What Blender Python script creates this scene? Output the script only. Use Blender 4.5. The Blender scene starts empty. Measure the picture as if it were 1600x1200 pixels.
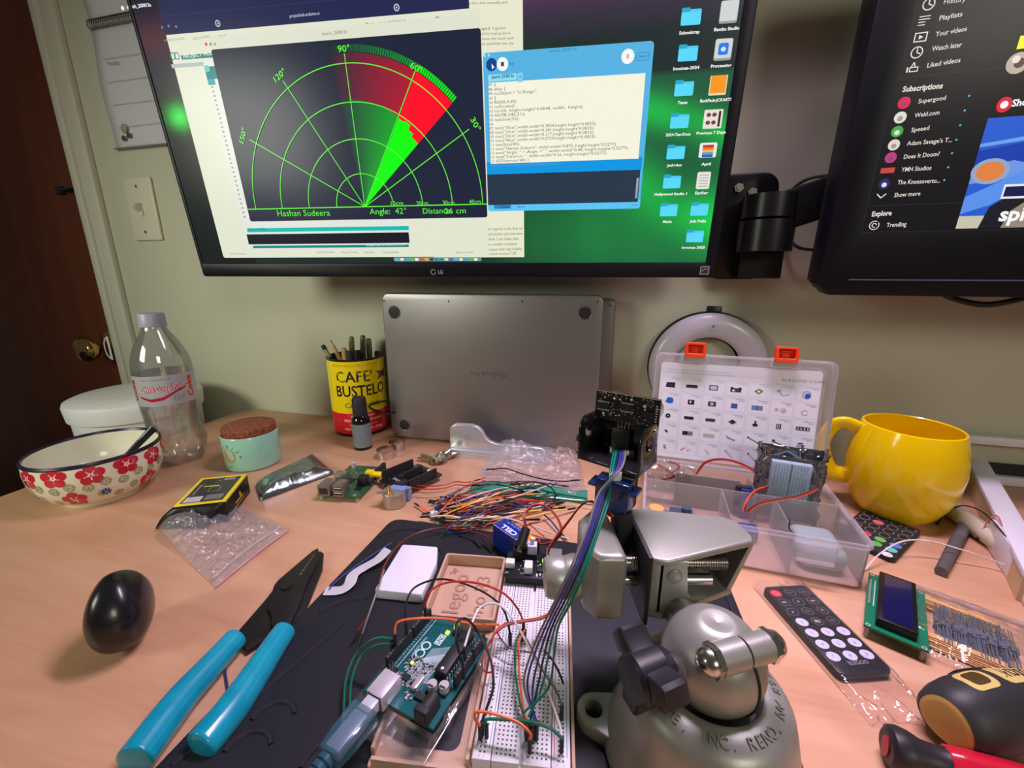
import bpy, bmesh, math, random
from mathutils import Vector, Matrix, noise, geometry
V=Vector; R=math.radians; PI=math.pi
random.seed(7)
SC=bpy.context.scene; COL=SC.collection
# ---------------------------------------------------------------- camera, light, exposure
F=660.0; TH=R(15); CAM=V((0,0,.28))
cd=bpy.data.cameras.new('camera'); cam=bpy.data.objects.new('camera',cd); COL.objects.link(cam)
cam.location=CAM; cam.rotation_euler=(R(90)-TH,0,0)
cd.sensor_fit='HORIZONTAL'; cd.sensor_width=36; cd.lens=36*F/1600; cd.clip_start=.01; cd.clip_end=30
SC.camera=cam
SC.view_settings.view_transform='Standard'; SC.view_settings.look='None'
SC.view_settings.exposure=0; SC.view_settings.gamma=1; SC.view_settings.use_curve_mapping=False
w=bpy.data.worlds.new('world'); SC.world=w; w.use_nodes=True
w.node_tree.nodes['Background'].inputs[0].default_value=(.46,.43,.36,1)
w.node_tree.nodes['Background'].inputs[1].default_value=.14
def area(name,loc,target,size,power,col,sizey=None,spread=180):
    l=bpy.data.lights.new(name,'AREA'); l.energy=power; l.color=col; l.size=size
    if sizey: l.shape='RECTANGLE'; l.size_y=sizey
    l.spread=R(spread)
    o=bpy.data.objects.new(name,l); COL.objects.link(o); o.location=loc
    o.rotation_euler=(V(target)-V(loc)).to_track_quat('-Z','Y').to_euler(); return o
area('lilac_fill',(.22,.42,.80),(.14,.21,0),.45,3.9,(.93,.72,.96),.08,spread=112)  # added out-of-view fill, boosts the lilac screen light on the desk
area('room_lamp',(.95,-1.7,1.15),(0,.6,.1),.6,13,(1.0,.94,.80))
area('left_wall_fill',(-1.0,-.10,.50),(-.36,.8,.18),.30,1.5,(.98,1.0,.84),spread=85)  # added unseen fill that brightens the lower left wall
# ---------------------------------------------------------------- pixel rays of the photograph -> points
def ray(px,py):
    u=(px-800)/F; v=(py-600)/F
    return V((u,math.cos(TH)-math.sin(TH)*v,-math.sin(TH)-math.cos(TH)*v))
def P(px,py,z=0.):
    d=ray(px,py); return CAM+d*((z-CAM.z)/d.z)
def PY(px,py,Y):
    d=ray(px,py); return CAM+d*(Y/d.y)
def PN(px,py,o,n):
    d=ray(px,py); return CAM+d*((o-CAM).dot(n)/d.dot(n))
def frame(o,x,z=V((0,0,1))):
    x=V(x).normalized(); z=V(z); z=(z-x*z.dot(x)).normalized(); y=z.cross(x)
    m=Matrix.Identity(4)
    for i,a in enumerate((x,y,z)):
        for j in range(3): m[j][i]=a[j]
    for j in range(3): m[j][3]=o[j]
    return m
def rotz(o,deg): return Matrix.Translation(V(o))@Matrix.Rotation(R(deg),4,'Z')
# ---------------------------------------------------------------- materials
def s2l(c): return c/12.92 if c<=.04045 else ((c+.055)/1.055)**2.4
def rgb(r,g,b): return (s2l(r/255),s2l(g/255),s2l(b/255))
def mat(name,col=(.5,.5,.5),rough=.5,metal=0,trans=0,ior=1.45,alpha=1,emit=None,es=0,coat=0,spec=.5,sss=0,bump=None,var=None):
    m=bpy.data.materials.new(name); m.use_nodes=True; nt=m.node_tree; b=nt.nodes['Principled BSDF']
    b.inputs['Base Color'].default_value=(*col,1); b.inputs['Roughness'].default_value=rough
    b.inputs['Metallic'].default_value=metal; b.inputs['Transmission Weight'].default_value=trans
    b.inputs['IOR'].default_value=ior; b.inputs['Alpha'].default_value=alpha
    b.inputs['Coat Weight'].default_value=coat; b.inputs['Specular IOR Level'].default_value=spec
    if sss: b.inputs['Subsurface Weight'].default_value=sss; b.inputs['Subsurface Scale'].default_value=.01
    if emit: b.inputs['Emission Color'].default_value=(*emit,1); b.inputs['Emission Strength'].default_value=es
    tc=None
    if bump or var:
        tc=nt.nodes.new('ShaderNodeTexCoord')
    if bump:
        n=nt.nodes.new('ShaderNodeTexNoise'); n.inputs['Scale'].default_value=bump[0]; n.inputs['Detail'].default_value=4
        nt.links.new(tc.outputs['Object'],n.inputs['Vector'])
        bp=nt.nodes.new('ShaderNodeBump'); bp.inputs['Strength'].default_value=bump[1]; bp.inputs['Distance'].default_value=bump[2] if len(bump)>2 else .001
        nt.links.new(n.outputs['Fac'],bp.inputs['Height']); nt.links.new(bp.outputs['Normal'],b.inputs['Normal'])
    if var:
        n=nt.nodes.new('ShaderNodeTexNoise'); n.inputs['Scale'].default_value=var[0]; n.inputs['Detail'].default_value=5
        nt.links.new(tc.outputs['Object'],n.inputs['Vector'])
        mx=nt.nodes.new('ShaderNodeMix'); mx.data_type='RGBA'; mx.inputs[6].default_value=(*col,1); mx.inputs[7].default_value=(*var[1],1)
        cr=nt.nodes.new('ShaderNodeMapRange'); cr.inputs[1].default_value=.4; cr.inputs[2].default_value=.65
        nt.links.new(n.outputs['Fac'],cr.inputs[0]); nt.links.new(cr.outputs[0],mx.inputs[0]); nt.links.new(mx.outputs[2],b.inputs['Base Color'])
    return m
def attr_mat(name,emis=0,rough=.5,spec=.5,coat=0,metal=0):
    m=bpy.data.materials.new(name); m.use_nodes=True; nt=m.node_tree; b=nt.nodes['Principled BSDF']
    a=nt.nodes.new('ShaderNodeAttribute'); a.attribute_name='Col'
    b.inputs['Roughness'].default_value=rough; b.inputs['Specular IOR Level'].default_value=spec; b.inputs['Coat Weight'].default_value=coat
    b.inputs['Metallic'].default_value=metal
    if emis:
        b.inputs['Base Color'].default_value=(.01,.01,.012,1)
        nt.links.new(a.outputs['Color'],b.inputs['Emission Color']); b.inputs['Emission Strength'].default_value=emis
    else: nt.links.new(a.outputs['Color'],b.inputs['Base Color'])
    return m
def film(name,tint=(1,1,1),white=.08,clear=.85,rough=.12,bump=None,hi=.5):
    m=bpy.data.materials.new(name); m.use_nodes=True; nt=m.node_tree; nt.nodes.clear()
    o=nt.nodes.new('ShaderNodeOutputMaterial'); t=nt.nodes.new('ShaderNodeBsdfTransparent'); t.inputs[0].default_value=(*tint,1)
    g=nt.nodes.new('ShaderNodeBsdfGlossy'); g.inputs['Roughness'].default_value=rough
    d=nt.nodes.new('ShaderNodeBsdfDiffuse'); d.inputs[0].default_value=(.9*tint[0],.9*tint[1],.9*tint[2],1)
    m1=nt.nodes.new('ShaderNodeMixShader'); m2=nt.nodes.new('ShaderNodeMixShader'); lw=nt.nodes.new('ShaderNodeLayerWeight'); lw.inputs[0].default_value=.12
    mr=nt.nodes.new('ShaderNodeMapRange'); mr.inputs[3].default_value=1-clear; mr.inputs[4].default_value=hi
    nt.links.new(lw.outputs['Fresnel'],mr.inputs[0])
    m1.inputs[0].default_value=white; nt.links.new(t.outputs[0],m1.inputs[1]); nt.links.new(d.outputs[0],m1.inputs[2])
    nt.links.new(mr.outputs[0],m2.inputs[0]); nt.links.new(m1.outputs[0],m2.inputs[1]); nt.links.new(g.outputs[0],m2.inputs[2])
    nt.links.new(m2.outputs[0],o.inputs[0])
    if bump:
        tc=nt.nodes.new('ShaderNodeTexCoord'); n=nt.nodes.new('ShaderNodeTexNoise'); n.inputs['Scale'].default_value=bump[0]; n.inputs['Detail'].default_value=3
        nt.links.new(tc.outputs['Object'],n.inputs['Vector'])
        bp=nt.nodes.new('ShaderNodeBump'); bp.inputs['Strength'].default_value=bump[1]; bp.inputs['Distance'].default_value=.004
        nt.links.new(n.outputs['Fac'],bp.inputs['Height'])
        for k in (g,lw): nt.links.new(bp.outputs['Normal'],k.inputs['Normal'])
    return m
_pc={}
def plastic(key,col,rough=.4,**k):
    if key not in _pc: _pc[key]=mat(key,col,rough,**k)
    return _pc[key]
BLK=plastic('black_plastic',(.012,.012,.014),.35); BLKM=plastic('black_matte',(.016,.016,.018),.6)
WHT=plastic('white_plastic',(.8,.8,.78),.4); MET=plastic('bright_metal',(.75,.73,.7),.22,metal=1)
GLD=plastic('gold_contact',(.8,.6,.25),.3,metal=1); PCBG=plastic('pcb_green',rgb(20,90,60),.35)
PRINT=attr_mat('printed_ink',0,.45); PRINTG=attr_mat('glossy_print',0,.2,coat=.3)
# ---------------------------------------------------------------- mesh builder
def catmull(pts,n=8,closed=False):
    pts=[V(p) for p in pts]; out=[]; L=len(pts)
    if L<3: return pts
    for i in range(L if closed else L-1):
        g=(lambda k: pts[k%L]) if closed else (lambda k: pts[max(0,min(L-1,k))])
        a,b,c,d=g(i-1),g(i),g(i+1),g(i+2)
        for k in range(n):
            t=k/n; out.append(.5*((2*b)+(c-a)*t+(2*a-5*b+4*c-d)*t*t+(3*b-a-3*c+d)*t**3))
    if not closed: out.append(pts[-1])
    return out
class B:
    def __init__(s,*mats): s.bm=bmesh.new(); s.mats=list(mats); s.mi=0
    def m(s,mt):
        if mt not in s.mats: s.mats.append(mt)
        s.mi=s.mats.index(mt); return s
    def _fin(s,vs,M=None):
        if M is not None:
            for v in vs: v.co=M@v.co
    def box(s,size,loc=(0,0,0),bev=0,M=None,seg=2,rot=None):
        bm=bmesh.new(); bmesh.ops.create_cube(bm,size=1)
        for v in bm.verts: v.co=V((v.co.x*size[0],v.co.y*size[1],v.co.z*size[2]))
        if bev: bmesh.ops.bevel(bm,geom=bm.edges[:],offset=min(bev,min(size)*.49),segments=seg,affect='EDGES',profile=.5)
        if rot is not None: bmesh.ops.transform(bm,matrix=rot,verts=bm.verts)
        for v in bm.verts: v.co+=V(loc)
        return s.merge(bm,M)
    def merge(s,bm,M=None):
        if M is not None: bmesh.ops.transform(bm,matrix=M,verts=bm.verts)
        mp={}
        for v in bm.verts: mp[v]=s.bm.verts.new(v.co)
        for f in bm.faces:
            try:
                g=s.bm.faces.new([mp[v] for v in f.verts]); g.material_index=s.mi
            except ValueError: pass
        bm.free(); return s
    def ring(s,pts): return [s.bm.verts.new(p) for p in pts]
    def skin(s,rings,closed=True,c0=True,c1=True):
        for a,b in zip(rings,rings[1:]):
            n=len(a)
            for i in range(n if closed else n-1):
                f=s.bm.faces.new((a[i],a[(i+1)%n],b[(i+1)%n],b[i])); f.material_index=s.mi
        if closed:
            if c0: s.bm.faces.new(list(reversed(rings[0]))).material_index=s.mi
            if c1: s.bm.faces.new(rings[-1]).material_index=s.mi
        return s
    def cyl(s,p0,p1,r0,r1=None,seg=20,caps=True):
        p0=V(p0);p1=V(p1); r1=r0 if r1 is None else r1; d=(p1-p0).normalized()
        a=d.orthogonal().normalized(); b=d.cross(a); rs=[]
        for p,r in ((p0,r0),(p1,r1)): rs.append(s.ring([p+(a*math.cos(t)+b*math.sin(t))*r for t in [2*PI*i/seg for i in range(seg)]]))
        return s.skin(rs,True,caps,caps)
    def lathe(s,prof,seg=40,M=None,caps=(False,False),fn=None):
        rs=[]
        for r,z in prof:
            pts=[]
            for i in range(seg):
                t=2*PI*i/seg; rr=r if fn is None else fn(r,z,t); p=V((rr*math.cos(t),rr*math.sin(t),z)); pts.append(M@p if M is not None else p)
            rs.append(s.ring(pts))
        return s.skin(rs,True,*caps)
    def tube(s,pts,r,seg=8,n=6,closed=False,flat=None,up=None):
        pts=catmull(pts,n,closed) if n>1 else [V(p) for p in pts]
        L=len(pts); rs=[]; a=None
        for i,p in enumerate(pts):
            d=(pts[(i+1)%L if closed else min(L-1,i+1)]-pts[i-1 if closed or i>0 else 0]).normalized()
            if up is not None: a=V(up).cross(d).normalized()
            elif a is None: a=d.orthogonal().normalized()
            else: a=(a-d*a.dot(d)).normalized()
            b=d.cross(a); rr=r(i/(L-1)) if callable(r) else r; fb=rr if flat is None else flat
            rs.append(s.ring([p+a*math.cos(t)*rr+b*math.sin(t)*fb for t in [2*PI*k/seg for k in range(seg)]]))
        if closed: rs.append(rs[0]); return s.skin(rs,True,False,False)
        return s.skin(rs)
    def prism(s,poly,z0,z1,M=None,bev=0,holes=None,seg=2):
        bm=bmesh.new(); loops=[poly]+(holes or [])
        lower=[[bm.verts.new((x,y,z0)) for x,y in l] for l in loops]; upper=[[bm.verts.new((x,y,z1)) for x,y in l] for l in loops]
        if holes:
            for vs,fl in ((lower,1),(upper,0)):
                flatv=[v for l in vs for v in l]
                for t in geometry.tessellate_polygon([[V((v.co.x,v.co.y,0)) for v in l] for l in vs]):
                    try: bm.faces.new([flatv[i] for i in t])
                    except ValueError: pass
        else:
            bm.faces.new(list(reversed(lower[0]))); bm.faces.new(upper[0])
        for a,b in zip(lower,upper):
            n=len(a)
            for i in range(n): bm.faces.new((a[i],a[(i+1)%n],b[(i+1)%n],b[i]))
        bmesh.ops.recalc_face_normals(bm,faces=bm.faces)
        if bev:
            es=[e for e in bm.edges if len(e.link_faces)==2 and e.calc_face_angle(0)>.5 and not (abs(e.verts[0].co.z-e.verts[1].co.z)>1e-7)]
            bmesh.ops.bevel(bm,geom=es,offset=bev,segments=seg,affect='EDGES',profile=.5)
        return s.merge(bm,M)
    def sheet(s,fn,nu,nv,both=False):
        g=[[s.bm.verts.new(fn(i/nu,j/nv)) for i in range(nu+1)] for j in range(nv+1)]
        for j in range(nv):
            for i in range(nu):
                f=s.bm.faces.new((g[j][i],g[j][i+1],g[j+1][i+1],g[j+1][i])); f.material_index=s.mi
        return s
    def text(s,t,M,size,depth=.0006,bold=0,center=True,xs=1):
        vs,fs,w,h=glyphs(t,bold); bm=bmesh.new(); k=size/CAP()
        vv=[bm.verts.new((((x-(w/2 if center else 0))*k*xs),y*k,0)) for x,y in vs]
        for f in fs:
            try: bm.faces.new([vv[i] for i in f])
            except ValueError: pass
        r=bmesh.ops.extrude_face_region(bm,geom=bm.faces[:])
        for v in [g for g in r['geom'] if isinstance(g,bmesh.types.BMVert)]: v.co.z+=depth
        bmesh.ops.recalc_face_normals(bm,faces=bm.faces)
        return s.merge(bm,M)
    def done(s,name,parent=None,ang=35,solid=None,smooth=True,world=False):
        me=bpy.data.meshes.new(name)
        if solid is None: pass
        s.bm.normal_update()
        if world and parent is not None: bmesh.ops.transform(s.bm,matrix=MW[parent.name].inverted(),verts=s.bm.verts)
        s.bm.to_mesh(me); s.bm.free()
        for m_ in s.mats: me.materials.append(m_)
        if smooth:
            for p in me.polygons: p.use_smooth=True
            me.set_sharp_from_angle(angle=R(ang))
        o=bpy.data.objects.new(name,me); COL.objects.link(o)
        if parent is not None: o.parent=parent
        if solid:
            md=o.modifiers.new('s','SOLIDIFY'); md.thickness=solid; md.offset=-1
        MW[o.name]=MW[parent.name] if parent is not None else Matrix.Identity(4)
        return o
MW={}
def place(o,M): o.matrix_world=M; MW[o.name]=M.copy(); return o
def tag(o,label=None,cat=None,group=None,kind=None):
    if label: o['label']=label
    if cat: o['category']=cat
    if group: o['group']=group
    if kind: o['kind']=kind
    return o
def thing(name,label,cat,M=None,group=None):
    o=bpy.data.objects.new(name,None); COL.objects.link(o); o.empty_display_size=.01
    M=M if M is not None else Matrix.Identity(4)
    if not isinstance(M,Matrix): M=Matrix.Translation(V(M))
    place(o,M); return tag(o,label,cat,group)
def copy_tree(o,M,label=None,group=None):
    r=o.copy(); COL.objects.link(r); place(r,M)
    if label: r['label']=label
    if group: r['group']=group
    for ch in list(o.children):
        c=ch.copy(); COL.objects.link(c); c.parent=r; MW[c.name]=M
        for g in ch.children:
            e=g.copy(); COL.objects.link(e); e.parent=c
    return r
_g={}
def glyphs(t,bold=0):
    k=(t,bold)
    if k not in _g:
        c=bpy.data.curves.new('t','FONT'); c.body=t; c.resolution_u=2; c.offset=bold; c.fill_mode='FRONT'
        o=bpy.data.objects.new('t',c); COL.objects.link(o)
        me=bpy.data.meshes.new_from_object(o)
        vs=[(v.co.x,v.co.y) for v in me.vertices]; fs=[tuple(p.vertices) for p in me.polygons]
        x0=min([v[0] for v in vs] or [0]); x1=max([v[0] for v in vs] or [0])
        vs=[(x-x0,y) for x,y in vs]
        bpy.data.objects.remove(o); bpy.data.curves.remove(c); h=max([v[1] for v in vs] or [1]); bpy.data.meshes.remove(me)
        _g[k]=(vs,fs,max(x1-x0,1e-6),h)
    return _g[k]
def CAP(): return glyphs('H')[3]
class Cv:
    '''flat print: coloured shapes on one surface, mp(u,v,h)->point'''
    def __init__(s,mp,q=None,eps=1.5e-6,h0=1e-5): s.mp=mp; s.q=q; s.v=[]; s.f=[]; s.c=[]; s.k=0; s.eps=eps; s.h0=h0; s.sq=None; s.sub=0
    def H(s): s.k+=1; return s.h0+s.k*s.eps
    def tri(s,pts,faces,col,h=None):
        h=s.H() if h is None else h; o=len(s.v)
        
        if s.sq: pts=[(x,s.sq[0]+(y-s.sq[0])*s.sq[1]) for x,y in pts]
        if s.sub:
            T=[]; st=[]
            for f in faces:
                f=list(f)
                for i in range(1,len(f)-1): st.append((pts[f[0]],pts[f[i]],pts[f[i+1]]))
            while st:
                t=st.pop(); L=[(t[i][0]-t[(i+1)%3][0])**2+(t[i][1]-t[(i+1)%3][1])**2 for i in range(3)]; m=max(L); i=L.index(m)
                if m>s.sub**2:
                    a,b_,c_=t[i],t[(i+1)%3],t[(i+2)%3]; mid=((a[0]+b_[0])/2,(a[1]+b_[1])/2); st+=[(a,mid,c_),(mid,b_,c_)]
                else: T.append(t)
            pts=[q for t in T for q in t]; faces=[(3*i,3*i+1,3*i+2) for i in range(len(T))]
        s.v+= [s.mp(x,y,h) for x,y in pts]
        for f in faces: s.f.append([o+i for i in f]); s.c.append([(*col,1)]*len(f))
        return s
    def poly(s,pts,col):
        t=geometry.tessellate_polygon([[V((x,y,0)) for x,y in pts]]); return s.tri(pts,t,col)
    def rect(s,x0,y0,x1,y1,col,n=1,m=1):
        if x0>x1: x0,x1=x1,x0
        if y0>y1: y0,y1=y1,y0
        pts=[(x0+(x1-x0)*i/n,y0+(y1-y0)*j/m) for j in range(m+1) for i in range(n+1)]
        return s.tri(pts,[(j*(n+1)+i,j*(n+1)+i+1,(j+1)*(n+1)+i+1,(j+1)*(n+1)+i) for j in range(m) for i in range(n)],col)
    def rrect(s,x0,y0,x1,y1,r,col,seg=5):
        if x0>x1: x0,x1=x1,x0
        if y0>y1: y0,y1=y1,y0
        return s.tri(rr(x0,y0,x1,y1,r,seg),[tuple(range(4*(seg+1)))],col)
    def frame(s,x0,y0,x1,y1,w,col):
        s.rect(x0,y0,x1,y0+w,col); s.rect(x0,y1-w,x1,y1,col); s.rect(x0,y0,x0+w,y1,col); s.rect(x1-w,y0,x1,y1,col); return s
    def disc(s,x,y,r,col,ry=None,n=24,a0=0):
        ry=ry or r; return s.tri([(x+r*math.cos(2*PI*i/n+a0),y+ry*math.sin(2*PI*i/n+a0)) for i in range(n)],[tuple(range(n))],col)
    def arc(s,x,y,r,w,a0,a1,col,n=40):
        p=[];f=[]
        for i in range(n+1):
            a=R(a0+(a1-a0)*i/n); p+=[(x+(r-w/2)*math.cos(a),y+(r-w/2)*math.sin(a)),(x+(r+w/2)*math.cos(a),y+(r+w/2)*math.sin(a))]
            if i<n: f.append((2*i,2*i+1,2*i+3,2*i+2))
        return s.tri(p,f,col)
    def line(s,pts,w,col):
        for a,b in zip(pts,pts[1:]):
            a=V(a);b=V(b); d=(b-a)
            if d.length<1e-9: continue
            n=V((-d.y,d.x)).normalized()*w/2; s.tri([tuple(a+n),tuple(b+n),tuple(b-n),tuple(a-n)],[(3,2,1,0)],col)
        return s
    def text(s,t,x,y,h,col,width=None,ang=0,bold=0,center=False,mirror=False):
        vs,fs,w,_=glyphs(t,bold); k=h/CAP(); kx=(width/w) if width else k
        c,sn=math.cos(R(ang)),math.sin(R(ang)); pts=[]
        for a,b in vs:
            a=(a-(w/2 if center else 0))*kx; b*=k
            if mirror: a=-a
            pts.append((x+a*c-b*sn,y+a*sn+b*c))
        return s.tri(pts,fs,col)
    def tpx(s,t,p0,p1,hpx,col,bold=0):
        '''text between two photo pixels of its plane'''
        a=V(s.q(*p0)); b=V(s.q(*p1)); d=b-a; up=(V(s.q(p0[0],p0[1]-hpx))-a).length
        return s.text(t,a.x,a.y,up,col,width=d.length,ang=math.degrees(math.atan2(d.y,d.x)),bold=bold)
    def rpx(s,p0,p1,col,**k):
        a=s.q(*p0); b=s.q(*p1); return s.rect(a[0],a[1],b[0],b[1],col,**k)
    def grid(s,x0,y0,x1,y1,nx,ny,fn):
        h=s.H(); o=len(s.v); cs=[]
        for j in range(ny+1):
            for i in range(nx+1):
                x=x0+(x1-x0)*i/nx; y=y0+(y1-y0)*j/ny; s.v.append(s.mp(x,y,h)); cs.append((*fn(i/nx,j/ny),1))
        for j in range(ny):
            for i in range(nx):
                f=(j*(nx+1)+i,j*(nx+1)+i+1,(j+1)*(nx+1)+i+1,(j+1)*(nx+1)+i); s.f.append([o+k for k in f]); s.c.append([cs[k] for k in f])
        return s
    def done(s,name,m,parent=None,world=False):
        me=bpy.data.meshes.new(name); vv=s.v
        if world and parent is not None:
            I=MW[parent.name].inverted(); vv=[I@v for v in vv]
        me.from_pydata([tuple(v) for v in vv],[],s.f)
        at=me.color_attributes.new('Col','FLOAT_COLOR','CORNER')
        flat=[c for f in s.c for q in f for c in q]; at.data.foreach_set('color',flat)
        me.materials.append(m); o=bpy.data.objects.new(name,me); COL.objects.link(o)
        if parent is not None: o.parent=parent; MW[o.name]=MW[parent.name]
        return o
def rr(x0,y0,x1,y1,r,seg=5):
    o=[]
    for cx,cy,a in ((x1-r,y0+r,-90),(x1-r,y1-r,0),(x0+r,y1-r,90),(x0+r,y0+r,180)):
        for i in range(seg+1): t=R(a+90*i/seg); o.append((cx+r*math.cos(t),cy+r*math.sin(t)))
    return o
def rrect_prism(b,x0,y0,x1,y1,r,z0,z1,M=None,bev=0,holes=None,seg=5): return b.prism(rr(x0,y0,x1,y1,r,seg),z0,z1,M,bev,holes)
def planeq(M):
    o=M.translation.copy(); n=V((M[0][2],M[1][2],M[2][2])); I=M.inverted()
    def q(px,py): p=I@PN(px,py,o,n); return (p.x,p.y)
    return q
def loc(M,p): return M.inverted()@V(p)
# ---------------------------------------------------------------- wall frame: x along wall, y up, z to the room
WA=R(-14.8); WX=V((math.cos(WA),math.sin(WA),0)); WN=V((math.sin(WA),-math.cos(WA),0))
WQ=V((-.418,.817,0)); WM=Matrix(((WX.x,0,WN.x,WQ.x),(WX.y,0,WN.y,WQ.y),(0,1,0,0),(0,0,0,1)))
wq=planeq(WM)
def struct(o,M=None):
    o['kind']='structure'
    if M is not None: place(o,M)
    return o
wallm=mat('painted_wall',rgb(190,190,168),.75,bump=(260,.12,.0006),var=(1.2,rgb(184,185,163)))
FL=-.74
dx1=wq(200,590)[0]       # left edge of the door casing
b=B(wallm); b.box((4.2,3.0,.1),(dx1+.035+2.1,FL+1.5,-.05)); b.box((1.2,3.0,.1),(dx1-.82-.6,FL+1.5,-.05)); b.box((.86,.95,.1),(dx1-.39,FL+2.525,-.05))
struct(b.done('wall_back',smooth=False),WM)
fm=mat('dark_floor',rgb(70,58,48),.6,var=(8,rgb(60,50,42)))
b=B(fm); b.box((6,5,.05),(0,-1.2,FL-.025)); struct(b.done('floor',smooth=False))
# door
dm=mat('dark_stained_door',rgb(92,42,20),.42)
nt=dm.node_tree; bs=nt.nodes['Principled BSDF']; tc=nt.nodes.new('ShaderNodeTexCoord'); mp_=nt.nodes.new('ShaderNodeMapping'); mp_.inputs['Scale'].default_value=(14,.8,4)
n1=nt.nodes.new('ShaderNodeTexNoise'); n1.inputs['Scale'].default_value=3; n1.inputs['Detail'].default_value=6
cr=nt.nodes.new('ShaderNodeValToRGB'); cr.color_ramp.elements[0].color=(*rgb(84,38,20),1); cr.color_ramp.elements[1].color=(*rgb(104,50,25),1); cr.color_ramp.elements[0].position=.3; cr.color_ramp.elements[1].position=.7
nt.links.new(tc.outputs['Object'],mp_.inputs[0]); nt.links.new(mp_.outputs[0],n1.inputs['Vector']); nt.links.new(n1.outputs['Fac'],cr.inputs[0]); nt.links.new(cr.outputs[0],bs.inputs['Base Color'])
b=B(dm); b.box((.80,2.0,.035),(dx1-.402,FL+1.003,-.030),bev=.002); door=struct(b.done('door_1'),WM)
brass=mat('brass',(.62,.42,.14),.16,metal=1)
kx,ky=wq(168,541)
KM=Matrix.Translation(V((kx,ky,-.0125)))
b=B(brass); b.lathe([(0,0),(.033,0),(.034,.003),(.030,.007),(.018,.010),(.012,.014),(.0105,.028),(.012,.034),(.022,.040),(.0275,.048),(.0275,.056),(.023,.063),(.012,.066),(.008,.0685),(0,.0685)],36,KM); kn=b.done('door_knob',door)
# casing, jamb and strike
cm=mat('casing_paint',rgb(196,196,178),.45)
b=B(cm)
for x,wd in ((dx1,.058),): b.box((.02,2.05,.018),(x+.012,FL+1.02,.009),bev=.004); b.box((.036,2.05,.012),(x+.036,FL+1.02,.006),bev=.003)
b.box((.012,2.03,.09),(dx1+.008,FL+1.01,-.046)); struct(b.done('trim_1'),WM)
sp=thing('strike_plate','small white metal strike plate curling off the door casing beside the brass knob','strike plate',WM@Matrix.Translation(V((*wq(186,542),.0185))))
b=B(WHT); b.box((.006,.052,.002),(0,0,0),bev=.001); b.tube([(-.003,.024,0),(-.008,.012,.003),(-.008,-.012,.003),(-.003,-.024,0)],.0012,6); b.done('curled_lip',sp)
lx,ly=wq(96,296)
lt=thing('door_latch','black bar latch with a small white ring, mounted high on the dark wooden door','latch',WM@Matrix.Translation(V((lx,ly,-.0125))))
b=B(BLK); b.box((.066,.011,.004),(0,0,.002),bev=.001); b.box((.02,.016,.008),(-.02,0,.004),bev=.002); b.tube([(-.01,0,.008),(.02,.001,.012),(.05,.002,.016)],.003,6); b.done('latch_bar',lt)
b=B(WHT); b.tube([(.052+.005*math.cos(t*PI/4),.002+.008*math.sin(t*PI/4),.016+.0*t) for t in range(8)],.0012,6,closed=True); b.done('ring',lt)
# baseboard on the right, light switch
b=B(cm); b.box((3.6,.09,.012),(dx1+1.9,FL+.045,.006),bev=.003); struct(b.done('baseboard_back'),WM)
sx,sy=wq(226,328)
sw=thing('light_switch','cream wall switch plate with a toggle, below the hanging calendar','light switch',WM@Matrix.Translation(V((sx,sy,0))))
swm=plastic('switch_cream',rgb(205,203,182),.35)
b=B(swm); b.box((.072,.116,.006),(0,0,.003),bev=.0028,seg=3); pl=b.done('switch_plate',sw)
b=B(swm); b.box((.010,.024,.003),(0,0,.0072)); b.box((.0075,.010,.015),(0,.004,.013),bev=.001,rot=Matrix.Rotation(R(-30),4,'X')); b.done('toggle',sw)
for yy in (.042,-.042):
    b=B(MET); b.cyl((0,yy,.005),(0,yy,.0075),.003,seg=12); b.done('screw',sw)
# calendar
cx0,cy0=wq(186,236); cx1,_=wq(262,232); _,cy1=wq(150,40); ctop=wq(125,-60)[1]
cal=thing('wall_calendar','white spiral-bound paper calendar hanging on the wall left of the big monitor','calendar',WM@Matrix.Translation(V((cx0,cy0,0))))
pap=mat('calendar_paper',rgb(200,200,204),.7)
W_=cx1-cx0+.06; H1=cy1-cy0; H2=ctop-cy0
def pg(y0,y1,z):
    return lambda u,v: V((u*W_+.0015*math.sin(v*9), y0+(y1-y0)*v, z+.004*abs(math.sin(v*3.1))*(1-u)))
b=B(pap); b.sheet(pg(0,H1-.004,.003),8,16); p1=b.done('page',cal,solid=.0012)
b=B(pap); b.sheet(pg(H1+.004,H2,.003),8,8); b.done('page',cal,solid=.0012)
sd=plastic('dark_wire',rgb(60,60,70),.4)
b=B(sd)
for i in range(int(W_/.0055)): 
    x=.004+i*.0055; b.tube([(x,H1-.008,.002),(x,H1-.006,.010),(x+.002,H1+.004,.010),(x+.002,H1+.007,.002)],.0009,5,3)
b.done('spiral_binding',cal)
c=Cv(lambda x,y,h:V((x,y,.0085+h)))
g1=rgb(150,150,150)
c.text('Monday',.03,H1*.67,.006,g1)
for (x,y) in ((.030,.018),(.044,.022)): c.disc(x,y,.005,rgb(70,66,62),n=12); 
c.disc(.036,.034,.008,rgb(150,145,120),n=14); c.rect(.0,.0,W_,.003,rgb(110,110,112))
for k in range(1,5): c.rect(.02,H1*.18*k,W_,H1*.18*k+.0008,rgb(178,178,182))
c.done('page_print',PRINT,cal)
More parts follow.
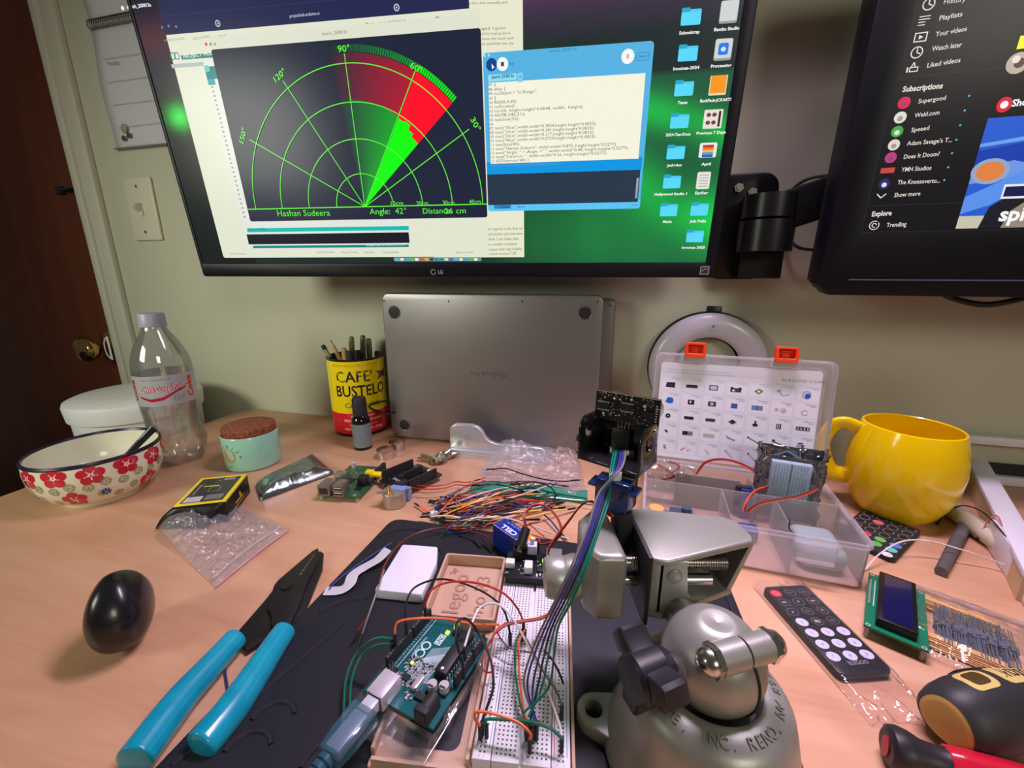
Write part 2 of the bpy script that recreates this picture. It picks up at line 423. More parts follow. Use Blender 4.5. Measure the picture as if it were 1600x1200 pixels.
# ---------------------------------------------------------------- desk
DM=Matrix(((WX.x,-WN.x,0,WQ.x),(WX.y,-WN.y,0,WQ.y),(0,0,1,0),(0,0,0,1)))   # x along wall, y into wall
wood=bpy.data.materials.new('beech_desk'); wood.use_nodes=True; nt=wood.node_tree; bs=nt.nodes['Principled BSDF']
L=nt.links.new; N=nt.nodes.new
tc=N('ShaderNodeTexCoord')
mpp=N('ShaderNodeMapping'); mpp.inputs['Scale'].default_value=(1,5.5,1); L(tc.outputs['Object'],mpp.inputs[0])
n1=N('ShaderNodeTexNoise'); n1.inputs['Scale'].default_value=3.2; n1.inputs['Detail'].default_value=7; n1.inputs['Distortion'].default_value=1.2; L(mpp.outputs[0],n1.inputs['Vector'])
mp2=N('ShaderNodeMapping'); mp2.inputs['Scale'].default_value=(9,120,1); L(tc.outputs['Object'],mp2.inputs[0])
n2=N('ShaderNodeTexNoise'); n2.inputs['Scale'].default_value=2; n2.inputs['Detail'].default_value=3; L(mp2.outputs[0],n2.inputs['Vector'])
br=N('ShaderNodeTexBrick'); br.inputs['Scale'].default_value=1; br.inputs['Brick Width'].default_value=.62; br.inputs['Row Height'].default_value=.105; br.inputs['Mortar Size'].default_value=.0004
br.inputs['Color1'].default_value=(.42,.42,.42,1); br.inputs['Color2'].default_value=(.58,.58,.58,1); br.inputs['Mortar'].default_value=(.3,.3,.3,1); br.offset=.37; L(tc.outputs['Object'],br.inputs['Vector'])
a1=N('ShaderNodeMath'); a1.operation='MULTIPLY_ADD'; a1.inputs[1].default_value=.22; L(n2.outputs['Fac'],a1.inputs[0]); L(n1.outputs['Fac'],a1.inputs[2])
a2=N('ShaderNodeMath'); a2.operation='MULTIPLY_ADD'; a2.inputs[1].default_value=.35; L(br.outputs['Color'],a2.inputs[0]); L(a1.outputs[0],a2.inputs[2])
ramp=N('ShaderNodeValToRGB'); e=ramp.color_ramp.elements
e[0].position=.55; e[0].color=(*rgb(196,146,112),1); e[1].position=1.05; e[1].color=(*rgb(220,176,142),1)
e2=ramp.color_ramp.elements.new(.78); e2.color=(*rgb(210,162,126),1)
L(a2.outputs[0],ramp.inputs[0])
vn=N('ShaderNodeTexVoronoi'); vn.inputs['Scale'].default_value=11; mp3=N('ShaderNodeMapping'); mp3.inputs['Scale'].default_value=(1,2.2,1); L(tc.outputs['Object'],mp3.inputs[0]); L(mp3.outputs[0],vn.inputs['Vector'])
lt_=N('ShaderNodeMath'); lt_.operation='LESS_THAN'; lt_.inputs[1].default_value=.035; L(vn.outputs['Distance'],lt_.inputs[0])
mk=N('ShaderNodeMath'); mk.operation='MULTIPLY'; mk.inputs[1].default_value=.35; L(lt_.outputs[0],mk.inputs[0])
mx=N('ShaderNodeMix'); mx.data_type='RGBA'; L(mk.outputs[0],mx.inputs[0]); L(ramp.outputs[0],mx.inputs[6]); mx.inputs[7].default_value=(*rgb(120,76,50),1)
L(mx.outputs[2],bs.inputs['Base Color']); bs.inputs['Roughness'].default_value=.42
desk=thing('desk','pinkish beech-veneered desk top that everything stands on','desk',DM)
poly=[(1.75,-1.15),(1.75,-.004)]+[(-.12,-.004),(-.138,-.012),(-.146,-.03)]+[(-.155,-1.15)]
b=B(wood); b.prism(poly,-.03,0,bev=.003); b.done('tabletop',desk)
b=B(wood)
b.box((.03,.9,abs(FL)-.03),(-.11,-.5,(FL-.03)/2)); b.done('side_panel',desk)
b=B(wood); b.box((.03,.9,abs(FL)-.03),(1.70,-.5,(FL-.03)/2)); b.done('side_panel',desk)
SCR=attr_mat('lit_screen',1.0,.25,spec=.15)
bez=mat('monitor_bezel',(.004,.004,.008),.42,spec=.25); bezg=mat('monitor_back',(.012,.012,.014),.5)
# ================================================================ monitor 1
BL=PY(318,433,.643); BR=PY(1117,433,.541); BR.z=BL.z=(BL.z+BR.z)/2
U=(BR-BL).normalized(); nh=V((U.y,-U.x,0)); MWD=(BR-BL).length
tl=R(6.8); VV=V((0,0,1))*math.cos(tl)+nh*math.sin(tl); NN=U.cross(VV)
M1=Matrix(((U.x,VV.x,NN.x,BL.x),(U.y,VV.y,NN.y,BL.y),(U.z,VV.z,NN.z,BL.z),(0,0,0,1)))
q1=planeq(M1); MH=.43
mon=thing('computer_monitor','large black monitor showing a green radar sweep, code windows and desktop folders','monitor',M1)
ix0,iy0=q1(317,412)[0],q1(700,411)[1]; ix1=q1(1103,409)[0]; iy1=MH-.010
b=B(bez); b.prism(rr(0,0,MWD,MH,.004),-.024,0,bev=.0015,holes=[rr(ix0,iy0,ix1,iy1,.001)]); b.done('bezel',mon)
b=B(bezg); b.prism(rr(.004,.004,MWD-.004,MH-.004,.004),-.032,-.004); b.prism(rr(MWD*.3,.1,MWD*.7,.33,.01),-.055,-.03,bev=.008); b.done('rear_housing',mon)
mp1=lambda x,y,h: V((x,y,-.0012+h))
c=Cv(mp1,q1)
def aur(u,v):
    n=noise.noise(V((u*5,v*7,0)))*.5+.5; n2=noise.noise(V((u*11+4,v*3,2)))*.5+.5
    top=V((.03,.022,.075)).lerp(V((.055,.03,.07)),min(1,u*1.3)); col=top.copy()
    rc=.66+.10*u; red=math.exp(-((v-rc)/.045)**2); col=col.lerp(V((.22,.05,.09)),(.75 if u>.1 else .9)*red)
    if v<rc-.05: k=min(1,(rc-.05-v)*9); col=col.lerp(V((.010,.022,.020)),k)
    g=math.exp(-((v-(.44-.5*(u-.8)+.05*(n-.5)))/.045)**2)+.9*math.exp(-((v-(.24+.9*(.86-u)+.06*(n2-.5)))/.07)**2)+.35*math.exp(-((v-.1)/.12)**2)
    col+=V((.0,.50,.03))*g*max(0,min(1,(u-.60)*5))*(.35+.65*n2)*(1 if v<rc-.03 else .15)
    col+=V((0,.07,.02))*max(0,min(1,(u-.55)*4))*(v<.5)
    if u<.12:
        gg=math.exp(-((u-.035)/.022)**2-((v-.455)/.03)**2); col=col*.35+V((.02,.85,.06))*gg
    return (max(0,col.x),max(0,col.y),max(0,col.z))
c.grid(ix0,iy0,ix1,iy1,110,70,aur)
cream=rgb(226,230,208); navy=rgb(26,32,58); blackw=rgb(24,26,40)
def lab(t,x,y,h,col,**k): a=q1(x,y); return c.text(t,a[0],a[1],h,col,**k)
c.tpx('sketch_250812a',(197,13),(235,9),5,rgb(235,235,240),bold=.03)
a=q1(190,12); c.disc(a[0],a[1],.0022,rgb(235,235,240))
for x in (300,330,392,410,500,640): a=q1(x,18-.08*(x-300)+(-2)); c.disc(a[0],a[1],.0012,rgb(80,84,120),n=10)
for i in range(9):
    a=q1(270+38*i,20-2.6*i); c.rect(a[0],a[1],a[0]+.018,a[1]+.0022,rgb(58,62,98))
# white notes window behind
c.rpx((640,-60),(819,402),rgb(232,232,206)); a=q1(817,60); 
for i,(t,x0,x1,y) in enumerate((('e the time mentally and',733,792,6),('aged. I guess',751,790,46),('and Im hoping this is',750,797,54),('I know the lunch with',750,802,62),('ow and finish into the',751,802,70),('with regards to the final on',758,816,360),('s had another job interview',758,816,368),('d think I can make that',758,810,376),('like a smaller company',758,808,384),('e section that was helpful',758,815,392),('got home around 7:30',758,806,399))):
    c.tpx(t,(x0,y),(x1,y-1.2),4.2,rgb(95,95,95))
# browser window
w0=q1(248,55); w1=q1(732,14); wb=q1(358,403)
xL=(w0[0]+q1(357,402)[0])/2; xR=q1(733,15)[0]; yT=q1(500,33)[1]; yB=q1(560,402)[1]
c.rect(xL,yT,xR,iy1,rgb(34,38,78)); c.rect(xL,yT+.018,xR,yT+.0185,rgb(52,56,100))
c.rect(xL,yT+.045,xR,iy1,rgb(26,28,62))
c.rrect(xL,yB,xR+.012,yT,.003,cream); c.rect(xL,yT-.006,xR,yT,cream)
c.tpx('projecthub.arduino.cc',(452,27),(499,22),5,rgb(215,215,235))
for x,y in ((252,42),(262,40),(274,41)): a=q1(x,y); c.disc(a[0],a[1],.0015,rgb(120,125,160),n=8)
for x,y in ((339,36),(619,11)): a=q1(x,y); c.disc(a[0],a[1],.0034,rgb(190,195,220)); c.disc(a[0],a[1],.0022,rgb(40,44,80)); c.disc(a[0],a[1],.0010,rgb(190,195,220))
c.tpx('PROFESSIONAL',(256,65),(288,61),3.6,rgb(150,150,140)); c.tpx('EDUCATION',(301,62),(326,58),3.6,rgb(140,140,130)); c.tpx('STORE',(340,59),(354,57),3.6,rgb(140,140,130))
a=q1(568,42); a2=q1(668,28); c.rrect(a[0],a[1]-.001,a2[0],a2[1],.003,rgb(208,212,196)); c.tpx('Search an Arduino cc',(581,40),(634,33),5.5,rgb(120,125,115))
a=q1(573,39); c.arc(a[0],a[1],.0022,.0006,0,360,rgb(90,90,90),n=16); a=q1(683,31); c.arc(a[0],a[1],.003,.0007,0,360,rgb(90,90,90),n=16)
c.tpx('SIGN IN',(699,30),(719,27),3.8,rgb(110,110,105)); 
# project hub logo
tl_=rgb(0,120,125)
for x in (269,275): a=q1(x,87); c.arc(a[0],a[1],.0034,.0010,0,360,tl_,n=20)
c.rpx((283,93),(345,81),rgb(0,128,135)); c.tpx('PROJECT HUB',(286,91),(332,85),6,cream,bold=.02)
c.rpx((266,100),(360,99.2),rgb(180,190,180))
# arduino ide window
ax0=q1(312,98)[0]; ax1=q1(638,370)[0]; ay0=q1(500,386)[1]; ay1=q1(330,92)[1]
c.rrect(ax0+.004,ay0,ax1,ay1,.002,rgb(226,230,220)); 
c.rect(ax0+.004,ay1-.020,ax1,ay1-.007,rgb(0,125,130)); 
for x in (320,): a=q1(x,107); c.disc(a[0]+.002,a[1],.0036,rgb(90,200,200))
c.rect(ax0+.004,ay1-.026,ax0+.014,ay1-.020,rgb(0,160,170))
for i in range(30): a=q1(330+1.75*i,137+7.0*i); c.rect(a[0]-.0006,a[1],a[0]+.0022,a[1]+.0018,(rgb(190,120,140) if i%4==0 else rgb(120,150,150)))
c.rpx((386,363),(638,353),rgb(0,190,180)); c.rpx((388,382),(638,363),rgb(16,20,32)); c.rpx((395,388),(638,382),rgb(0,130,130))
c.tpx('Done compiling.',(388,360),(415,359),3.6,rgb(0,90,90)); c.tpx('Arduino Uno on /dev/cu.usbmodem',(572,385),(635,383),3.2,rgb(230,240,240))
c.tpx('2025 Arduino',(360,398),(384,398),3,rgb(150,150,140))
for t,x0,x1 in (('Terms Of Service',494,522),('Privacy Policy',533,559),('Security',570,585),('Cookie Settings',596,623),('Report content',713,739)): c.tpx(t,(x0,396),(x1,395.5),3.2,rgb(130,130,120))
# dock
a=q1(615,409); a2=q1(752,402); c.rrect(a[0],a[1]+.0004,a2[0],a2[1],.002,rgb(120,150,125))
dk=[rgb(70,190,220),rgb(230,230,230),rgb(60,160,230),rgb(60,200,90),rgb(240,240,240),rgb(230,70,60),rgb(240,170,40),rgb(60,60,70),rgb(40,120,210),rgb(0,150,150),rgb(220,220,220),rgb(120,80,200)]
for i in range(17):
    x=620+7.7*i; a=q1(x-2.5,407.5); a2=q1(x+2.5,403.4); c.rect(a[0],a[1],a2[0],a2[1],dk[i%12])
# radar window
px0=(q1(320,75)[0]+q1(397,345)[0])/2; px1=(q1(750,45)[0]+q1(762,338)[0])/2+.0; py1=q1(540,60)[1]; py0=q1(570,343)[1]
c.rrect(px0,py1-.004,px1,py1+.012,.004,rgb(222,226,206)); c.rrect(px0,py0,px1,py1,.003,rgb(28,34,56))
c.tpx('sketch_250812a',(503,55),(542,51),5,rgb(110,110,110))
for x,cc in ((321,rgb(225,60,70)),(328,rgb(150,150,150)),(335,rgb(170,170,165))): a=q1(x,68.5); c.disc(a[0],a[1],.0017,cc,n=12)
G=rgb(98,245,60); cx,cy=q1(570,323); R4=cx-q1(400,328)[0]; KY=(q1(532,99)[1]-cy)/(R4*math.cos(R(0)))
def pol(r,d): return (cx+r*math.cos(R(d)),cy+KY*r*math.sin(R(d)))
random.seed(3)
for d in range(42,97):
    k=1 if d<60 else max(.0,1-(d-60)/38)**1.1
    base=V(rgb(28,34,56)); rg=base.lerp(V((.0,.95,.0)),k*(1 if d<60 else .38)); rd=base.lerp(V((1,.0,.02)),k*(1 if d<60 else .42))
    obj=R4*(.70+.004*((d*7)%5) if d<60 else .735+.0011*(d-60)); obj=R4*(.675 if d<48 else .70 if d<52 else .735 if d<56 else .725) if d<60 else obj
    if d>95: k*=.5
    def wedge(r0,r1,col,w=.5): c.tri([pol(r0,d-w),pol(r1,d-w),pol(r1,d+w+.04),pol(r0,d+w+.04)],[(0,1,2,3)],tuple(col))
    wedge(0.0001,obj,rg); wedge(obj,R4*1.065,rd); wedge(R4*1.07,R4*1.115,rg*.9,.34)
for i in (1,2,3,4): c.line([pol(R4*i/4,t*2.25) for t in range(81)],.0010,G)
for d in (30,60,90,120,150): c.line([pol(0,d),pol(R4*1.06,d)],.0010,G)
xl=q1(388,329)[0]; c.rect(xl,cy-.0006,px1,cy+.0006,G)
for d,r in ((30,1.10),(60,1.065),(90,1.07),(120,1.08),(150,1.10)):
    x,y=pol(R4*r,d); c.text(f'{d}°',x,y,.0062,G,ang=d-90,center=True,width=.0150 if d<100 else .018,bold=.01)
for t,x0,x1,y in (('10cm',611,630,321),('20cm',651,669,321),('30cm',692,710,320),('40cm',733,751,318.5)): c.tpx(t,(x0,y),(x1,y-.6),6.5,G)
c.tpx('Hashan Sudeera',(434,338),(516,337),9,G); c.tpx('Angle:  42°',(578,335),(635,334),9,G); c.tpx('Distance:',(661,334),(706,333),8.5,G); c.tpx('26 cm',(695,334),(728,333),8.5,G)
# processing editor window
bx0=(q1(753,85)[0]+q1(764,330)[0])/2; bx1=(q1(1022,64)[0]+q1(1000,326)[0])/2; by1=q1(890,73)[1]; by0=q1(880,328)[1]
blu=rgb(84,178,226); c.rrect(bx0,by0,bx1,by1,.004,blu)
c.rrect(bx0,by0,bx1,by0+.0105,.003,rgb(92,196,246))
cy0_=q1(880,318)[1]; cy1_=q1(880,269)[1]; c.rect(bx0,cy0_,bx1-.003,cy1_,rgb(36,54,70)); c.rect(bx0,cy1_,bx1-.002,cy1_+.0135,rgb(0,150,228))
c.rect(bx1-.0065,cy0_+.004,bx1-.004,cy0_+.026,rgb(150,165,170))
kx0=q1(765,200)[0]; kx1=q1(1003,200)[0]-.001; ky1=q1(880,122)[1]; ky0=q1(880,252)[1]
c.rect(kx0,ky0,kx1,ky1,rgb(246,243,222)); c.rect(bx0+.006,ky0-.0035,bx0+.09,ky0-.001,rgb(60,150,200))
a=q1(763,126); a2=q1(807,114); c.rrect(kx0,a[1]-.001,a2[0],a2[1],.0015,rgb(140,222,246)); c.tpx('sketch 250812a',(768,123),(803,120),5,rgb(30,80,120),bold=.02)
a=q1(812,120); c.rrect(a[0]-.0025,a[1]-.005,a[0]+.0035,a[1]+.004,.001,rgb(130,205,240)); c.disc(a[0]+.0005,a[1],.0008,rgb(30,80,120),n=6)
a=q1(768,101); c.disc(a[0],a[1],.0062,rgb(10,66,140)); c.tri([(a[0],a[1]+.001),(a[0]+.0035,a[1]-.003),(a[0]+.0016,a[1]-.003),(a[0]+.0006,a[1]-.0048)],[(3,2,1,0)],(1,1,1))
a=q1(785,100); c.disc(a[0],a[1],.0065,(.95,.95,.95)); c.rect(a[0]-.0018,a[1]-.002,a[0]+.0018,a[1]+.002,rgb(60,70,110)); c.tpx('Run',(796,102),(803,101),4.5,rgb(20,90,150))
a=q1(981,88); c.disc(a[0],a[1],.0068,(.93,.93,.93)); c.text('8',a[0],a[1]-.002,.004,rgb(120,120,120),center=True)
a=q1(994,95); a2=q1(1015,81); c.frame(a[0],a[1],a2[0],a2[1],.0004,rgb(40,110,160)); c.tpx('Java  v',(998,90),(1012,89),4.5,rgb(30,90,140))
c.tpx('sketch_250812a',(858,82),(901,78),4.5,rgb(50,120,170))
for x,y in ((757,87),(764,86)): a=q1(x,y); c.disc(a[0],a[1],.0015,rgb(150,215,245),n=10)
code=['}','else {','noObject = "In Range";','}','fill(0,0,0);','noStroke();','rect(0, height-height*0.0648, width,  height);','fill(98,245,31);','textSize(25);','','text("10cm",width-width*0.3854,height-height*0.0833);','text("20cm",width-width*0.281,height-height*0.0833);','text("30cm",width-width*0.177,height-height*0.0833);','text("40cm",width-width*0.0729,height-height*0.0833);','textSize(40);','text("Hashan Sudeera", width-width*0.875, height-height*0.0277);','text("Angle: " + iAngle +" ", width-width*0.48, height-height*0.0277);','text("Distance: ", width-width*0.26, height-height*0.0277);','if(iDistance<40) {']
lh=(ky1-ky0)/19.15
for i,t in enumerate(code):
    y=ky1-lh*(i+.82)
    if t: c.text(t,kx0+.0065,y,.0030,rgb(90,92,96),width=len(t)*.00222)
    c.text(str(97+i),bx0+.0045,y,.0028,rgb(20,90,140),width=.0052)
a=q1(772,329); a2=q1(798,319); c.rect(a[0],a[1]+.002,a2[0],a2[1]-.0005,rgb(50,130,180)); c.tpx('Console',(780,325.5),(795,325),4,rgb(10,50,90)); c.tpx('Errors',(809,325),(820,324.6),4,rgb(20,80,120))
for x in (988,991.5,995): a=q1(x,320.5); c.disc(a[0],a[1],.0006,rgb(20,80,120),n=6)
# desktop icons
fold=rgb(70,205,240); foldd=rgb(40,165,205)
for x,y,t,k in ((1080,26,'Schoolcrap','f'),(1075,83,'Invoices-2024','f'),(1069,138,'Taxes','f'),(1062,189,'2024-Tax-Docs','f'),(1056,238,'Josh+Ann','f'),(1050,284,'Hollywood Studio 1','f'),(1045,328,'Music','f'),(1093,327,'Job Pulls','f'),(1086,369,'Invoices 2025','f'),
    (1139,20,'Bambu Studio','d'),(1130,79,'Processing','p'),(1122,134,'BackPack-JCKARTS','o'),(1114,186,'Previous 7 Days','i'),(1106,236,'April','r'),(1099,282,'Earlier','n')):
    a=q1(x,y); X,Y=a; s=.0098; c.sq=(Y,.84)
    if k=='f': c.rrect(X-s,Y-s*.85,X+s,Y+s*.75,.0014,fold); c.rrect(X-s,Y+s*.4,X-s*.15,Y+s*.95,.001,foldd); c.rrect(X-s,Y-s*.85,X+s,Y+s*.5,.0014,rgb(88,216,250))
    elif k in 'dp': c.rrect(X-s*.9,Y-s*1.05,X+s*.9,Y+s*1.25,.002,rgb(150,155,150)); c.rrect(X-s*.85,Y-s*.8,X+s*.85,Y+s*1.25,.002,rgb(206,212,208))
    elif k=='o': c.rrect(X-s*.9,Y-s*1.05,X+s*.9,Y+s*1.15,.001,rgb(225,215,190)); c.rect(X-s*.8,Y-s*.8,X+s*.8,Y+s*1.15,rgb(250,150,20))
    elif k=='i': 
        c.rrect(X-s,Y-s*1.1,X+s,Y+s*1.1,.001,rgb(232,224,214))
        for dx,dy in ((-.5,.5),(.1,.5),(-.5,-.4),(.1,-.4)): c.disc(X+dx*s,Y+dy*s,s*.25,rgb(120,60,50),n=10)
        c.rect(X+s*.55,Y-s*.9,X+s*.8,Y+s*.9,rgb(60,30,40))
    elif k=='r':
        c.rrect(X-s*.95,Y-s*.8,X+s*.95,Y+s*1.0,.002,rgb(235,235,235))
        for i,cc in enumerate((rgb(200,50,40),rgb(230,120,40),rgb(240,190,70),rgb(90,150,210),rgb(50,90,190))): c.rect(X-s*.6,Y+s*(.75-.3*i),X+s*.6,Y+s*(.45-.3*i),cc)
    elif k=='n':
        c.rrect(X-s*.75,Y-s*1.1,X+s*.75,Y+s*1.1,.002,rgb(228,226,218))
        for i in range(5): c.rect(X-s*.5,Y+s*(.7-.35*i),X+s*.5,Y+s*(.62-.35*i),rgb(150,150,150))
    if k=='p': c.rrect(X-s*.5,Y-s*.45,X+s*.5,Y+s*.8,.002,rgb(30,120,230)); c.disc(X,Y+s*.15,s*.25,rgb(200,230,250))
    c.text(t,X,Y-s*1.75,.0032,rgb(245,245,245),center=True,bold=.03,width=len(t)*.00205)
c.sq=None; c.done('screen',SCR,mon)
c=Cv(lambda x,y,h:V((x,y,h)),q1)
a=q1(677,425); c.arc(a[0],a[1],.0032,.0009,30,360,rgb(170,170,170),n=18); c.tpx('LG',(685,428),(692,428),6,rgb(170,170,170),bold=.02); c.done('maker_logo',PRINT,mon)
c=Cv(lambda x,y,h:V((x,y,h)),q1)
a=q1(1093,429); a2=q1(1109,416); c.rect(a[0],a[1],a2[0],a2[1],rgb(170,175,175)); c.rect(a[0]+.001,a[1]+.001,a2[0]-.001,a2[1]-.001,rgb(40,44,44)); c.line([(a[0]+.002,a[1]+.004),((a[0]+a2[0])/2,(a[1]+a2[1])/2+.002),(a2[0]-.002,a[1]+.006)],.0007,rgb(180,185,185)); c.done('energy_sticker',PRINT,mon)
# ================================================================ monitor 2
O2=PY(1292,461,.49); yw=R(-16.0); U2=V((math.cos(yw),math.sin(yw),0)); nh2=V((U2.y,-U2.x,0)); t2=R(3.6)
V2=V((0,0,1))*math.cos(t2)+nh2*math.sin(t2); N2=U2.cross(V2)
M2=Matrix(((U2.x,V2.x,N2.x,O2.x),(U2.y,V2.y,N2.y,O2.y),(U2.z,V2.z,N2.z,O2.z),(0,0,0,1))); q2=planeq(M2)
mo2=thing('computer_monitor','thick-bezelled black monitor at the right showing a video site sidebar and a blue car','monitor',M2)
x0=q2(1279,444)[0]; e0=q2(1348,362); W2=.56; H2_=.36
b=B(bez); b.prism([(x0+.013,0),(W2,0),(W2,H2_),(x0,H2_),(x0,.012)],-.03,0,bev=.0015,holes=[[(e0[0],e0[1]),(W2-.03,e0[1]),(W2-.03,H2_-.03),(e0[0],H2_-.03)]]); b.done('bezel',mo2)
b=B(bezg); b.prism([(x0+.013,.004),(W2-.004,.004),(W2-.004,H2_-.004),(x0+.004,H2_-.004),(x0+.004,.014)],-.05,-.008); b.done('rear_housing',mo2)
b=B(plastic('blue_grey_strip',rgb(95,100,135),.3)); a=q2(1326,437); b.box((W2-a[0],.0012,.001),((W2+a[0])/2,a[1],.0003)); b.done('trim_line',mo2)
c=Cv(lambda x,y,h:V((x,y,-.0015+h)),q2); SX1=W2-.03; SY1=H2_-.03
c.rect(e0[0],e0[1],SX1,SY1,rgb(15,15,17))
wt=rgb(225,222,210)
def ln(y0,x0_,x1_): 
    a=q2(x0_,y0); c.rect(a[0],a[1],a[0]+.098,a[1]+.0004,rgb(50,50,54))
ln(122,1404,0); ln(322,1358,0)
for t,xa,ya,xb,yb,h,bo in (('History',1476,5,1510,1,9,.0),('Playlists',1469,31,1505,24,9,.01),('Your videos',1463,56,1512,47,9,.01),('Watch later',1457,79,1504,72,9,.01),('Liked videos',1450,105,1502,96,9,.01),('Subscriptions',1411,143,1474,137,10,.03),('Supergood',1436,161,1479,155,8,.01),('Weld.com',1430,183,1469,178,8,.01),('Speeed',1425,206,1453,202,8,.01),('Adam Savage\'s T...',1418,227,1489,221,8,.01),('Does It Doom?',1413,248,1469,243,8,.01),('YMH Studios',1409,268,1456,265,8,.01),('The Kneesoverto...',1403,288,1470,285,8,.01),('Show more',1398,308,1439,305,8,.01),('Explore',1363,338,1394,336,9,.03),('Trending',1386,355,1417,353,8,.01)):
    c.tpx(t,(xa,ya),(xb,yb),h*.8,wt,bold=bo)
for x,y,r,col in ((1414,160,.0068,rgb(225,30,90)),(1408,183,.0068,rgb(225,220,210)),(1403,205,.0066,rgb(70,170,60)),(1398,226,.0066,rgb(225,215,200)),(1393,246,.0066,rgb(190,60,130)),(1383,287,.0066,rgb(40,40,110))):
    a=q2(x,y); r*=.76; c.disc(a[0],a[1],r,col); c.disc(a[0],a[1]-.001,r*.45,tuple(min(1,k*.4+.05) for k in col) if col[0]>.5 else rgb(220,225,220))
a=q2(1388,266); c.rect(a[0]-.006,a[1]-.0025,a[0]+.006,a[1]+.0025,rgb(200,70,60))
for x,y in ((1516,149),(1509,172),(1502,195),(1496,218),(1489,239),(1483,261),(1477,281)): a=q2(x,y); c.disc(a[0],a[1],.0009,rgb(80,190,230),n=8)
for x,y in ((1453,5),(1434,81)): a=q2(x,y); c.arc(a[0],a[1],.0044,.0009,0,360,wt,n=20); c.line([(a[0],a[1]+.0035),(a[0],a[1]),(a[0]+.003,a[1]-.0015)],.0009,wt)
a=q2(1446,31); [c.rect(a[0]-.0045,a[1]+.003-i*.0022,a[0]+.004-(i>1)*.003,a[1]+.0037-i*.0022,wt) for i in range(4)]
a=q2(1440,57); c.frame(a[0]-.005,a[1]-.0038,a[0]+.005,a[1]+.0038,.0009,wt); c.tri([(a[0]-.0014,a[1]-.0018),(a[0]+.0022,a[1]),(a[0]-.0014,a[1]+.0018)],[(0,1,2)],wt)
a=q2(1428,105); c.frame(a[0]-.0028,a[1]-.0035,a[0]+.0042,a[1]+.0007,.0008,wt); c.line([(a[0]-.002,a[1]),(a[0],a[1]+.0044),(a[0]+.0014,a[1]+.0007)],.0008,wt); c.rect(a[0]-.005,a[1]-.0035,a[0]-.0037,a[1]+.0007,wt)
a=q2(1378,306); c.line([(a[0]-.004,a[1]+.002),(a[0],a[1]-.002),(a[0]+.004,a[1]+.002)],.001,wt)
a=q2(1367,352); c.arc(a[0],a[1],.0042,.0008,60,400,wt,n=20); c.arc(a[0],a[1],.0019,.0008,0,300,wt,n=12)
# thumbnails: blue car close-up
a=q2(1492,358); b_=q2(1548,184); vx0=(a[0]+b_[0])/2; vy1=b_[1]; vy0=e0[1]+.001
vw=SX1-vx0; vh=vy1-vy0
c.rect(vx0,vy0,SX1,vy1,rgb(36,92,205))
def vp(x,y): return (vx0+x,vy0+y)
c.poly([vp(.0,vh*.72),vp(.05,vh*.80),vp(vw,vh*.92),vp(vw,vh*.70),vp(.05,vh*.62),vp(.0,vh*.56)],rgb(20,62,170))
c.poly([vp(.0,vh*.78),vp(.06,vh*.86),vp(vw,vh),vp(vw,vh*.965),vp(.06,vh*.82),vp(.0,vh*.75)],rgb(110,160,235))
c.poly([vp(.0,vh*.56),vp(.03,vh*.62),vp(.05,vh*.56),vp(.035,vh*.46),vp(0,vh*.42)],rgb(110,150,225))
c.disc(*vp(.014,vh*.53),.015,rgb(150,165,200),ry=.0115); c.disc(*vp(.014,vh*.53),.011,rgb(225,130,60),ry=.0085)
c.poly([vp(0,0),vp(0,vh*.12),vp(.022,vh*.12),vp(.018,0)],rgb(200,195,175)); c.poly([vp(.018,0),vp(.022,vh*.2),vp(.05,vh*.42),vp(.09,vh*.55),vp(vw,vh*.62),vp(vw,0)],rgb(24,26,34))
c.poly([vp(.036,0),vp(.04,vh*.16),vp(.062,vh*.36),vp(.1,vh*.44),vp(vw,vh*.46),vp(vw,0)],rgb(150,135,120))
c.poly([vp(0,vh*.14),vp(.022,vh*.22),vp(.06,vh*.5),vp(.11,vh*.64),vp(.11,vh*.70),vp(.05,vh*.58),vp(0,vh*.3)],rgb(90,145,235))
a=q2(1576,312); X,Y=a
c.poly([(X-.006,Y+.001),(X-.006,Y+.014),(X+.018,Y+.014),(X+.018,Y+.022),(X+.04,Y+.007),(X+.018,Y-.008),(X+.018,Y+.001)],rgb(235,235,240)); c.poly([(X-.0045,Y+.003),(X-.0045,Y+.012),(X+.02,Y+.012),(X+.02,Y+.018),(X+.036,Y+.007),(X+.02,Y-.004),(X+.02,Y+.003)],rgb(24,24,80))
a=q2(1561,345); c.text('spike',a[0],a[1],.0125,(.95,.95,.95),bold=.03)
a=q2(1571,163); c.disc(a[0],a[1],.0058,rgb(225,30,60),ry=.0064); c.disc(a[0],a[1],.003,(1,1,1)); c.tpx('Shorts',(1582,166),(1625,161),10,(.95,.95,.95),bold=.03)
a=q2(1590,76); a2=q2(1640,50); c.rect(a[0],a[1],a2[0],a2[1],rgb(245,245,30))
a=q2(1588,98); c.disc(a[0]+.002,a[1],.0085,rgb(190,175,160)); c.disc(a[0]+.003,a[1],.004,rgb(90,70,60)); c.disc(a[0],a[1]+.003,.003,rgb(235,225,215))
c.done('screen',SCR,mo2)
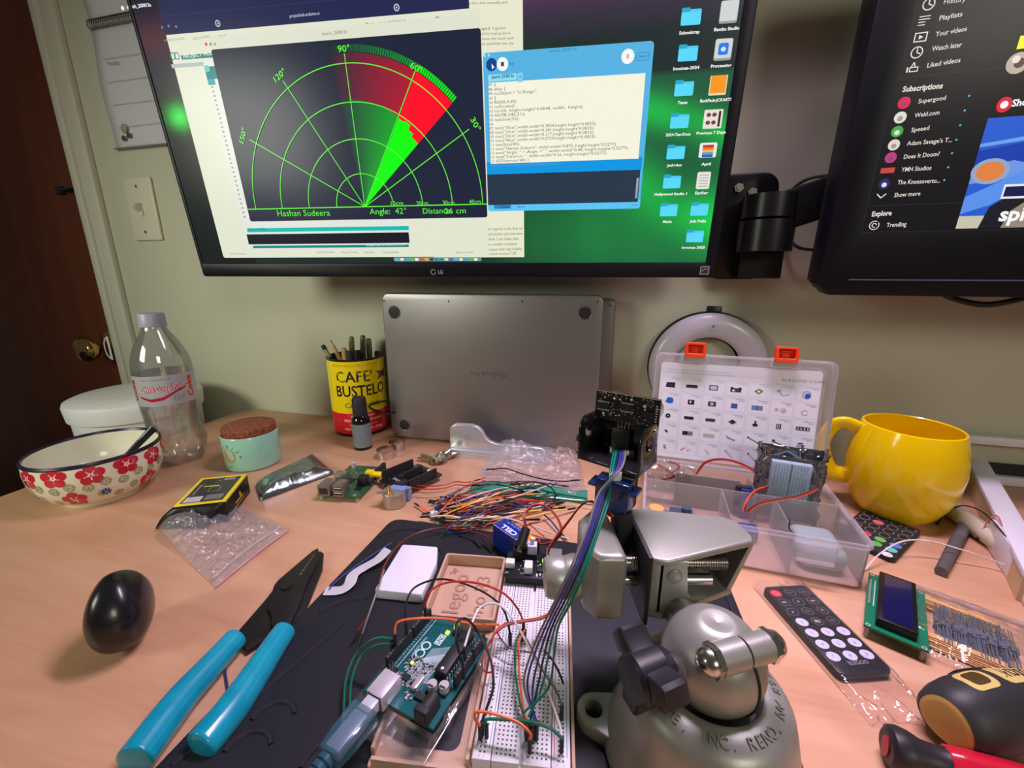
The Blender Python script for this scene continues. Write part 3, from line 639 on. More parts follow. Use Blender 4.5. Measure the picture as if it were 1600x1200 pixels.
# ================================================================ monitor arm on the wall behind
ax,az=wq(1178,352); AM=WM@Matrix.Translation(V((ax,az,0)))
arm=thing('monitor_mount','black steel swivel arm on a rounded wall plate reaching behind the right monitor','wall mount',AM)
dk_=mat('black_steel',(.010,.010,.011),.32,metal=.3)
px0=wq(1132,440)[0]-ax; pxr=wq(1214,300)[0]-ax; pt=wq(1170,272)[1]-az; pb=wq(1170,436)[1]-az
b=B(dk_); b.prism(rr(px0-.03,pb,pxr,pt,.02),0,.010,bev=.003); b.done('wall_plate',arm)
for (sx_,sy_) in ((1151,296),(1172,303)):
    a=wq(sx_,sy_); b=B(MET); b.cyl((a[0]-ax,a[1]-az,.009),(a[0]-ax,a[1]-az,.014),.006,seg=6); b.cyl((a[0]-ax,a[1]-az,.013),(a[0]-ax,a[1]-az,.0155),.0035,seg=16); b.done('bolt',arm)
cxl=wq(1181,352)[0]-ax
b=B(dk_); b.cyl((cxl,pb+.035,.05),(cxl,-.0,.05),.032,seg=36); b.box((.05,.10,.05),(cxl,-.02,.025)); b.done('pivot_column',arm)
b=B(dk_); b.cyl((cxl,.003,.05),(cxl,pt-.035,.05),.031,seg=36); b.done('swivel_collar',arm)
b=B(dk_)
e=loc(AM,M2@V((.10,.14,-.085))); st=V((cxl+.02,.012,.06)); d=(e-st)
b.tube([st,st+d*.3,e],.017,4,1,flat=.011,up=(0,1,0)) if False else b.box((d.length+.02,.046,.018),((st+e)/2),bev=.004,rot=Matrix.Rotation(math.atan2(-d.z,d.x),4,'Y')@Matrix.Rotation(math.atan2(d.y,(d.x**2+d.z**2)**.5),4,'Z'))
b.done('swing_link',arm)
b=B(dk_); e2=M2@V((.14,.14,-.082)); e2=loc(AM,e2); b.tube([e,e2],.02,12,1); b.done('mount_head',arm)
# flat cable sleeve
sl=thing('cable_sleeve','black braided cable sleeve drooping from the monitor arm behind the plastic case','cable sleeve',PY(1200,556,.66))
pts=[PY(x,y,Y) for x,y,Y in ((1234,335,.60),(1228,372,.615),(1208,408,.63),(1176,440,.64),(1170,470,.645),(1178,510,.65),(1196,556,.655),(1216,600,.65),(1225,650,.62))]
b=B(BLKM); b.tube([loc(MW[sl.name],p) for p in pts],.012,8,6,flat=.005); b.done('sleeve',sl)
def cable(name,label,cat,pts,r,m,group=None,n=8,seg=8):
    o=place(bpy.data.objects.new('x',None),Matrix.Identity(4)) if False else None
    b=B(m); p0=V(pts[0]); b.tube([V(p)-p0 for p in pts],r,seg,n); o=b.done(name); place(o,Matrix.Translation(p0)); return tag(o,label,cat,group)
cable('monitor_cable','thin black cable arching from the arm up to the back of the right monitor','cable',[PY(1228,318,.58),PY(1236,298,.58),PY(1262,280,.57),PY(1300,274,.55),PY(1325,280,.53)],.002,BLK)
cable('monitor_cable','thin black cable looping below the arm, left of the right monitor','cable',[PY(1232,345,.60),PY(1232,368,.60),PY(1246,386,.59),PY(1275,390,.58),PY(1302,380,.56),PY(1330,360,.54)],.002,BLK)
cable('monitor_cable','black cable sagging just under the right monitor\'s bottom edge','cable',[PY(1465,455,.50),PY(1495,468,.49),PY(1540,476,.47),PY(1590,468,.46),PY(1640,452,.46)],.0032,BLK)
tw=thing('thin_wire_bundle','thin red, white and green wires crossing the arm\'s wall plate','wire',PY(1126,346,.62))
for i,cc in enumerate((rgb(160,60,50),rgb(200,200,190),rgb(50,110,70))):
    o=MW[tw.name]; b=B(plastic(f'thinwire{i}',cc,.5)); b.tube([loc(o,PY(x,y+i*1.1,.62)) for x,y in ((1112,352),(1128,344),(1150,333),(1168,318),(1184,306),(1192,304))],.0007,6,6); b.done('wire',tw)
# ================================================================ laptops in their vertical stand
alu=mat('space_grey_aluminium',rgb(146,142,142),.38,metal=.7,bump=(900,.05,.0003))
alud=mat('laptop_seam',(.02,.02,.02),.5)
lb=P(613,685,0); lr=P(925,712.5,0); LX=(lr-lb); LX.z=0; LX.normalize(); LN=V((LX.y,-LX.x,0))
def vplane(o,X,tilt=0):
    n=V((X.y,-X.x,0)); v=V((0,0,1)); 
    if tilt: v=v*math.cos(R(tilt))-n*math.sin(R(tilt)); 
    n=X.cross(v); return Matrix(((X.x,v.x,n.x,o.x),(X.y,v.y,n.y,o.y),(X.z,v.z,n.z,o.z),(0,0,0,1)))
LM=vplane(lb+V((0,0,.004)),LX); ql=planeq(LM)
LW=ql(944,470)[0]; LH=ql(770,459.5)[1]
def laptop(name,label,M,w,h,full):
    t=thing(name,label,'laptop',M)
    b=B(alu); b.prism(rr(0,0,w,h,.012,7),-.0105,0,bev=.0022,seg=3); b.done('bottom_case',t)
    b=B(alud); b.prism(rr(.002,.002,w-.002,h-.002,.011,6),-.0125,-.0102); b.done('hinge_gap',t)
    b=B(alu); b.prism(rr(0,0,w,h,.012,7),-.0168,-.0122,bev=.0016,seg=3); b.done('display_lid',t)
    return t
lp=laptop('laptop','large grey laptop standing closed on edge, round black feet facing out',LM,LW,LH,1)
for (x,y) in ((616,488),(914,489),(632,664)):
    a=ql(x,y)
    for mm,r,zz in ((alu,.0105,.0010),(BLKM,.0090,.0016)):
        pass
    b=B(alu); b.lathe([(.0088,.0008),(.0098,.0014),(.0104,.0006),(.0106,0)],28,Matrix.Translation(V((a[0],a[1],0)))); b.m(BLKM).lathe([(0,.0013),(.006,.0013),(.0092,.0009),(.0094,0)],28,Matrix.Translation(V((a[0],a[1],0)))); b.done('foot',lp)
a=(LW-.022,.024); b=B(alu); b.lathe([(.0088,.0008),(.0098,.0014),(.0104,.0006),(.0106,0)],28,Matrix.Translation(V((a[0],a[1],0)))); b.m(BLKM).lathe([(0,.0013),(.006,.0013),(.0092,.0009),(.0094,0)],28,Matrix.Translation(V((a[0],a[1],0)))); b.done('foot',lp)
b=B(BLKM)
for x,y in ((600,470),(701,471),(816,471),(934,471),(619,678)):
    a=ql(x,y); b.cyl((a[0],a[1],-.0004),(a[0],a[1],.0003),.0014,seg=12)
b.done('case_screws',lp)
c=Cv(lambda x,y,h:V((x,y,h)),ql); a=ql(790,583); c.text('MacBook Pro',a[0]+.0004,a[1]+.0005,.0085,rgb(84,82,84),ang=180,width=.058)
c.done('engraving',PRINT,lp)
LM2=vplane(lb+LX*.022-LN*.040+V((0,0,.004)),LX); ql2=planeq(LM2)
w2=ql2(962,480)[0]; h2=ql2(955,467)[1]
lp2=laptop('laptop','second grey laptop standing behind the big one, only its right edge showing',LM2,w2,h2,0)
b=B(BLKM); a=ql2(957,477); b.cyl((w2-.008,h2-.010,-.0004),(w2-.008,h2-.010,.0003),.0014,seg=12); b.done('case_screw',lp2)
# stand
sm=mat('stand_silver',rgb(205,205,212),.28,metal=.55)
SM=vplane(P(702,712,0)+V((0,0,0)),LX); qs=planeq(SM)
st=thing('laptop_stand','silver curved vertical stand clamping the bottom of the laptops','laptop stand',SM)
def sp(x,y): return qs(x,y)
top=.052
prof=[(0,.004),(0,.030)]+[(.014-.014*math.cos(t),.040+.012*math.sin(t)) for t in [R(15*k) for k in range(1,7)]]+[(.036,.0525),(.046,.050),(.053,.044),(.058,.034),(.064,.028),(.074,.0245),(.085,.024),(.13,.024),(.145,.024),(.150,.020),(.150,.004)]
def stplate(z0,z1,name):
    b=B(sm); b.prism(prof,z0,z1,bev=.0022,seg=3); b.done(name,st)
stplate(-.013,-.004,'front_jaw'); stplate(-.072,-.064,'rear_jaw')
b=B(sm); b.prism([(x,-z) for x,z in rr(-.004,-.078,.156,.006,.014,6)],0,.004,M=Matrix(((1,0,0,0),(0,0,1,0),(0,-1,0,0),(0,0,0,1)))@Matrix.Scale(1,4)) 
b.done('base_plate',st)
b=B(sm); b.prism([(0,.003),(.15,.003),(.15,.012),(0,.012)],-.006,.0045,bev=.002); b.done('front_lip',st)
# ================================================================ coffee can with pencils
CC=P(566,668,0); cr=.0475; ch=.1365
can=thing('coffee_can','yellow and red coffee can used as a pencil holder, left of the laptop','can',CC)
cy=plastic('can_inside',rgb(40,40,44),.3,metal=.6)
b=B(cy); b.lathe([(0,.001),(cr-.001,.001),(cr,.004),(cr,ch-.002),(cr+.0012,ch),(cr-.001,ch+.0008),(cr-.002,ch-.002),(cr-.002,.003),(0,.003)],56); b.done('can_body',can)
CA=math.atan2(-CC.y,-CC.x)  # towards the camera
def cylmp(r,a0): return lambda u,v,h: V(((r+h)*math.cos(a0+u/r),(r+h)*math.sin(a0+u/r),v))
c=Cv(cylmp(cr+.0002,CA),eps=1.2e-5); c.sub=.005; W=cr*2.9
ye=rgb(248,222,0); re_=rgb(214,20,40)
c.rect(-W,.006,W,.043,re_,n=48); c.rect(-W,.043,W,ch-.003,ye,n=48)
bk=rgb(28,16,26)
c.text('PREPARADO Y MEZCLADO PARA EL GUSTO LATINO',-.002,ch-.0115,.0036,rgb(200,100,10),center=True,width=.082)
c.text('CAFE\'',-.006,.0985,.0180,bk,center=True,width=.062,bold=.02); c.text('BUSTELO',.006,.0735,.0185,bk,center=True,width=.090,bold=.02)
c.text('Cafe Molido',.006,.0535,.0085,bk,center=True,width=.062,bold=.01)
for i,(t,wd) in enumerate((('100% PURO CAFE',.040),('PESO Y AROMA SIN IGUAL',.066),('tostado y molido',.05),('PESO NETO 10 OZ. (283g)',.066))): c.text(t,.004,.036-.0078*i,.0040,rgb(255,210,200) if i!=2 else rgb(240,120,60),center=True,width=wd,bold=.02)
c.poly([(.036,.097),(.040,.106),(.034,.113),(.048,.111),(.062,.114),(.058,.106),(.064,.098),(.050,.101)],rgb(120,20,70)); c.disc(.049,.106,.0035,rgb(90,60,140))
c.done('printed_label',PRINTG,can)
def stick(name,label,cat,px0,px1,z1off,parts,group=None):
    pass
def rod(name,label,cat,base,topp,segs,group=None):
    '''segs: list of (part name, material, [(t,r)...], seg) along the axis'''
    base=V(base);topp=V(topp); d=topp-base; Mx=frame(base,d.orthogonal(),d.normalized()); L_=d.length
    t=thing(name,label,cat,Mx,group)
    for nm,mt,pr,sg in segs:
        b=B(mt); b.lathe([(r,z*L_) for z,r in pr],sg); b.done(nm,t)
    return t
lead=plastic('graphite',(.03,.03,.03),.4); wd=plastic('pencil_wood',rgb(200,160,110),.6); kraft=plastic('natural_pencil',rgb(190,145,90),.5)
cz=CC+V((0,0,.005))
rod('pencil','natural wood pencil with its sharpened tip up, leaning left in the can','pencil',cz+V((.012,.01,0)),PY(516,530,CC.y-.012)+V((0,0,0)),[('barrel',kraft,[(0,0),(0,.0036),(.86,.0036)],6),('sharpened_wood',wd,[(.86,.0036),(.97,.0012)],12),('lead_tip',lead,[(.97,.0012),(1,.0002),(1,0)],12)])
rod('pencil','dark green pencil, eraser up, leaning furthest left in the can','pencil',cz+V((.01,-.004,0)),PY(504,539,CC.y-.02),[('barrel',plastic('dgreen',rgb(24,40,34),.35),[(0,0),(0,.0037),(.86,.0037)],6),('ferrule',plastic('ferrule',rgb(190,190,140),.3,metal=.6),[(.86,.0040),(.89,.0043),(.91,.0038),(.95,.0042)],14),('eraser',plastic('black_eraser',rgb(50,50,55),.7),[(.95,.0038),(.99,.0036),(1,.002),(1,0)],14)])
olive=plastic('olive_pen',rgb(96,88,52),.3); 
for i,(x,y,lab_) in enumerate(((549,526,'slim olive pen with a long clip, middle of the can'),(567,524,'dark olive pen, tallest of the pair at the can\'s right'),(576,529,'dark olive pen leaning against the can\'s right rim'))):
    tp=PY(x,y,CC.y-.004+.006*i); bs=cz+V((.018*(i-1),.01,0)); 
    t=rod('pen',lab_,'pen',bs,tp,[('barrel',[olive,plastic('dkpen',rgb(48,46,34),.3),plastic('dkpen2',rgb(66,62,40),.3)][i],[(0,0),(0,.004),(.9,.0048),(.985,.0045),(1,.003),(1,0)],16)])
    L_=(tp-bs).length; b=B(plastic('pen_clip',rgb(170,160,120),.25,metal=.8)); b.box((.0022,.0012,.036),(0,-.0062,L_-.02),bev=.0004); b.box((.0022,.004,.002),(0,-.0045,L_-.003)); b.done('pocket_clip',t)
rod('marker','short black capped marker standing in the can','marker',cz+V((.006,-.012,0)),PY(546,549,CC.y-.022),[('cap',BLKM,[(0,0),(0,.006),(.96,.0065),(1,.005),(1,0)],18)])
rod('marker','short tan-capped marker standing beside the black one in the can','marker',cz+V((-.01,-.012,0)),PY(537,544,CC.y-.02),[('cap',kraft,[(0,0),(0,.0045),(.97,.0048),(1,.004),(1,0)],18)])
# black loop beside the can
e1=PY(588,630,.70)
b=B(BLK); pts=[PY(x,y,Y)-e1 for x,y,Y in ((625,628,.70),(600,627,.69),(581,631,.68),(578,637,.675),(592,643,.67),(610,646,.675),(626,640,.69))]
b.tube(pts,.0016,8,8,flat=.0028,up=(0,1,0)); o=b.done('strap_loop'); place(o,Matrix.Translation(e1)); tag(o,'black loop of strap poking out behind the big laptop\'s left edge','strap')
# ================================================================ dropper bottle
DB=P(568,699,0); db=thing('dropper_bottle','small dark bottle with a black ribbed cap and grey label, before the coffee can','bottle',DB)
amber=plastic('dark_glass',rgb(20,14,14),.08)
b=B(amber); b.lathe([(0,0),(.0138,0),(.0145,.002),(.0145,.046),(.0138,.051),(.010,.056),(.0085,.058),(.0085,.062),(0,.062)],36); b.done('glass_body',db)
b=B(BLKM); b.lathe([(.0098,.056),(.0112,.058),(.0108,.083),(.0095,.086),(0,.0865)],40,fn=lambda r,z,t:r*(1+.02*math.cos(20*t)) if r>.01 else r); b.done('screw_cap',db)
c=Cv(cylmp(.0147,math.atan2(-DB.y,-DB.x)),eps=1e-5); c.rect(-.040,.005,.040,.044,rgb(118,128,134),n=32); c.disc(-.009,.022,.006,rgb(50,54,60)); 
for i in range(3): c.rect(.004,.012+.009*i,.0155,.013+.009*i,rgb(80,86,92))
c.done('paper_label',PRINT,db)
# ================================================================ two steel ring collars, keys
def ringc(p,r,h,label):
    t=thing('steel_ring',label,'ring',p,'steel rings')
    b=B(plastic('ring_steel',(.62,.60,.58),.18,metal=1)); b.lathe([(r,0),(r,h),(r-.0009,h),(r-.0009,0),(r,0)],40); b.done('band',t); 
ringc(P(604,714,0),.0145,.0135,'plain steel ring standing in front, left of its overlapping twin')
ringc(P(621,702,0),.0128,.0135,'smaller steel ring tucked behind the front one beside the laptop')
KS=P(684,724,0); ks=thing('house_keys','small bunch of brass and steel keys lying in front of the laptop stand','keys',KS)
kb=plastic('key_metal',rgb(150,130,100),.25,metal=.9); ksv=plastic('key_steel',rgb(190,185,175),.22,metal=.9)
for i,(a,mt) in enumerate(((165,kb),(150,kb),(35,ksv),(60,ksv))):
    Mx=Matrix.Translation(V((0,0,.002+.002*i)))@Matrix.Rotation(R(a),4,'Z')@Matrix.Rotation(R(-4),4,'Y')
    b=B(mt); b.prism([(.010*math.cos(t)+.004,.010*math.sin(t)) for t in [R(20+16*k) for k in range(21)]]+[(.014,-.0035)]+[(.016+.003*k,-.0035+(.0012 if k%2 else 0)) for k in range(1,6)]+[(.034,0),(.031,.0035),(.014,.0035)],0,.0018,Mx); b.done('key',ks)
b=B(ksv); b.tube([(.006+.010*math.cos(R(45*k)),.002+.010*math.sin(R(45*k)),.010+.003*math.sin(R(45*k))) for k in range(8)],.0008,6,4,closed=True); b.cyl((.010,.010,.010),(.016,.016,.013),.0042,seg=16); b.done('split_ring',ks)
# ================================================================ white bin behind the desk edge
binM=mat('bin_plastic',rgb(226,228,226),.4)
BC=PY(232,640,.83); BC.z=0
bp=V((-.690,.745,FL)); zt=P(0,0,0); lidz=(PY(200,605,.80)).z
bn=thing('trash_bin','tall white bin with a lid standing on the floor behind the desk\'s left edge','bin',bp)
hz=lidz-FL
b=B(binM); b.lathe([(0,0),(.070,0),(.073,.005),(.093,hz-.012),(.093,hz-.012)],56); b.done('bin_body',bn)
b=B(binM); b.lathe([(.091,hz-.026),(.097,hz-.026),(.099,hz-.003),(.097,hz+.003),(.088,hz+.007),(.05,hz+.009),(0,hz+.009)],56); b.done('lid',bn)
# ================================================================ floral bowl with a spoon
BW=V((-.532,.4995,0)); 
bw=thing('bowl','white ceramic bowl with red and blue flowers and a dark rim','bowl',BW)
cer=mat('glazed_ceramic',rgb(226,224,200),.22,coat=.3)
bprof=[(.040,.0),(.041,.004),(.044,.006),(.053,.012),(.0605,.022),(.0650,.035),(.0662,.048),(.0655,.062)]
def brad(z):
    for (r0,z0),(r1,z1) in zip(bprof,bprof[1:]):
        if z<=z1: return r0+(r1-r0)*(z-z0)/(z1-z0+1e-9)
    return bprof[-1][0]
b=B(cer); b.lathe([(0,.003),(.038,.003)]+bprof+[(.0648,.0642),(.063,.062),(.0625,.048),(.060,.034),(.054,.022),(.042,.012),(.02,.008),(0,.0075)],64); b.done('bowl_body',bw)
b=B(plastic('rim_navy',rgb(26,22,50),.3)); b.lathe([(.0658,.0600),(.0664,.0622),(.0652,.0648),(.0638,.0644),(.0628,.062),(.0636,.060)],64); b.done('rim_band',bw)
def bmp(u,v,h): 
    r=brad(v); a=BA+u/.064; return V(((r+h*1.0)*math.cos(a),(r+h)*math.sin(a),v))
BA=math.atan2(-BW.y,-BW.x)
c=Cv(bmp,eps=8e-7,h0=2e-4); c.sub=.005
rd=rgb(196,22,52); rd2=rgb(150,20,40)
def flower(u,v,s):
    for k in range(5):
        a=R(72*k+18); x=u+s*.62*math.cos(a); y=v+s*.62*math.sin(a); c.disc(x,y,s*.44,rd,ry=s*.44,n=14)
    c.disc(u,v,s*.5,rd,n=14)
    for k in range(5): a=R(72*k+54); c.line([(u,v),(u+s*.5*math.cos(a),v+s*.5*math.sin(a))],s*.10,rgb(240,232,215))
    c.disc(u,v,s*.20,rgb(238,230,210),n=10); c.disc(u,v,s*.07,rd2,n=6)
def dot(u,v,s=.0045):
    for k in range(12): a=R(30*k); c.disc(u+s*math.cos(a),v+s*math.sin(a),s*.2,rgb(120,125,80),n=5)
    c.arc(u,v,s*.62,s*.22,0,360,rgb(165,165,120),n=14); c.disc(u,v,s*.2,rgb(90,60,50),n=6)
for k in range(13): flower(-.20+.0318*k,.0500+.002*(k%2),.0122)
for k in range(5): flower(-.108+.0775*k,.0200,.0118)
for k in range(26): 
    u=-.2+.0155*k; v=.0345+.004*(k%2)
    dot(u,v)
for k in range(26):
    u=-.19+.0155*k
    if abs(((u+.108+.0387)%.0775)-.0387)>.014: dot(u,.019-.006*(k%2)+.004,.004)
for k in range(5):
    u=-.078+.0775*k
    for j in range(8): a=R(45*j); c.line([(u+.0015*math.cos(a),.024+.0015*math.sin(a)),(u+.0050*math.cos(a),.024+.005*math.sin(a))],.0018,rgb(35,50,130))
c.done('flower_decoration',PRINTG,bw)
spn=thing('spoon','dark-handled spoon resting in the floral bowl against the bottle','spoon',BW+V((.0,.0,.012)))
tp=PY(219,632,.60)
o=MW[spn.name]; hp=[loc(o,p) for p in (BW+V((-.008,.0,.012)),BW+V((.020,.012,.040)),BW+V((.050,.034,.076)),)]
b=B(plastic('dark_steel',rgb(50,52,58),.25,metal=.7)); b.tube(hp,lambda t:.0022+.0028*t,10,8,flat=.0018,up=(0,1,.2)); b.done('handle',spn)
b=B(plastic('dark_steel',rgb(50,52,58),.25)); b.sheet(lambda u,v:hp[0]+V((-.018+.036*u,(-.012+.024*v),.004*((2*u-1)**2+(2*v-1)**2)-.001)) if True else None,8,8); b.done('spoon_head',spn,solid=.001)
# ================================================================ soda bottle
SB=V((-.509,.600,0)); sb=thing('soda_bottle','empty clear plastic soda bottle with a silver label and grey cap, behind the bowl','bottle',Matrix.Translation(SB)@Matrix.Scale(1.035,4))
pet=bpy.data.materials.new('clear_plastic'); pet.use_nodes=True; nt=pet.node_tree; nt.nodes.clear()
oo=nt.nodes.new('ShaderNodeOutputMaterial'); tt=nt.nodes.new('ShaderNodeBsdfTransparent'); tt.inputs[0].default_value=(.985,.985,.98,1); gg=nt.nodes.new('ShaderNodeBsdfGlossy'); gg.inputs['Roughness'].default_value=.07
fr=nt.nodes.new('ShaderNodeLayerWeight'); fr.inputs[0].default_value=.28; mx=nt.nodes.new('ShaderNodeMixShader'); ma=nt.nodes.new('ShaderNodeMath'); ma.operation='MULTIPLY_ADD'; ma.inputs[1].default_value=.6; ma.inputs[2].default_value=.07
nt.links.new(fr.outputs['Fresnel'],ma.inputs[0]); dd=nt.nodes.new('ShaderNodeBsdfDiffuse'); dd.inputs[0].default_value=(.9,.88,.86,1); mw=nt.nodes.new('ShaderNodeMixShader'); mw.inputs[0].default_value=.055; nt.links.new(tt.outputs[0],mw.inputs[1]); nt.links.new(dd.outputs[0],mw.inputs[2]); nt.links.new(ma.outputs[0],mx.inputs[0]); nt.links.new(mw.outputs[0],mx.inputs[1]); nt.links.new(gg.outputs[0],mx.inputs[2]); nt.links.new(mx.outputs[0],oo.inputs[0])
PET=pet
def foot(r,z,t):
    if z<.03: k=(1-z/.03); return r*(1-.20*k*(.5-.5*math.cos(5*t))**1.5)
    if .04<z<.085: return r*(1-.035*math.cos(10*t)*math.sin((z-.04)/.045*PI))
    return r
bp_=[(.012,.006),(.020,.0),(.027,.001),(.0325,.008),(.0355,.019),(.0358,.030),(.0340,.044),(.0318,.058),(.0322,.072),(.0338,.083),(.0342,.090),(.0342,.130),(.0345,.138),(.0335,.150),(.029,.165),(.022,.180),(.0155,.191),(.0130,.197),(.0128,.200)]
b=B(pet); b.lathe([(0,.008),(.008,.008)]+bp_+[(.0120,.199)]+[(max(.003,r-.0011),z) for r,z in reversed(bp_[2:-1])],64,fn=foot); b.done('bottle_body',sb)
cap=plastic('cap_grey',rgb(150,154,166),.4)
b=B(cap); b.lathe([(.0150,.1975),(.0158,.1975),(.0158,.1995),(.0150,.2),(.0148,.2135),(.0138,.215),(0,.215)],60,fn=lambda r,z,t:r*(1+.018*math.cos(30*t)) if z>.2 and r>.014 and z<.214 else r); b.done('cap',sb)
SA=math.atan2(-SB.y,-SB.x)
c=Cv(cylmp(.0346,SA),eps=1.2e-5); c.sub=.004; c.rect(-.106,.092,.106,.134,rgb(178,182,186),n=64,m=1)
rr_=rgb(190,20,50)
def diet(u0):
    c.text('Share a Diet Coke with',u0-.026,.1275,.0028,rgb(130,60,70),width=.034)
    for dx,cc,bd in ((0,rr_,.06),(.0,rgb(235,225,225),.0)): c.text('Christopher',u0-.031,.1115,.0078,cc,width=.054,bold=bd,ang=3)
    c.poly([(u0-.032,.104),(u0-.018,.0985),(u0-.004,.100),(u0+.010,.108),(u0+.024,.1135),(u0+.024,.1165),(u0+.010,.111),(u0-.004,.1045),(u0-.018,.1025),(u0-.032,.1065)],rr_)
    c.frame(u0+.008,.0975,u0+.0135,.105,.0003,rgb(120,60,70)); c.frame(u0+.015,.0975,u0+.0215,.105,.0003,rgb(150,150,150)); c.text('20 FL OZ',u0+.0084,.1015,.0013,rr_,width=.0045); c.text('0',u0+.0174,.1005,.003,rgb(120,60,70)); c.text('1.25 PT',u0+.0084,.0985,.0013,rr_,width=.0045)
    c.text('Coke',u0+.0345,.099,.0085,rgb(215,30,50),ang=90,width=.030,bold=.03)
diet(-.002); diet(-.075); 
c.done('label',attr_mat('metallic_label',0,.35,metal=.25),sb)
# ================================================================ mint jar
JR=P(398,722,0)+V((0,.0,0)); jr=thing('storage_jar','squat mint green ceramic jar with a cork lid','jar',JR)
mint=mat('mint_glaze',rgb(150,206,180),.2,coat=.4)
b=B(mint); b.lathe([(0,0),(.0335,0),(.0362,.002),(.0370,.006),(.0372,.050),(.0362,.0515),(.0350,.050),(.0345,.01),(0,.008)],56); b.done('jar_body',jr)
cork=mat('cork',rgb(150,88,56),.85,bump=(500,.5,.001),var=(260,rgb(96,48,30)))
b=B(cork); b.lathe([(0,.040),(.0335,.040),(.0345,.052),(.0355,.0575),(.0350,.0605),(.033,.0615),(0,.0618)],56,fn=lambda r,z,t:r*(1+.01*noise.noise(V((math.cos(t)*4,math.sin(t)*4,z*90))))); b.done('cork_lid',jr)
c=Cv(cylmp(.0374,math.atan2(-JR.y,-JR.x)),eps=1e-5)
c.disc(-.034,.026,.011,rgb(190,150,110),n=20)
for k,ch_ in enumerate('IBIZA'): 
    a=R(118-27*k); c.text(ch_,-.034+.016*math.cos(a),.022+.016*math.sin(a),.0042,rgb(60,60,50),ang=math.degrees(a)-90,center=True)
c.text('candle',-.034,.008,.0022,rgb(80,90,80),center=True); c.done('printed_mark',PRINTG,jr)
# ================================================================ ring lamp
RC=PY(1102,574,.62); RM=vplane(RC,WX); rl=thing('ring_lamp','magnifier lamp with a wide translucent white ring, behind the plastic case','lamp',RM)
rr0=abs(loc(RM,PN(1188,574,RC,V((RM[0][2],RM[1][2],RM[2][2])))).x)-.012
fro=mat('frosted_ring',rgb(205,200,215),.3,alpha=1,coat=.2,sss=.1)
R0=.0640
b=B(fro); b.lathe([(R0+.018*math.cos(t),.008+.012*math.sin(t)) for t in [R(-20+22*k) for k in range(11)]],64); b.done('diffuser_ring',rl)
b=B(bez); b.lathe([(R0-.020,.002),(R0+.0185,.002),(R0+.0195,-.004),(R0+.017,-.024),(R0-.006,-.030),(R0-.018,-.024),(R0-.020,.002)],64); b.done('housing',rl)
b=B(mat('magnifier_glass',(.02,.02,.02),.08)); b.lathe([(0,-.010),(R0-.018,-.010),(R0-.018,-.014),(0,-.014)],48); b.done('magnifier_cover',rl)
b=B(fro); 
for a in (90,200,340):
    b=B(fro); b.cyl(((R0+.0)*math.cos(R(a)),R0*math.sin(R(a)),.016),((R0)*math.cos(R(a)),R0*math.sin(R(a)),.0215),.0045,seg=16); b.m(MET).cyl(((R0)*math.cos(R(a)),R0*math.sin(R(a)),.0212),((R0)*math.cos(R(a)),R0*math.sin(R(a)),.0222),.002,seg=12); b.done('clip_screw',rl)
def rp(x,y,Y): return loc(RM,PY(x,y,Y))
chrome=plastic('chrome',(.8,.8,.8),.12,metal=1)
b=B(BLK)
b.box((.022,.03,.02),(.004,R0+.012,-.018),bev=.003)
b.tube([rp(1118,492,.66),rp(1132,440,.66),rp(1140,402,.66)],.0042,8,1); b.tube([rp(1148,402,.665),rp(1128,420,.66),rp(1122,404,.66)],.005,8,4)
b.done('lamp_arm',rl)
b=B(chrome); b.tube([rp(1106,492,.655),rp(1120,404,.655)],.0016,8,1); b.tube([rp(1140,492,.655),rp(1156,404,.655)],.0016,8,1); b.done('arm_rods',rl)
for a0,a1 in (((1110,482,.65),(1122,405,.65)),((1138,486,.65),(1154,410,.65))):
    p=rp(*a0); q_=rp(*a1); d=q_-p; n_=26; pts=[]
    ux=d.normalized().orthogonal(); uy=d.normalized().cross(ux)
    for k in range(n_*6+1): t=k/(n_*6); a=2*PI*k/6; pts.append(p+d*t+(ux*math.cos(a)+uy*math.sin(a))*.0036)
    b=B(chrome); b.tube(pts,.0007,4,1); b.done('spring',rl)
# ================================================================ parts kit case
KX=V((math.cos(R(-18.3)),math.sin(R(-18.3)),0)); KY_=V((-KX.y,KX.x,0))
KO=V((.1347,.3837,0)); KWd=.195; KD=.130; KH=.045
KM_=Matrix(((KX.x,KY_.x,0,KO.x),(KX.y,KY_.y,0,KO.y),(0,0,1,0),(0,0,0,1)))
kit=thing('parts_case','open translucent plastic parts case with two orange latches and dividers','case',KM_)
frost=bpy.data.materials.new('frosted_plastic'); frost.use_nodes=True; nt=frost.node_tree; nt.nodes.clear()
o_=nt.nodes.new('ShaderNodeOutputMaterial'); t_=nt.nodes.new('ShaderNodeBsdfTransparent'); t_.inputs[0].default_value=(.995,.99,1,1)
d_=nt.nodes.new('ShaderNodeBsdfDiffuse'); d_.inputs[0].default_value=(.93,.91,.96,1); tl2=nt.nodes.new('ShaderNodeBsdfTranslucent'); tl2.inputs[0].default_value=(.95,.93,.98,1); g_=nt.nodes.new('ShaderNodeBsdfGlossy'); g_.inputs['Roughness'].default_value=.25
ms=[nt.nodes.new('ShaderNodeMixShader') for _ in range(3)]; ms[0].inputs[0].default_value=.5; ms[1].inputs[0].default_value=.26; 
lw=nt.nodes.new('ShaderNodeLayerWeight'); lw.inputs[0].default_value=.07; Lk=nt.links.new
Lk(d_.outputs[0],ms[0].inputs[1]); Lk(tl2.outputs[0],ms[0].inputs[2]); Lk(t_.outputs[0],ms[1].inputs[1]); Lk(ms[0].outputs[0],ms[1].inputs[2])
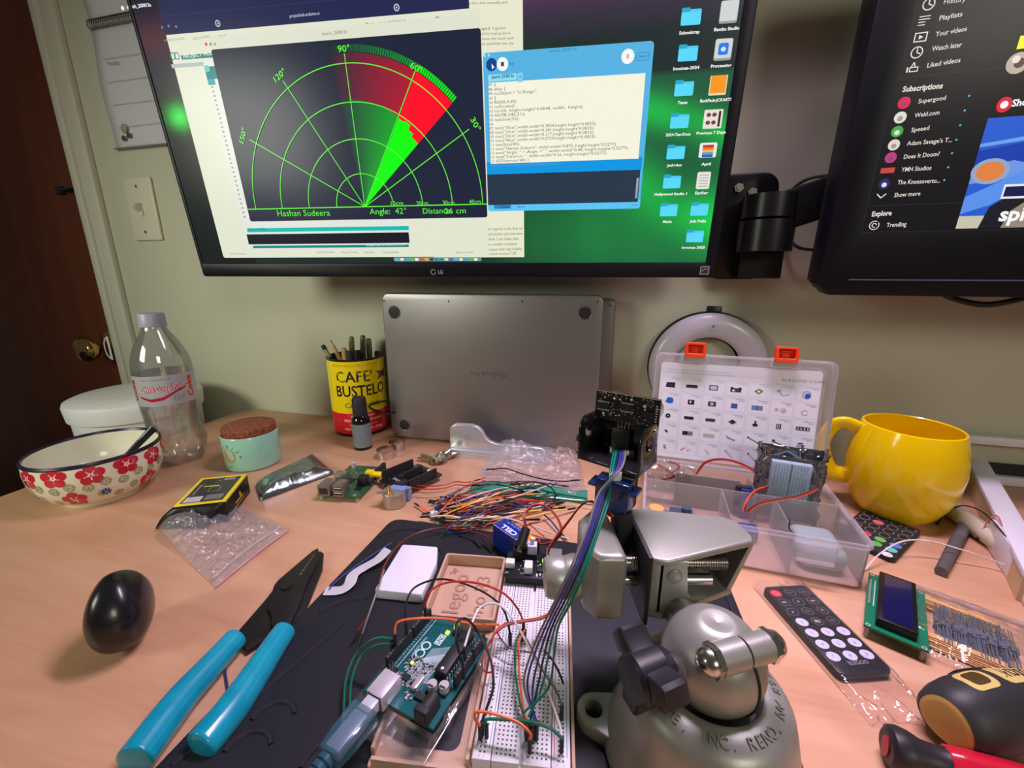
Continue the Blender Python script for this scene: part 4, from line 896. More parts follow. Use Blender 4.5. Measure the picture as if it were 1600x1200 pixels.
Lk(lw.outputs['Fresnel'],ms[2].inputs[0]); Lk(ms[1].outputs[0],ms[2].inputs[1]); Lk(g_.outputs[0],ms[2].inputs[2]); Lk(ms[2].outputs[0],o_.inputs[0])
th=.0016
def wallbox(b,x0,y0,x1,y1,z0=0,z1=KH,t=th):
    L_=math.hypot(x1-x0,y1-y0); a=math.atan2(y1-y0,x1-x0)
    b.box((L_,t,z1-z0),((x0+x1)/2,(y0+y1)/2,(z0+z1)/2),bev=.0004,seg=1,rot=Matrix.Rotation(a,4,'Z'))
b=B(frost)
out=rr(0,0,KWd,KD,.007,4); inn=rr(th,th,KWd-th,KD-th,.006,4)
# outer shell: walls as a ring with latch recesses in front, and a floor
b.prism(out,.0,.0012)
b.prism(out,.0012,KH-.0045,holes=[inn]); 
b.prism(rr(-.0018,-.0018,KWd+.0018,KD+.0018,.008,4),KH-.0045,KH,holes=[inn],bev=.0005,seg=1)
b.done('tray',kit)
b=B(frost); ym=.0745
wallbox(b,th,ym,KWd-th,ym,.001,KH-.002); b.done('long_divider',kit)
for i,(x0,x1) in enumerate(((.083,.092),(.135,.140),)):
    b=B(frost); wallbox(b,x0,th,x0-.001,ym-th,.001,KH-.002); b.done('cross_divider',kit)
b=B(frost); wallbox(b,.118,ym+th,.118,KD-th,.001,KH-.004); b.done('cross_divider',kit)
for x in (.040,.150):
    b=B(frost); b.box((.034,.006,.020),(x,-.0042,KH-.014),bev=.0015); b.box((.030,.004,.003),(x,-.009,KH-.020),bev=.001); b.done('latch_catch',kit)
# lid
hinge=KM_@V((0,KD,KH-.002)); ltl=PY(1030,553,.548); 
qv=V((0,0,0)); LTM=vplane(hinge+KY_*.003,KX,tilt=14.0)
def tiltfix():
    best=None
    for k in range(-10,40):
        M=vplane(hinge+KY_*.003,KX,tilt=k); p=(M@V((0,.132,0))-CAM); c_=p.x,(p.y*math.cos(TH)-p.z*math.sin(TH)),(p.y*math.sin(TH)+p.z*math.cos(TH))
        py=600-F*c_[2]/c_[1]; px=800+F*c_[0]/c_[1]
        e=abs(px-1030)+abs(py-553)*.3
        if best is None or e<best[0]: best=(e,k,px,py)
    return best
print('TILT',tiltfix())
LTM=vplane(hinge+KY_*.003,KX,tilt=tiltfix()[1])
I=MW[kit.name].inverted()@LTM
qk=planeq(LTM); LHt=qk(1160,557)[1]
lidshell=bpy.data.materials.new('lid_plastic'); lidshell=frost
b=B(frost); b.prism(rr(0,0,KWd,LHt,.009,5),-.0016,0,I); b.prism(rr(0,0,KWd,LHt,.009,5),-.0016,.010,I,holes=[rr(.003,.003,KWd-.003,LHt-.003,.007,5)],bev=.0008,seg=1)
b.prism(rr(.008,.008,KWd-.008,LHt-.008,.009,5),0,.0016,I); b.done('lid',kit)
ored=mat('orange_latch',rgb(240,66,20),.38)
for x in (1085,1226):
    a=qk(x,552); Mx=I@Matrix.Translation(V((a[0],LHt,.004)))
    b=B(ored); b.prism(rr(-.0115,-.004,.0115,.014,.002,3),-.002,.008,Mx,holes=[rr(-.0085,.0005,.0085,.011,.001,3)],bev=.0005,seg=1); b.prism(rr(-.011,-.003,.011,.013,.002,3),-.003,.000,Mx); b.box((.011,.0015,.002),(0,.0085,.001),M=Mx); b.box((.008,.004,.0015),(0,.004,.001),M=Mx); b.done('latch',kit)
    b=B(frost); b.prism(rr(-.0155,-.011,.0155,.001,.001,2),-.001,.0072,Mx,holes=[rr(-.0135,-.0095,.0135,-.0005,.001,2)]); b.done('latch_pocket',kit)
# printed contents card behind the lid, seen reversed
cd_=Cv(lambda x,y,h: I@V((x,y,.0022+h)),qk)
pc=rgb(232,232,244); a=qk(1038,590); b_=qk(1272,700)
cx0,cx1=.008,KWd-.012; cy0_,cy1_=.006,LHt-.012
cd_.rrect(cx0,cy0_,cx1,cy1_,.004,pc)
yt=LHt-.0215
cd_.text('Please scan or visit the following tutorial and datasheets of the kit here',cx0+.078,yt,.0016,rgb(120,150,190),width=.070,mirror=True,)
cd_.text('www.elegoo.com/pages/arduino-kits-support-files more details',cx0+.084,yt-.0035,.0016,rgb(120,150,190),width=.076,mirror=True)
cd_.text('ELEGOO COM',KWd-.052,yt-.0045,.0028,rgb(120,120,125),width=.042)
gx=(cx1-cx0-.002)/7; gy=(yt-.0075-cy0_)/5.25
k1,k2,bl,gr,tn=rgb(30,30,32),rgb(60,60,64),rgb(30,100,200),rgb(90,140,70),rgb(150,130,110)
def it(k,X,Y):
    D=cd_
    if k==0: D.poly([(X-.006,Y-.003),(X-.005,Y+.003),(X+.005,Y+.0035),(X+.005,Y-.0035)],k1); D.rect(X-.003,Y-.001,X+.002,Y+.001,k2)
    elif k==1: D.rect(X-.0068,Y-.0022,X+.0068,Y+.002,rgb(110,130,120)); D.rect(X-.006,Y-.0013,X+.006,Y+.0016,k1)
    elif k==2: D.rect(X-.0050,Y-.003,X+.005,Y+.0035,rgb(90,90,130)); D.rect(X-.0036,Y-.0018,X+.0036,Y+.0024,rgb(200,205,225))
    elif k==3: D.rect(X-.006,Y-.003,X+.006,Y+.002,k2); D.rect(X-.006,Y,X-.003,Y+.003,k1); D.rect(X+.003,Y,X+.006,Y+.003,k1); D.rect(X-.004,Y-.002,X-.001,Y,pc)
    elif k==4: D.poly([(X-.005,Y),(X,Y+.0035),(X+.005,Y+.0005),(X,Y-.0035)],gr); D.poly([(X-.002,Y),(X,Y+.0018),(X+.002,Y),(X,Y-.0016)],pc)
    elif k==5: D.rect(X-.006,Y+.001,X-.002,Y+.004,rgb(170,170,180)); D.line([(X-.003,Y+.001),(X,Y-.003),(X+.004,Y-.002),(X+.007,Y-.001)],.0006,rgb(170,30,40))
    elif k==6: D.arc(X,Y,.0042,.0007,20,320,rgb(40,60,150),n=16); D.disc(X+.001,Y-.001,.0032,rgb(50,80,190),n=10)
    elif k==7: D.poly([(X-.005,Y-.002),(X-.002,Y+.004),(X+.003,Y+.004),(X+.005,Y+.001),(X+.004,Y-.003),(X,Y-.004)],bl)
    elif k==8: D.rect(X-.003,Y-.003,X+.0045,Y+.003,k1); D.rect(X-.001,Y-.001,X+.001,Y+.0018,pc)
    elif k==9: D.rect(X-.0045,Y-.003,X+.0045,Y+.003,k2); D.disc(X,Y,.002,rgb(190,190,190),n=10)
    elif k==10: D.rect(X-.0035,Y-.003,X+.0035,Y+.003,rgb(50,90,170))
    elif k==11: D.rect(X-.006,Y-.0027,X+.006,Y+.0027,rgb(110,130,170)); D.rect(X-.001,Y-.0027,X+.001,Y+.0027,bl)
    elif k==12: D.disc(X-.004,Y,.002,rgb(210,170,150),n=8); D.disc(X+.003,Y-.0005,.003,rgb(220,170,150),n=8); D.rect(X,Y-.001,X+.003,Y+.002,rgb(200,200,210))
    elif k==13: D.arc(X,Y-.001,.003,.0006,30,340,rgb(150,150,155),n=16)
    elif k==14: D.disc(X,Y,.003,k1,n=14); D.disc(X,Y,.0008,pc,n=6)
    elif k in(15,16): D.rect(X-.0055,Y-.0022,X+.0055,Y+.0016,k1 if k==15 else k2)
    elif k==17: D.poly([(X-.005,Y),(X,Y+.002),(X+.005,Y),(X,Y-.003)],k2); D.disc(X,Y+.001,.0025,k1,n=10,ry=.0018)
    elif k==18: D.disc(X,Y-.001,.003,k1,n=10,ry=.002); D.rect(X-.0008,Y,X+.001,Y+.004,k1)
    elif k==19: D.rect(X-.0025,Y-.003,X+.0025,Y+.003,k1); D.frame(X-.0015,Y-.002,X+.001,Y+.002,.0005,pc)
    elif k==20: 
        D.rect(X-.007,Y-.002,X+.007,Y+.0022,k2); [D.text('8',X-.0058+.0034*j,Y-.0013,.0026,pc) for j in range(4)]
    elif k==21: D.poly([(X-.003,Y+.001),(X-.001,Y+.002),(X+.002,Y-.001),(X,Y-.002)],k1)
    elif k==22: D.rrect(X-.006,Y-.0025,X+.006,Y+.0025,.0006,k1); [D.disc(X+.001+.0018*i,Y-.0015+.0015*j,.0005,pc,n=6) for i in range(3) for j in range(3)]
    elif k==23: D.rect(X-.0065,Y-.002,X+.0065,Y+.002,rgb(180,180,180))
    elif k==24: D.line([(X-.005,Y+.002),(X+.004,Y-.003),(X+.005,Y-.002),(X-.004,Y-.0005),(X-.005,Y+.003)],.0006,rgb(90,95,130))
    elif k==25: D.line([(X-.006,Y+.003),(X+.006,Y-.003)],.0008,k1); D.disc(X-.006,Y+.003,.0011,k1,n=8); D.disc(X+.006,Y-.003,.0011,k1,n=8)
    elif k==26: D.line([(X-.005,Y+.002),(X+.001,Y-.0005),(X+.006,Y-.002)],.0016,tn); D.disc(X-.0035,Y+.0022,.0018,k2,n=8)
    elif k==27: D.rect(X-.004,Y-.003,X+.004,Y+.001,rgb(160,165,175)); D.rect(X+.001,Y-.003,X+.003,Y+.001,rgb(60,60,120)); D.rect(X-.003,Y+.0015,X+.002,Y+.003,k1)
    elif k==28: D.line([(X-.002,Y+.002),(X+.001,Y)],.001,k2); D.line([(X-.002,Y-.001),(X+.001,Y-.003)],.001,k1)
    elif k==29: [D.disc(X-.005+.0025*j,Y-.002+.002*(j%3),.0009,cc,n=8) for j,cc in enumerate((k1,rgb(190,40,50),rgb(220,200,170),rgb(60,90,140),rgb(200,200,200)))]
    elif k==30: D.line([(X-.002,Y+.002),(X+.003,Y-.003)],.0025,rgb(215,215,215))
    elif k in (31,32): D.line([(X-.004,Y+.003),(X+.004,Y-.004)],.0007,rgb(170,170,170)); D.disc(X-.004,Y+.003,.0009,k1,n=6)
    else: D.line([(X-.003,Y),(X+.003,Y-.001)],.0008,k2)
for j in range(5):
    for i in range(7):
        X=cx0+.002+gx*(i+.5); Y=yt-.0075-gy*(j+.5)
        for (x0,y0,x1,y1) in ((X-gx*.46,Y-gy*.45,X+gx*.46,Y-gy*.45+.0002),(X-gx*.46,Y+gy*.45,X+gx*.46,Y+gy*.45+.0002),(X-gx*.46,Y-gy*.45,X-gx*.46+.0002,Y+gy*.45),(X+gx*.46,Y-gy*.45,X+gx*.46+.0002,Y+gy*.45)): cd_.rect(x0,y0,x1,y1,rgb(175,185,205))
        for r_ in range(2): cd_.rect(X+gx*.40-(.011 if r_==0 else .006),Y+gy*(.34-.10*r_),X+gx*.40,Y+gy*(.34-.10*r_)+.0006,rgb(165,178,205))
        it(j*7+i,X-.001,Y-gy*.08)
cd_.done('contents_card',PRINT,kit)
# case contents
def kp(x,y,z): return KM_@V((x,y,z))
steelbag=mat('antistatic_film',rgb(120,126,130),.12,metal=.85,coat=.3)
fb=thing('antistatic_bag','shiny antistatic bag holding a small breadboard, standing in the case\'s back row','bag',KM_@Matrix.Translation(V((.151,.093,.002)))@Matrix.Rotation(R(-6),4,'Z'))
random.seed(5)
def crumple(u,v,w,h,amp,sc=9,seed=0): return amp*noise.noise(V((u*w*sc*20+seed,v*h*sc*20,seed)))
b=B(steelbag); b.sheet(lambda u,v:V((-.032+.064*u,.012+crumple(u,v,.07,.06,.004,4,3),.089*v)),26,22); b.done('back_film',fb,solid=.0003)
b=B(film('silver_window',(.94,.96,.98),.02,.94,.08,bump=(60,.5))); b.sheet(lambda u,v:V((-.029+.058*u,-.007+crumple(u,v,.07,.06,.002,5,8),.084*v)),22,20); b.done('front_film',fb,solid=.0002)
b=B(steelbag); 
for s_ in (-1,1): b.sheet(lambda u,v:V((s_*(.027+.006*u)+crumple(u,v,.02,.06,.006,12,5+s_),-.006+.014*u+crumple(u,v,.02,.06,.008,12,s_),.092*v)),6,22)
b.done('crumpled_side',fb,solid=.0003)
mb=thing('mini_breadboard','small pale blue-grey breadboard inside the antistatic bag in the case','breadboard',KM_@Matrix.Translation(V((.151,.0945,.006)))@Matrix.Rotation(R(-6),4,'Z')@Matrix.Rotation(R(90),4,'X')); 
b=B(plastic('mini_bb',rgb(170,195,210),.5)); b.box((.038,.047,.008),(0,.047,0),bev=.0008); b.done('board',mb)
c=Cv(lambda x,y,h:V((x,y,.0041+h)));
for j in range(5):
    for s_ in (-1,1):
        for i in range(16): c.rect(s_*(.0035+.0028*j)-.0005,.0272+.00265*i-.0005,s_*(.0035+.0028*j)+.0005,.0272+.00265*i+.0005,rgb(70,85,95))
c.rect(-.0010,.0245,.0010,.0695,rgb(110,130,145)); c.done('contact_holes',PRINT,mb)
gp=thing('grey_panel_module','flat grey module standing in the back row behind the looping servo wires','module',KM_@Matrix.Translation(V((.070,.100,.002))))
b=B(plastic('warm_grey',rgb(120,112,112),.5)); b.box((.070,.004,.042),(0,0,.021),bev=.0008); b.done('panel',gp)
b=B(BLKM); b.box((.018,.006,.036),(.040,-.002,.019),bev=.001); b.done('connector_block',gp)
m=thing('servo_motor','blurred dark blue servo lying in the case\'s front left compartment','servo',KM_@Matrix.Translation(V((.040,.045,.0015))))
b=B(plastic('servo_dark',rgb(60,76,100),.3)); b.box((.024,.012,.022),(0,0,.012),bev=.001); b.box((.033,.012,.002),(0,0,.016)); b.cyl((.005,0,.022),(.005,0,.028),.005); b.done('servo_body',m)
m=thing('sponge_part','small orange foam piece in the case\'s left corner','part',KM_@Matrix.Translation(V((.014,.045,.0015))))
b=B(mat('orange_foam',rgb(240,170,100),.8,sss=.2)); b.lathe([(0,0),(.008,.001),(.010,.010),(.008,.022),(0,.025)],18); b.done('foam_body',m)
m=thing('blue_relay','small blue component in the case\'s middle compartment','component',KM_@Matrix.Translation(V((.108,.050,.0015))))
b=B(plastic('relayblue',rgb(60,80,150),.35)); b.box((.018,.014,.014),(0,0,.007),bev=.001); b.done('relay_body',m)
m=thing('blue_relay','small dark blue component beside the mini breadboard\'s lower corner','component',KM_@Matrix.Translation(V((.112,.096,.0015))))
b=B(plastic('relayblue2',rgb(34,46,130),.35)); b.box((.012,.010,.036),(0,0,.018),bev=.001); b.done('relay_body',m)
m=thing('component_bundle','grey-green bundle of small parts in the case\'s front right compartment','components',KM_@Matrix.Translation(V((.166,.036,.0015))))
b=B(plastic('greygreen',rgb(150,165,165),.6)); b.box((.040,.050,.022),(0,0,.012),bev=.008,seg=3); b.done('bundle',m)
clrb=film('clear_bag',(1,1,1),.07,.90,.08,bump=(70,.6))
m=thing('small_zip_bag','small clear bag of crossed leads at the back left of the case','bag',KM_@Matrix.Translation(V((.030,.100,.003))))
b=B(clrb); b.sheet(lambda u,v:V((-.026+.052*u,.006*math.sin(v*5)+crumple(u,v,.05,.05,.008,8),.056*v)),18,18); b.done('bag_film',m,solid=.0002)
b=B(plastic('redwire',rgb(150,30,45),.4)); b.tube([(-.016,.004,.046),(.004,.004,.034),(-.010,.004,.028),(.008,.004,.046),(-.004,.004,.052)],.0012,6,6); b.done('coiled_lead',m)
# servo leads arching out of the case (three-wire ribbons)
def ribbon(name,label,pts,cols,w,M0,up=(0,0,1)):
    t=thing(name,label,'wire',V(pts[0])); I_=MW[t.name].inverted()
    for k,(cc,nm) in enumerate(cols):
        off=(k-(len(cols)-1)/2)*w*1.9
        P_=[V(p) for p in pts]; q=[]
        for i,p in enumerate(P_):
            d=(P_[min(i+1,len(P_)-1)]-P_[max(i-1,0)]).normalized(); s_=d.cross(V(up)).normalized(); q.append(I_@(p+s_*off))
        b=B(plastic('wire_'+nm,cc,.4)); b.tube(q,w,6,8); b.done(nm+'_wire',t)
    return t
ocols=[(rgb(120,40,20),'brown'),(rgb(190,40,30),'red'),(rgb(235,110,60),'orange')]
ribbon('servo_lead','red and orange servo lead arching over the case\'s back row',[PY(1085,752,.47),PY(1090,738,.475),PY(1104,722,.475),PY(1130,718,.47),PY(1160,726,.46),PY(1185,741,.45),PY(1204,753,.44),PY(1200,760,.43),PY(1180,768,.42),PY(1166,785,.41),PY(1162,800,.405)],ocols,.00055,None,up=(0,-1,.3))
ribbon('servo_lead','red and orange servo lead curving up from the middle compartment to the foil bag',[PY(1168,800,.40),PY(1185,788,.40),PY(1215,781,.40),PY(1245,776,.40),PY(1268,768,.40),PY(1277,763,.402)],ocols,.00055,None,up=(0,-1,.3))
cable('thin_lead','short black wire hooked over the case\'s inner divider','wire',[PY(1232,810,.35),PY(1234,814,.352),PY(1233,826,.352),PY(1240,832,.35)],.0006,BLK)
# ================================================================ yellow mug
MG=V((.456,.452,0)); yel=mat('yellow_glaze',rgb(250,212,0),.16,coat=.5,spec=.5)
mg=thing('coffee_mug','big round glossy yellow mug at the right of the desk','mug',MG)
MZ=1.09
mp__=[(.030,0),(.033,.002),(.0405,.010),(.048,.024),(.0525,.042),(.0535,.058),(.0518,.076),(.0478,.092),(.0450,.1005)]
b=B(yel); b.lathe([(0,.003),(.028,.003)]+mp__+[(.0436,.1012),(.0424,.1000),(.0445,.090),(.0485,.075),(.050,.058),(.049,.042),(.044,.024),(.035,.012),(0,.010)],72,Matrix.Diagonal((1,1,MZ,1))); b.done('mug_body',mg)
ha=R(152); hx=V((math.cos(ha),math.sin(ha),0))
b=B(yel); b.tube([hx*.044+V((0,0,.097)),hx*.060+V((0,0,.103)),hx*.072+V((0,0,.097)),hx*.079+V((0,0,.074)),hx*.072+V((0,0,.050)),hx*.063+V((0,0,.038)),hx*.048+V((0,0,.036))],.0060,14,8,flat=.0100); b.done('handle',mg)
# ================================================================ white frame, beige tube, pen and wires at the right edge
wf=mat('white_lacquer',rgb(228,226,236),.4)
fo=P(1534,705,.030); fe=P(1640,880,.030)
WD=(fe-fo).normalized(); FM=frame(fo,WD); 
fr_=thing('white_frame','white wooden frame lying flat behind the yellow mug and running off to the right','frame',FM)
FLn=(fe-fo).length
b=B(wf); b.box((FLn+.12,.020,.006),((FLn)/2-.03,-.010,-.003),bev=.0006); b.done('rail_top',fr_)
b=B(plastic('raw_board',rgb(206,176,138),.7)); b.box((FLn+.118,.014,.024),((FLn)/2-.03,-.012,-.018)); b.done('rail_core',fr_)
q0=loc(FM,P(1560,812,.030)); 
b=B(wf); L0=loc(FM,P(1562,812,.030)); L1=loc(FM,P(1640,915,.030)); d=L1-L0; b.box((d.length,.012,.028),((L0+L1)/2+V((0,0,-.015))),bev=.0006,rot=Matrix.Rotation(math.atan2(d.y,d.x),4,'Z')); b.done('cross_rail',fr_)
a0=wq(1470,672); a1=wq(1700,682)
rs=thing('wall_rail','white horizontal rail on the wall at the right, behind the mug','rail',WM@Matrix.Translation(V((a0[0],a0[1]-.006,0))))
b=B(wf); b.box((.8,.011,.014),(.4,0,.007),bev=.001); b.done('rail',rs)
a0=wq(1500,752)
rs=thing('wall_rail','white strip lying along the desk\'s back edge at the far right','rail',WM@Matrix.Translation(V((a0[0]-.03,0,0))))
b=B(wf); b.box((.9,.012,.016),(.45,.0062,.0082),bev=.001); b.done('strip',rs)
b=B(BLKM); b.box((.9,.014,.008),(.45,.0195,.0045)); b.done('gap_shade_strip',rs)  # black strip stands in for the shade in the gap
tb=thing('cardboard_tube','pale beige tube lying on the desk beside the white frame','tube',P(1470,792,.010))
b=B(plastic('beige_tube',rgb(214,206,184),.5)); p0=P(1462,778,.0105)-P(1470,792,.010); p1=P(1578,860,.0105)-P(1470,792,.010); b.cyl(p0,p1,.0095,seg=28); b.done('tube_body',tb)
pn=thing('grey_pen','grey pen-shaped tool lying between the tube and the zip bag','pen',P(1507,822,.007))
p0=P(1507,822,.0059)-P(1507,822,.007); p1=P(1470,893,.0050)-P(1507,822,.007)
b=B(plastic('dull_grey',rgb(112,106,104),.5)); b.cyl(p0.lerp(p1,.0),p0.lerp(p1,.3),.0058,.0054,seg=20); b.done('pen_cap',pn)
b=B(plastic('dull_grey2',rgb(92,88,88),.5)); b.cyl(p0.lerp(p1,.3),p1,.0054,.0046,seg=20); b.done('pen_barrel',pn)
def lead_with_sleeve(label,pts,col,nm,sleeve0=True,sleeve1=False,r=.0007):
    t=thing('jumper_wire',label,'wire',V(pts[0])); o=MW[t.name]; q=[loc(o,p) for p in pts]
    b=B(plastic('wire_'+nm,col,.4)); b.tube(q,r,6,8); b.done('wire',t)
    for f,(a,c2) in ((sleeve0,(0,1)),(sleeve1,(-1,-2))):
        if f:
            d=(q[a]-q[c2]).normalized(); b=B(BLK); b.cyl(q[a]-d*.001,q[a]+d*.012,.0013,seg=8); b.done('sleeve',t)
    return t
lead_with_sleeve('black jumper wire arching over the beige tube, its plug beside the mug',[P(1466,816,.002),P(1480,800,.012),P(1505,790,.024),P(1535,800,.03),P(1565,830,.03),P(1590,870,.022),P(1612,905,.012)],(.012,.012,.014),'black')
lead_with_sleeve('orange-red jumper wire hooked on the tube at the right edge',[P(1536,828,.016),P(1545,812,.028),P(1558,806,.034),P(1566,822,.03),P(1578,860,.012),P(1592,895,.002),P(1612,925,.002)],rgb(215,110,95),'salmon')
lead_with_sleeve('white wire arching from the parts case across the zip bag',[P(1352,890,.002),P(1375,865,.012),P(1410,846,.018),P(1450,845,.019),P(1500,858,.016),P(1550,875,.010),P(1610,900,.004)],rgb(225,222,222),'white',False)
# colour remote
CRM=frame(P(1402,845,0),P(1438,836)-P(1366,811)); 
def remote_frame(tl,tr,bl_):
    A=P(*tl);B_=P(*tr);C_=P(*bl_); X=(B_-A).normalized(); return A,X,(C_-A).length
A=P(1366,811);Bq=P(1438,836);Cq=P(1400,878)
Yd=(Bq-Cq).normalized(); CM_=frame(Cq,Yd)     # x along the long side, y left of it
cr_=thing('led_remote','flat black remote with coloured buttons lying under the yellow mug','remote control',CM_)
Lr=(Bq-Cq).length; Wr=.040
CL=.086
b=B(BLKM); b.prism(rr(Lr-CL,0,Lr,.052,.004,4),0,.006,bev=.0006); b.done('case',cr_)
c=Cv(lambda x,y,h:V((x,y,.006+h)))
gcol=[[rgb(230,40,60),rgb(40,130,60),rgb(40,90,190),rgb(235,235,240)],[rgb(240,70,60),rgb(70,160,70),rgb(60,140,220),rgb(235,235,240)],]
cols_=[(245,245,245),(60,200,170),(50,120,210),(40,30,80),(80,180,60),(90,190,70),(230,40,60),(235,80,80)]
for i in range(6):
    for j in range(4):
        x=Lr-.008-.0125*i; y=.007+.0125*j
        outl=rgb(150,150,150)
        c.disc(x,y,.0052,outl,n=20,ry=.0048); c.disc(x,y,.0047,rgb(26,22,24),n=20,ry=.0043)
fillc={(3,0):rgb(240,240,245),(3,1):rgb(90,200,200),(3,2):rgb(70,140,220),(3,3):rgb(40,30,90),(2,2):rgb(60,40,80)}
pxs=[((1388,867),rgb(240,240,245)),((1390,859),rgb(90,200,190)),((1397,852),rgb(60,130,215)),((1371,846),rgb(80,190,70)),((1378,840),rgb(90,200,70)),((1360,834),rgb(240,40,70)),((1375,817),rgb(230,90,90))]
for (x,y),cc in pxs:
    p=CM_.inverted()@P(x,y,.006); gx_=round((Lr-.008-p.x)/.0125); gy_=round((p.y-.007)/.0125)
    c.disc(Lr-.008-.0125*gx_,.007+.0125*gy_,.0048,cc,n=20,ry=.0044)
c.done('buttons',PRINT,cr_)
# ================================================================ dark parts tray under everything
tray=thing('organizer_tray','wide dark moulded plastic tray lying on the desk under the boards and the vise','tray',V((0,.3,0)))
tm=mat('dark_tray',rgb(28,29,38),.55,bump=(500,.1,.0004))
TP=[P(612,815),P(1150,929),P(1262,1240),P(232,1240)]
TP=[V((-.137,.430,0)),V((.203,.353,0)),V((.160,.140,0)),V((-.212,.150,0))]
TT=.0055
def rpoly(pts,r,seg=4):
    o=[]; n=len(pts)
    for i in range(n):
        a,b_,c_=V(pts[i-1][:2]),V(pts[i][:2]),V(pts[(i+1)%n][:2]); u=(a-b_).normalized(); w_=(c_-b_).normalized()
        p0=b_+u*r; p1=b_+w_*r
        for k in range(seg+1): t=k/seg; o.append(tuple((1-t)**2*p0+2*t*(1-t)*b_+t*t*p1))
    return o
tb_=rpoly(list(reversed(TP)),.014)
tb_=[(x,y-.3) for x,y in tb_]
b=B(tm); b.prism(tb_,0,TT,bev=.0015); b.done('tray_body',tray)
# raised moulded features
b=B(tm); 
def wall2(b,pts,hh=.0012,w=.0016,z0=TT):
    b.tube([V((p.x,p.y-.3,z0+.0002)) for p in pts],w,6,4,flat=hh,up=(0,0,1))
wall2(b,[P(x,y,TT) for x,y in ((592,910),(640,905),(680,890),(690,862),(672,848))]) ; b.done('moulded_rib',tray)
for pts in (((500,955),(530,940),(565,935),(572,936)),((268,1196),(410,1080),(535,975)),((592,838),(612,828),(650,826),(690,832),(716,838)),((470,1200),(492,1170),(540,1140))):
    b=B(tm); wall2(b,[P(x,y,TT) for x,y in pts]); b.done('moulded_rib',tray)
for (x,y,rx) in ((425,1125,.013),(385,1175,.013)):
    p=P(x,y,TT); b=B(tm); wall2(b,[p+V((rx*math.cos(R(a)),rx*.9*math.sin(R(a)),0)) for a in range(20,181,16)]); b.done('finger_recess_rim',tray)
p=P(1090,905,TT); b=B(tm); wall2(b,[P(x,y,TT) for x,y in ((1072,890),(1120,905),(1137,935),(1146,962))]); b.done('moulded_rib',tray)
# ================================================================ foam block, white strip
fo_=mat('white_foam',rgb(226,226,238),.9,bump=(420,.5,.002),sss=.15)
fb_=thing('foam_block','white packing foam block on the dark tray','foam',P(632,900,TT))
o=MW[fb_.name]; zt=.015
cr=[P(629,850,zt),P(684,854,zt),P(682,880,zt),P(659,929,zt),P(585,921,zt)]
b=B(fo_); loc_=[loc(o,p) for p in cr]; b.prism(rpoly([(p.x,p.y) for p in reversed(loc_)],.002,2),.0003,zt-TT,bev=.0012); b.done('foam_body',fb_)
def strip(name,label,cat,pts,w,m,th_=.0006,up=(0,0,1)):
    t=thing(name,label,cat,V(pts[0])); o=MW[t.name]; b=B(m); b.tube([loc(o,V(p)) for p in pts],w,6,6,flat=th_,up=up); b.done('strip',t); return t
strip('backing_strip','crumpled white paper backing strip at the tray\'s left edge','strip',[P(606,858,.016),P(590,874,.012),P(566,888,.008),P(552,898,.010),P(546,912,.009),P(532,922,.007),P(508,923,.007)],.0052,plastic('paper_white',rgb(196,196,202),.7))
# ================================================================ tan printed holder
HX=V((.9938,-.111,0)); HY=V((.111,.9938,0)); HO=V((-.0225,.1735,TT))
HM=Matrix(((HX.x,HY.x,0,HO.x),(HX.y,HY.y,0,HO.y),(0,0,1,HO.z),(0,0,0,1)))
tan=mat('tan_printed_plastic',rgb(198,164,140),.5,bump=(60,.05,.0004))
hd=thing('board_holder','tan 3D-printed holder with raised lettering carrying the microcontroller and breadboard','holder',HM)
b=B(tan); b.prism(rr(-.060,-.006,.0575,.170,.003,3),0,.0032,holes=[rr(-.045,.008,-.010,.080,.006,4)],bev=.0006); b.done('base_plate',hd)
b=B(tan); b.prism(rr(-.059,.094,-.0018,.169,.0025,3),.0032,.0145,holes=[rr(-.0570,.096,-.0038,.167,.0015,2)],bev=.0004); b.done('tray_rim',hd)
b=B(tan); b.box((.0020,.086,.006),(-.0028,.044,.0062)); b.box((.0020,.086,.006),(-.0585,.044,.0062)); b.box((.054,.002,.006),(-.030,-.004,.0062)); b.done('low_rim',hd)
b=B(tan); b.box((.0018,.166,.009),(.0565,.078,.0077)); b.done('right_rim',hd)
et=plastic('tan_dark',rgb(166,128,112),.6)
b=B(et)
Tx=lambda x,y,a: Matrix.Translation(V((x,y,.0032)))@Matrix.Rotation(R(a),4,'Z')
b.text('elegoo',Tx(-.034,.126,90),.0140,.0006,xs=1.05); b.done('raised_lettering',hd)
b=B(et); b.text('Uno R3',Tx(-.014,.126,90),.0120,.0006,xs=1.05); b.done('raised_lettering',hd)
b=B(et); b.text('Sp',Tx(-.047,.158,90),.006,.0005); b.done('raised_lettering',hd)
# ================================================================ breadboard
BM_=HM@Matrix.Translation(V((0,0,.0035)))
bb=thing('breadboard','long white solderless breadboard full of jumper wires in the tan holder','breadboard',BM_)
bbw=mat('breadboard_plastic',rgb(226,226,232),.45)
BW_,BL_,BH=.0547,.165,.0085
b=B(bbw); b.box((.0104,BL_,BH),(.0052,BL_/2,BH/2),bev=.0004); b.done('power_rail',bb)
b=B(bbw); b.box((.0104,BL_,BH),(BW_-.0052,BL_/2,BH/2),bev=.0004); b.done('power_rail',bb)
b=B(bbw); b.box((.0155,BL_,BH),(.0186,BL_/2,BH/2),bev=.0003); b.box((.0155,BL_,BH),(BW_-.0186,BL_/2,BH/2),bev=.0003); b.box((.0035,BL_,BH-.003),(BW_/2,BL_/2,(BH-.003)/2)); b.done('terminal_strip',bb)
c=Cv(lambda x,y,h:V((x,y,BH+h)),eps=0,h0=2e-5); hc=rgb(46,46,52)
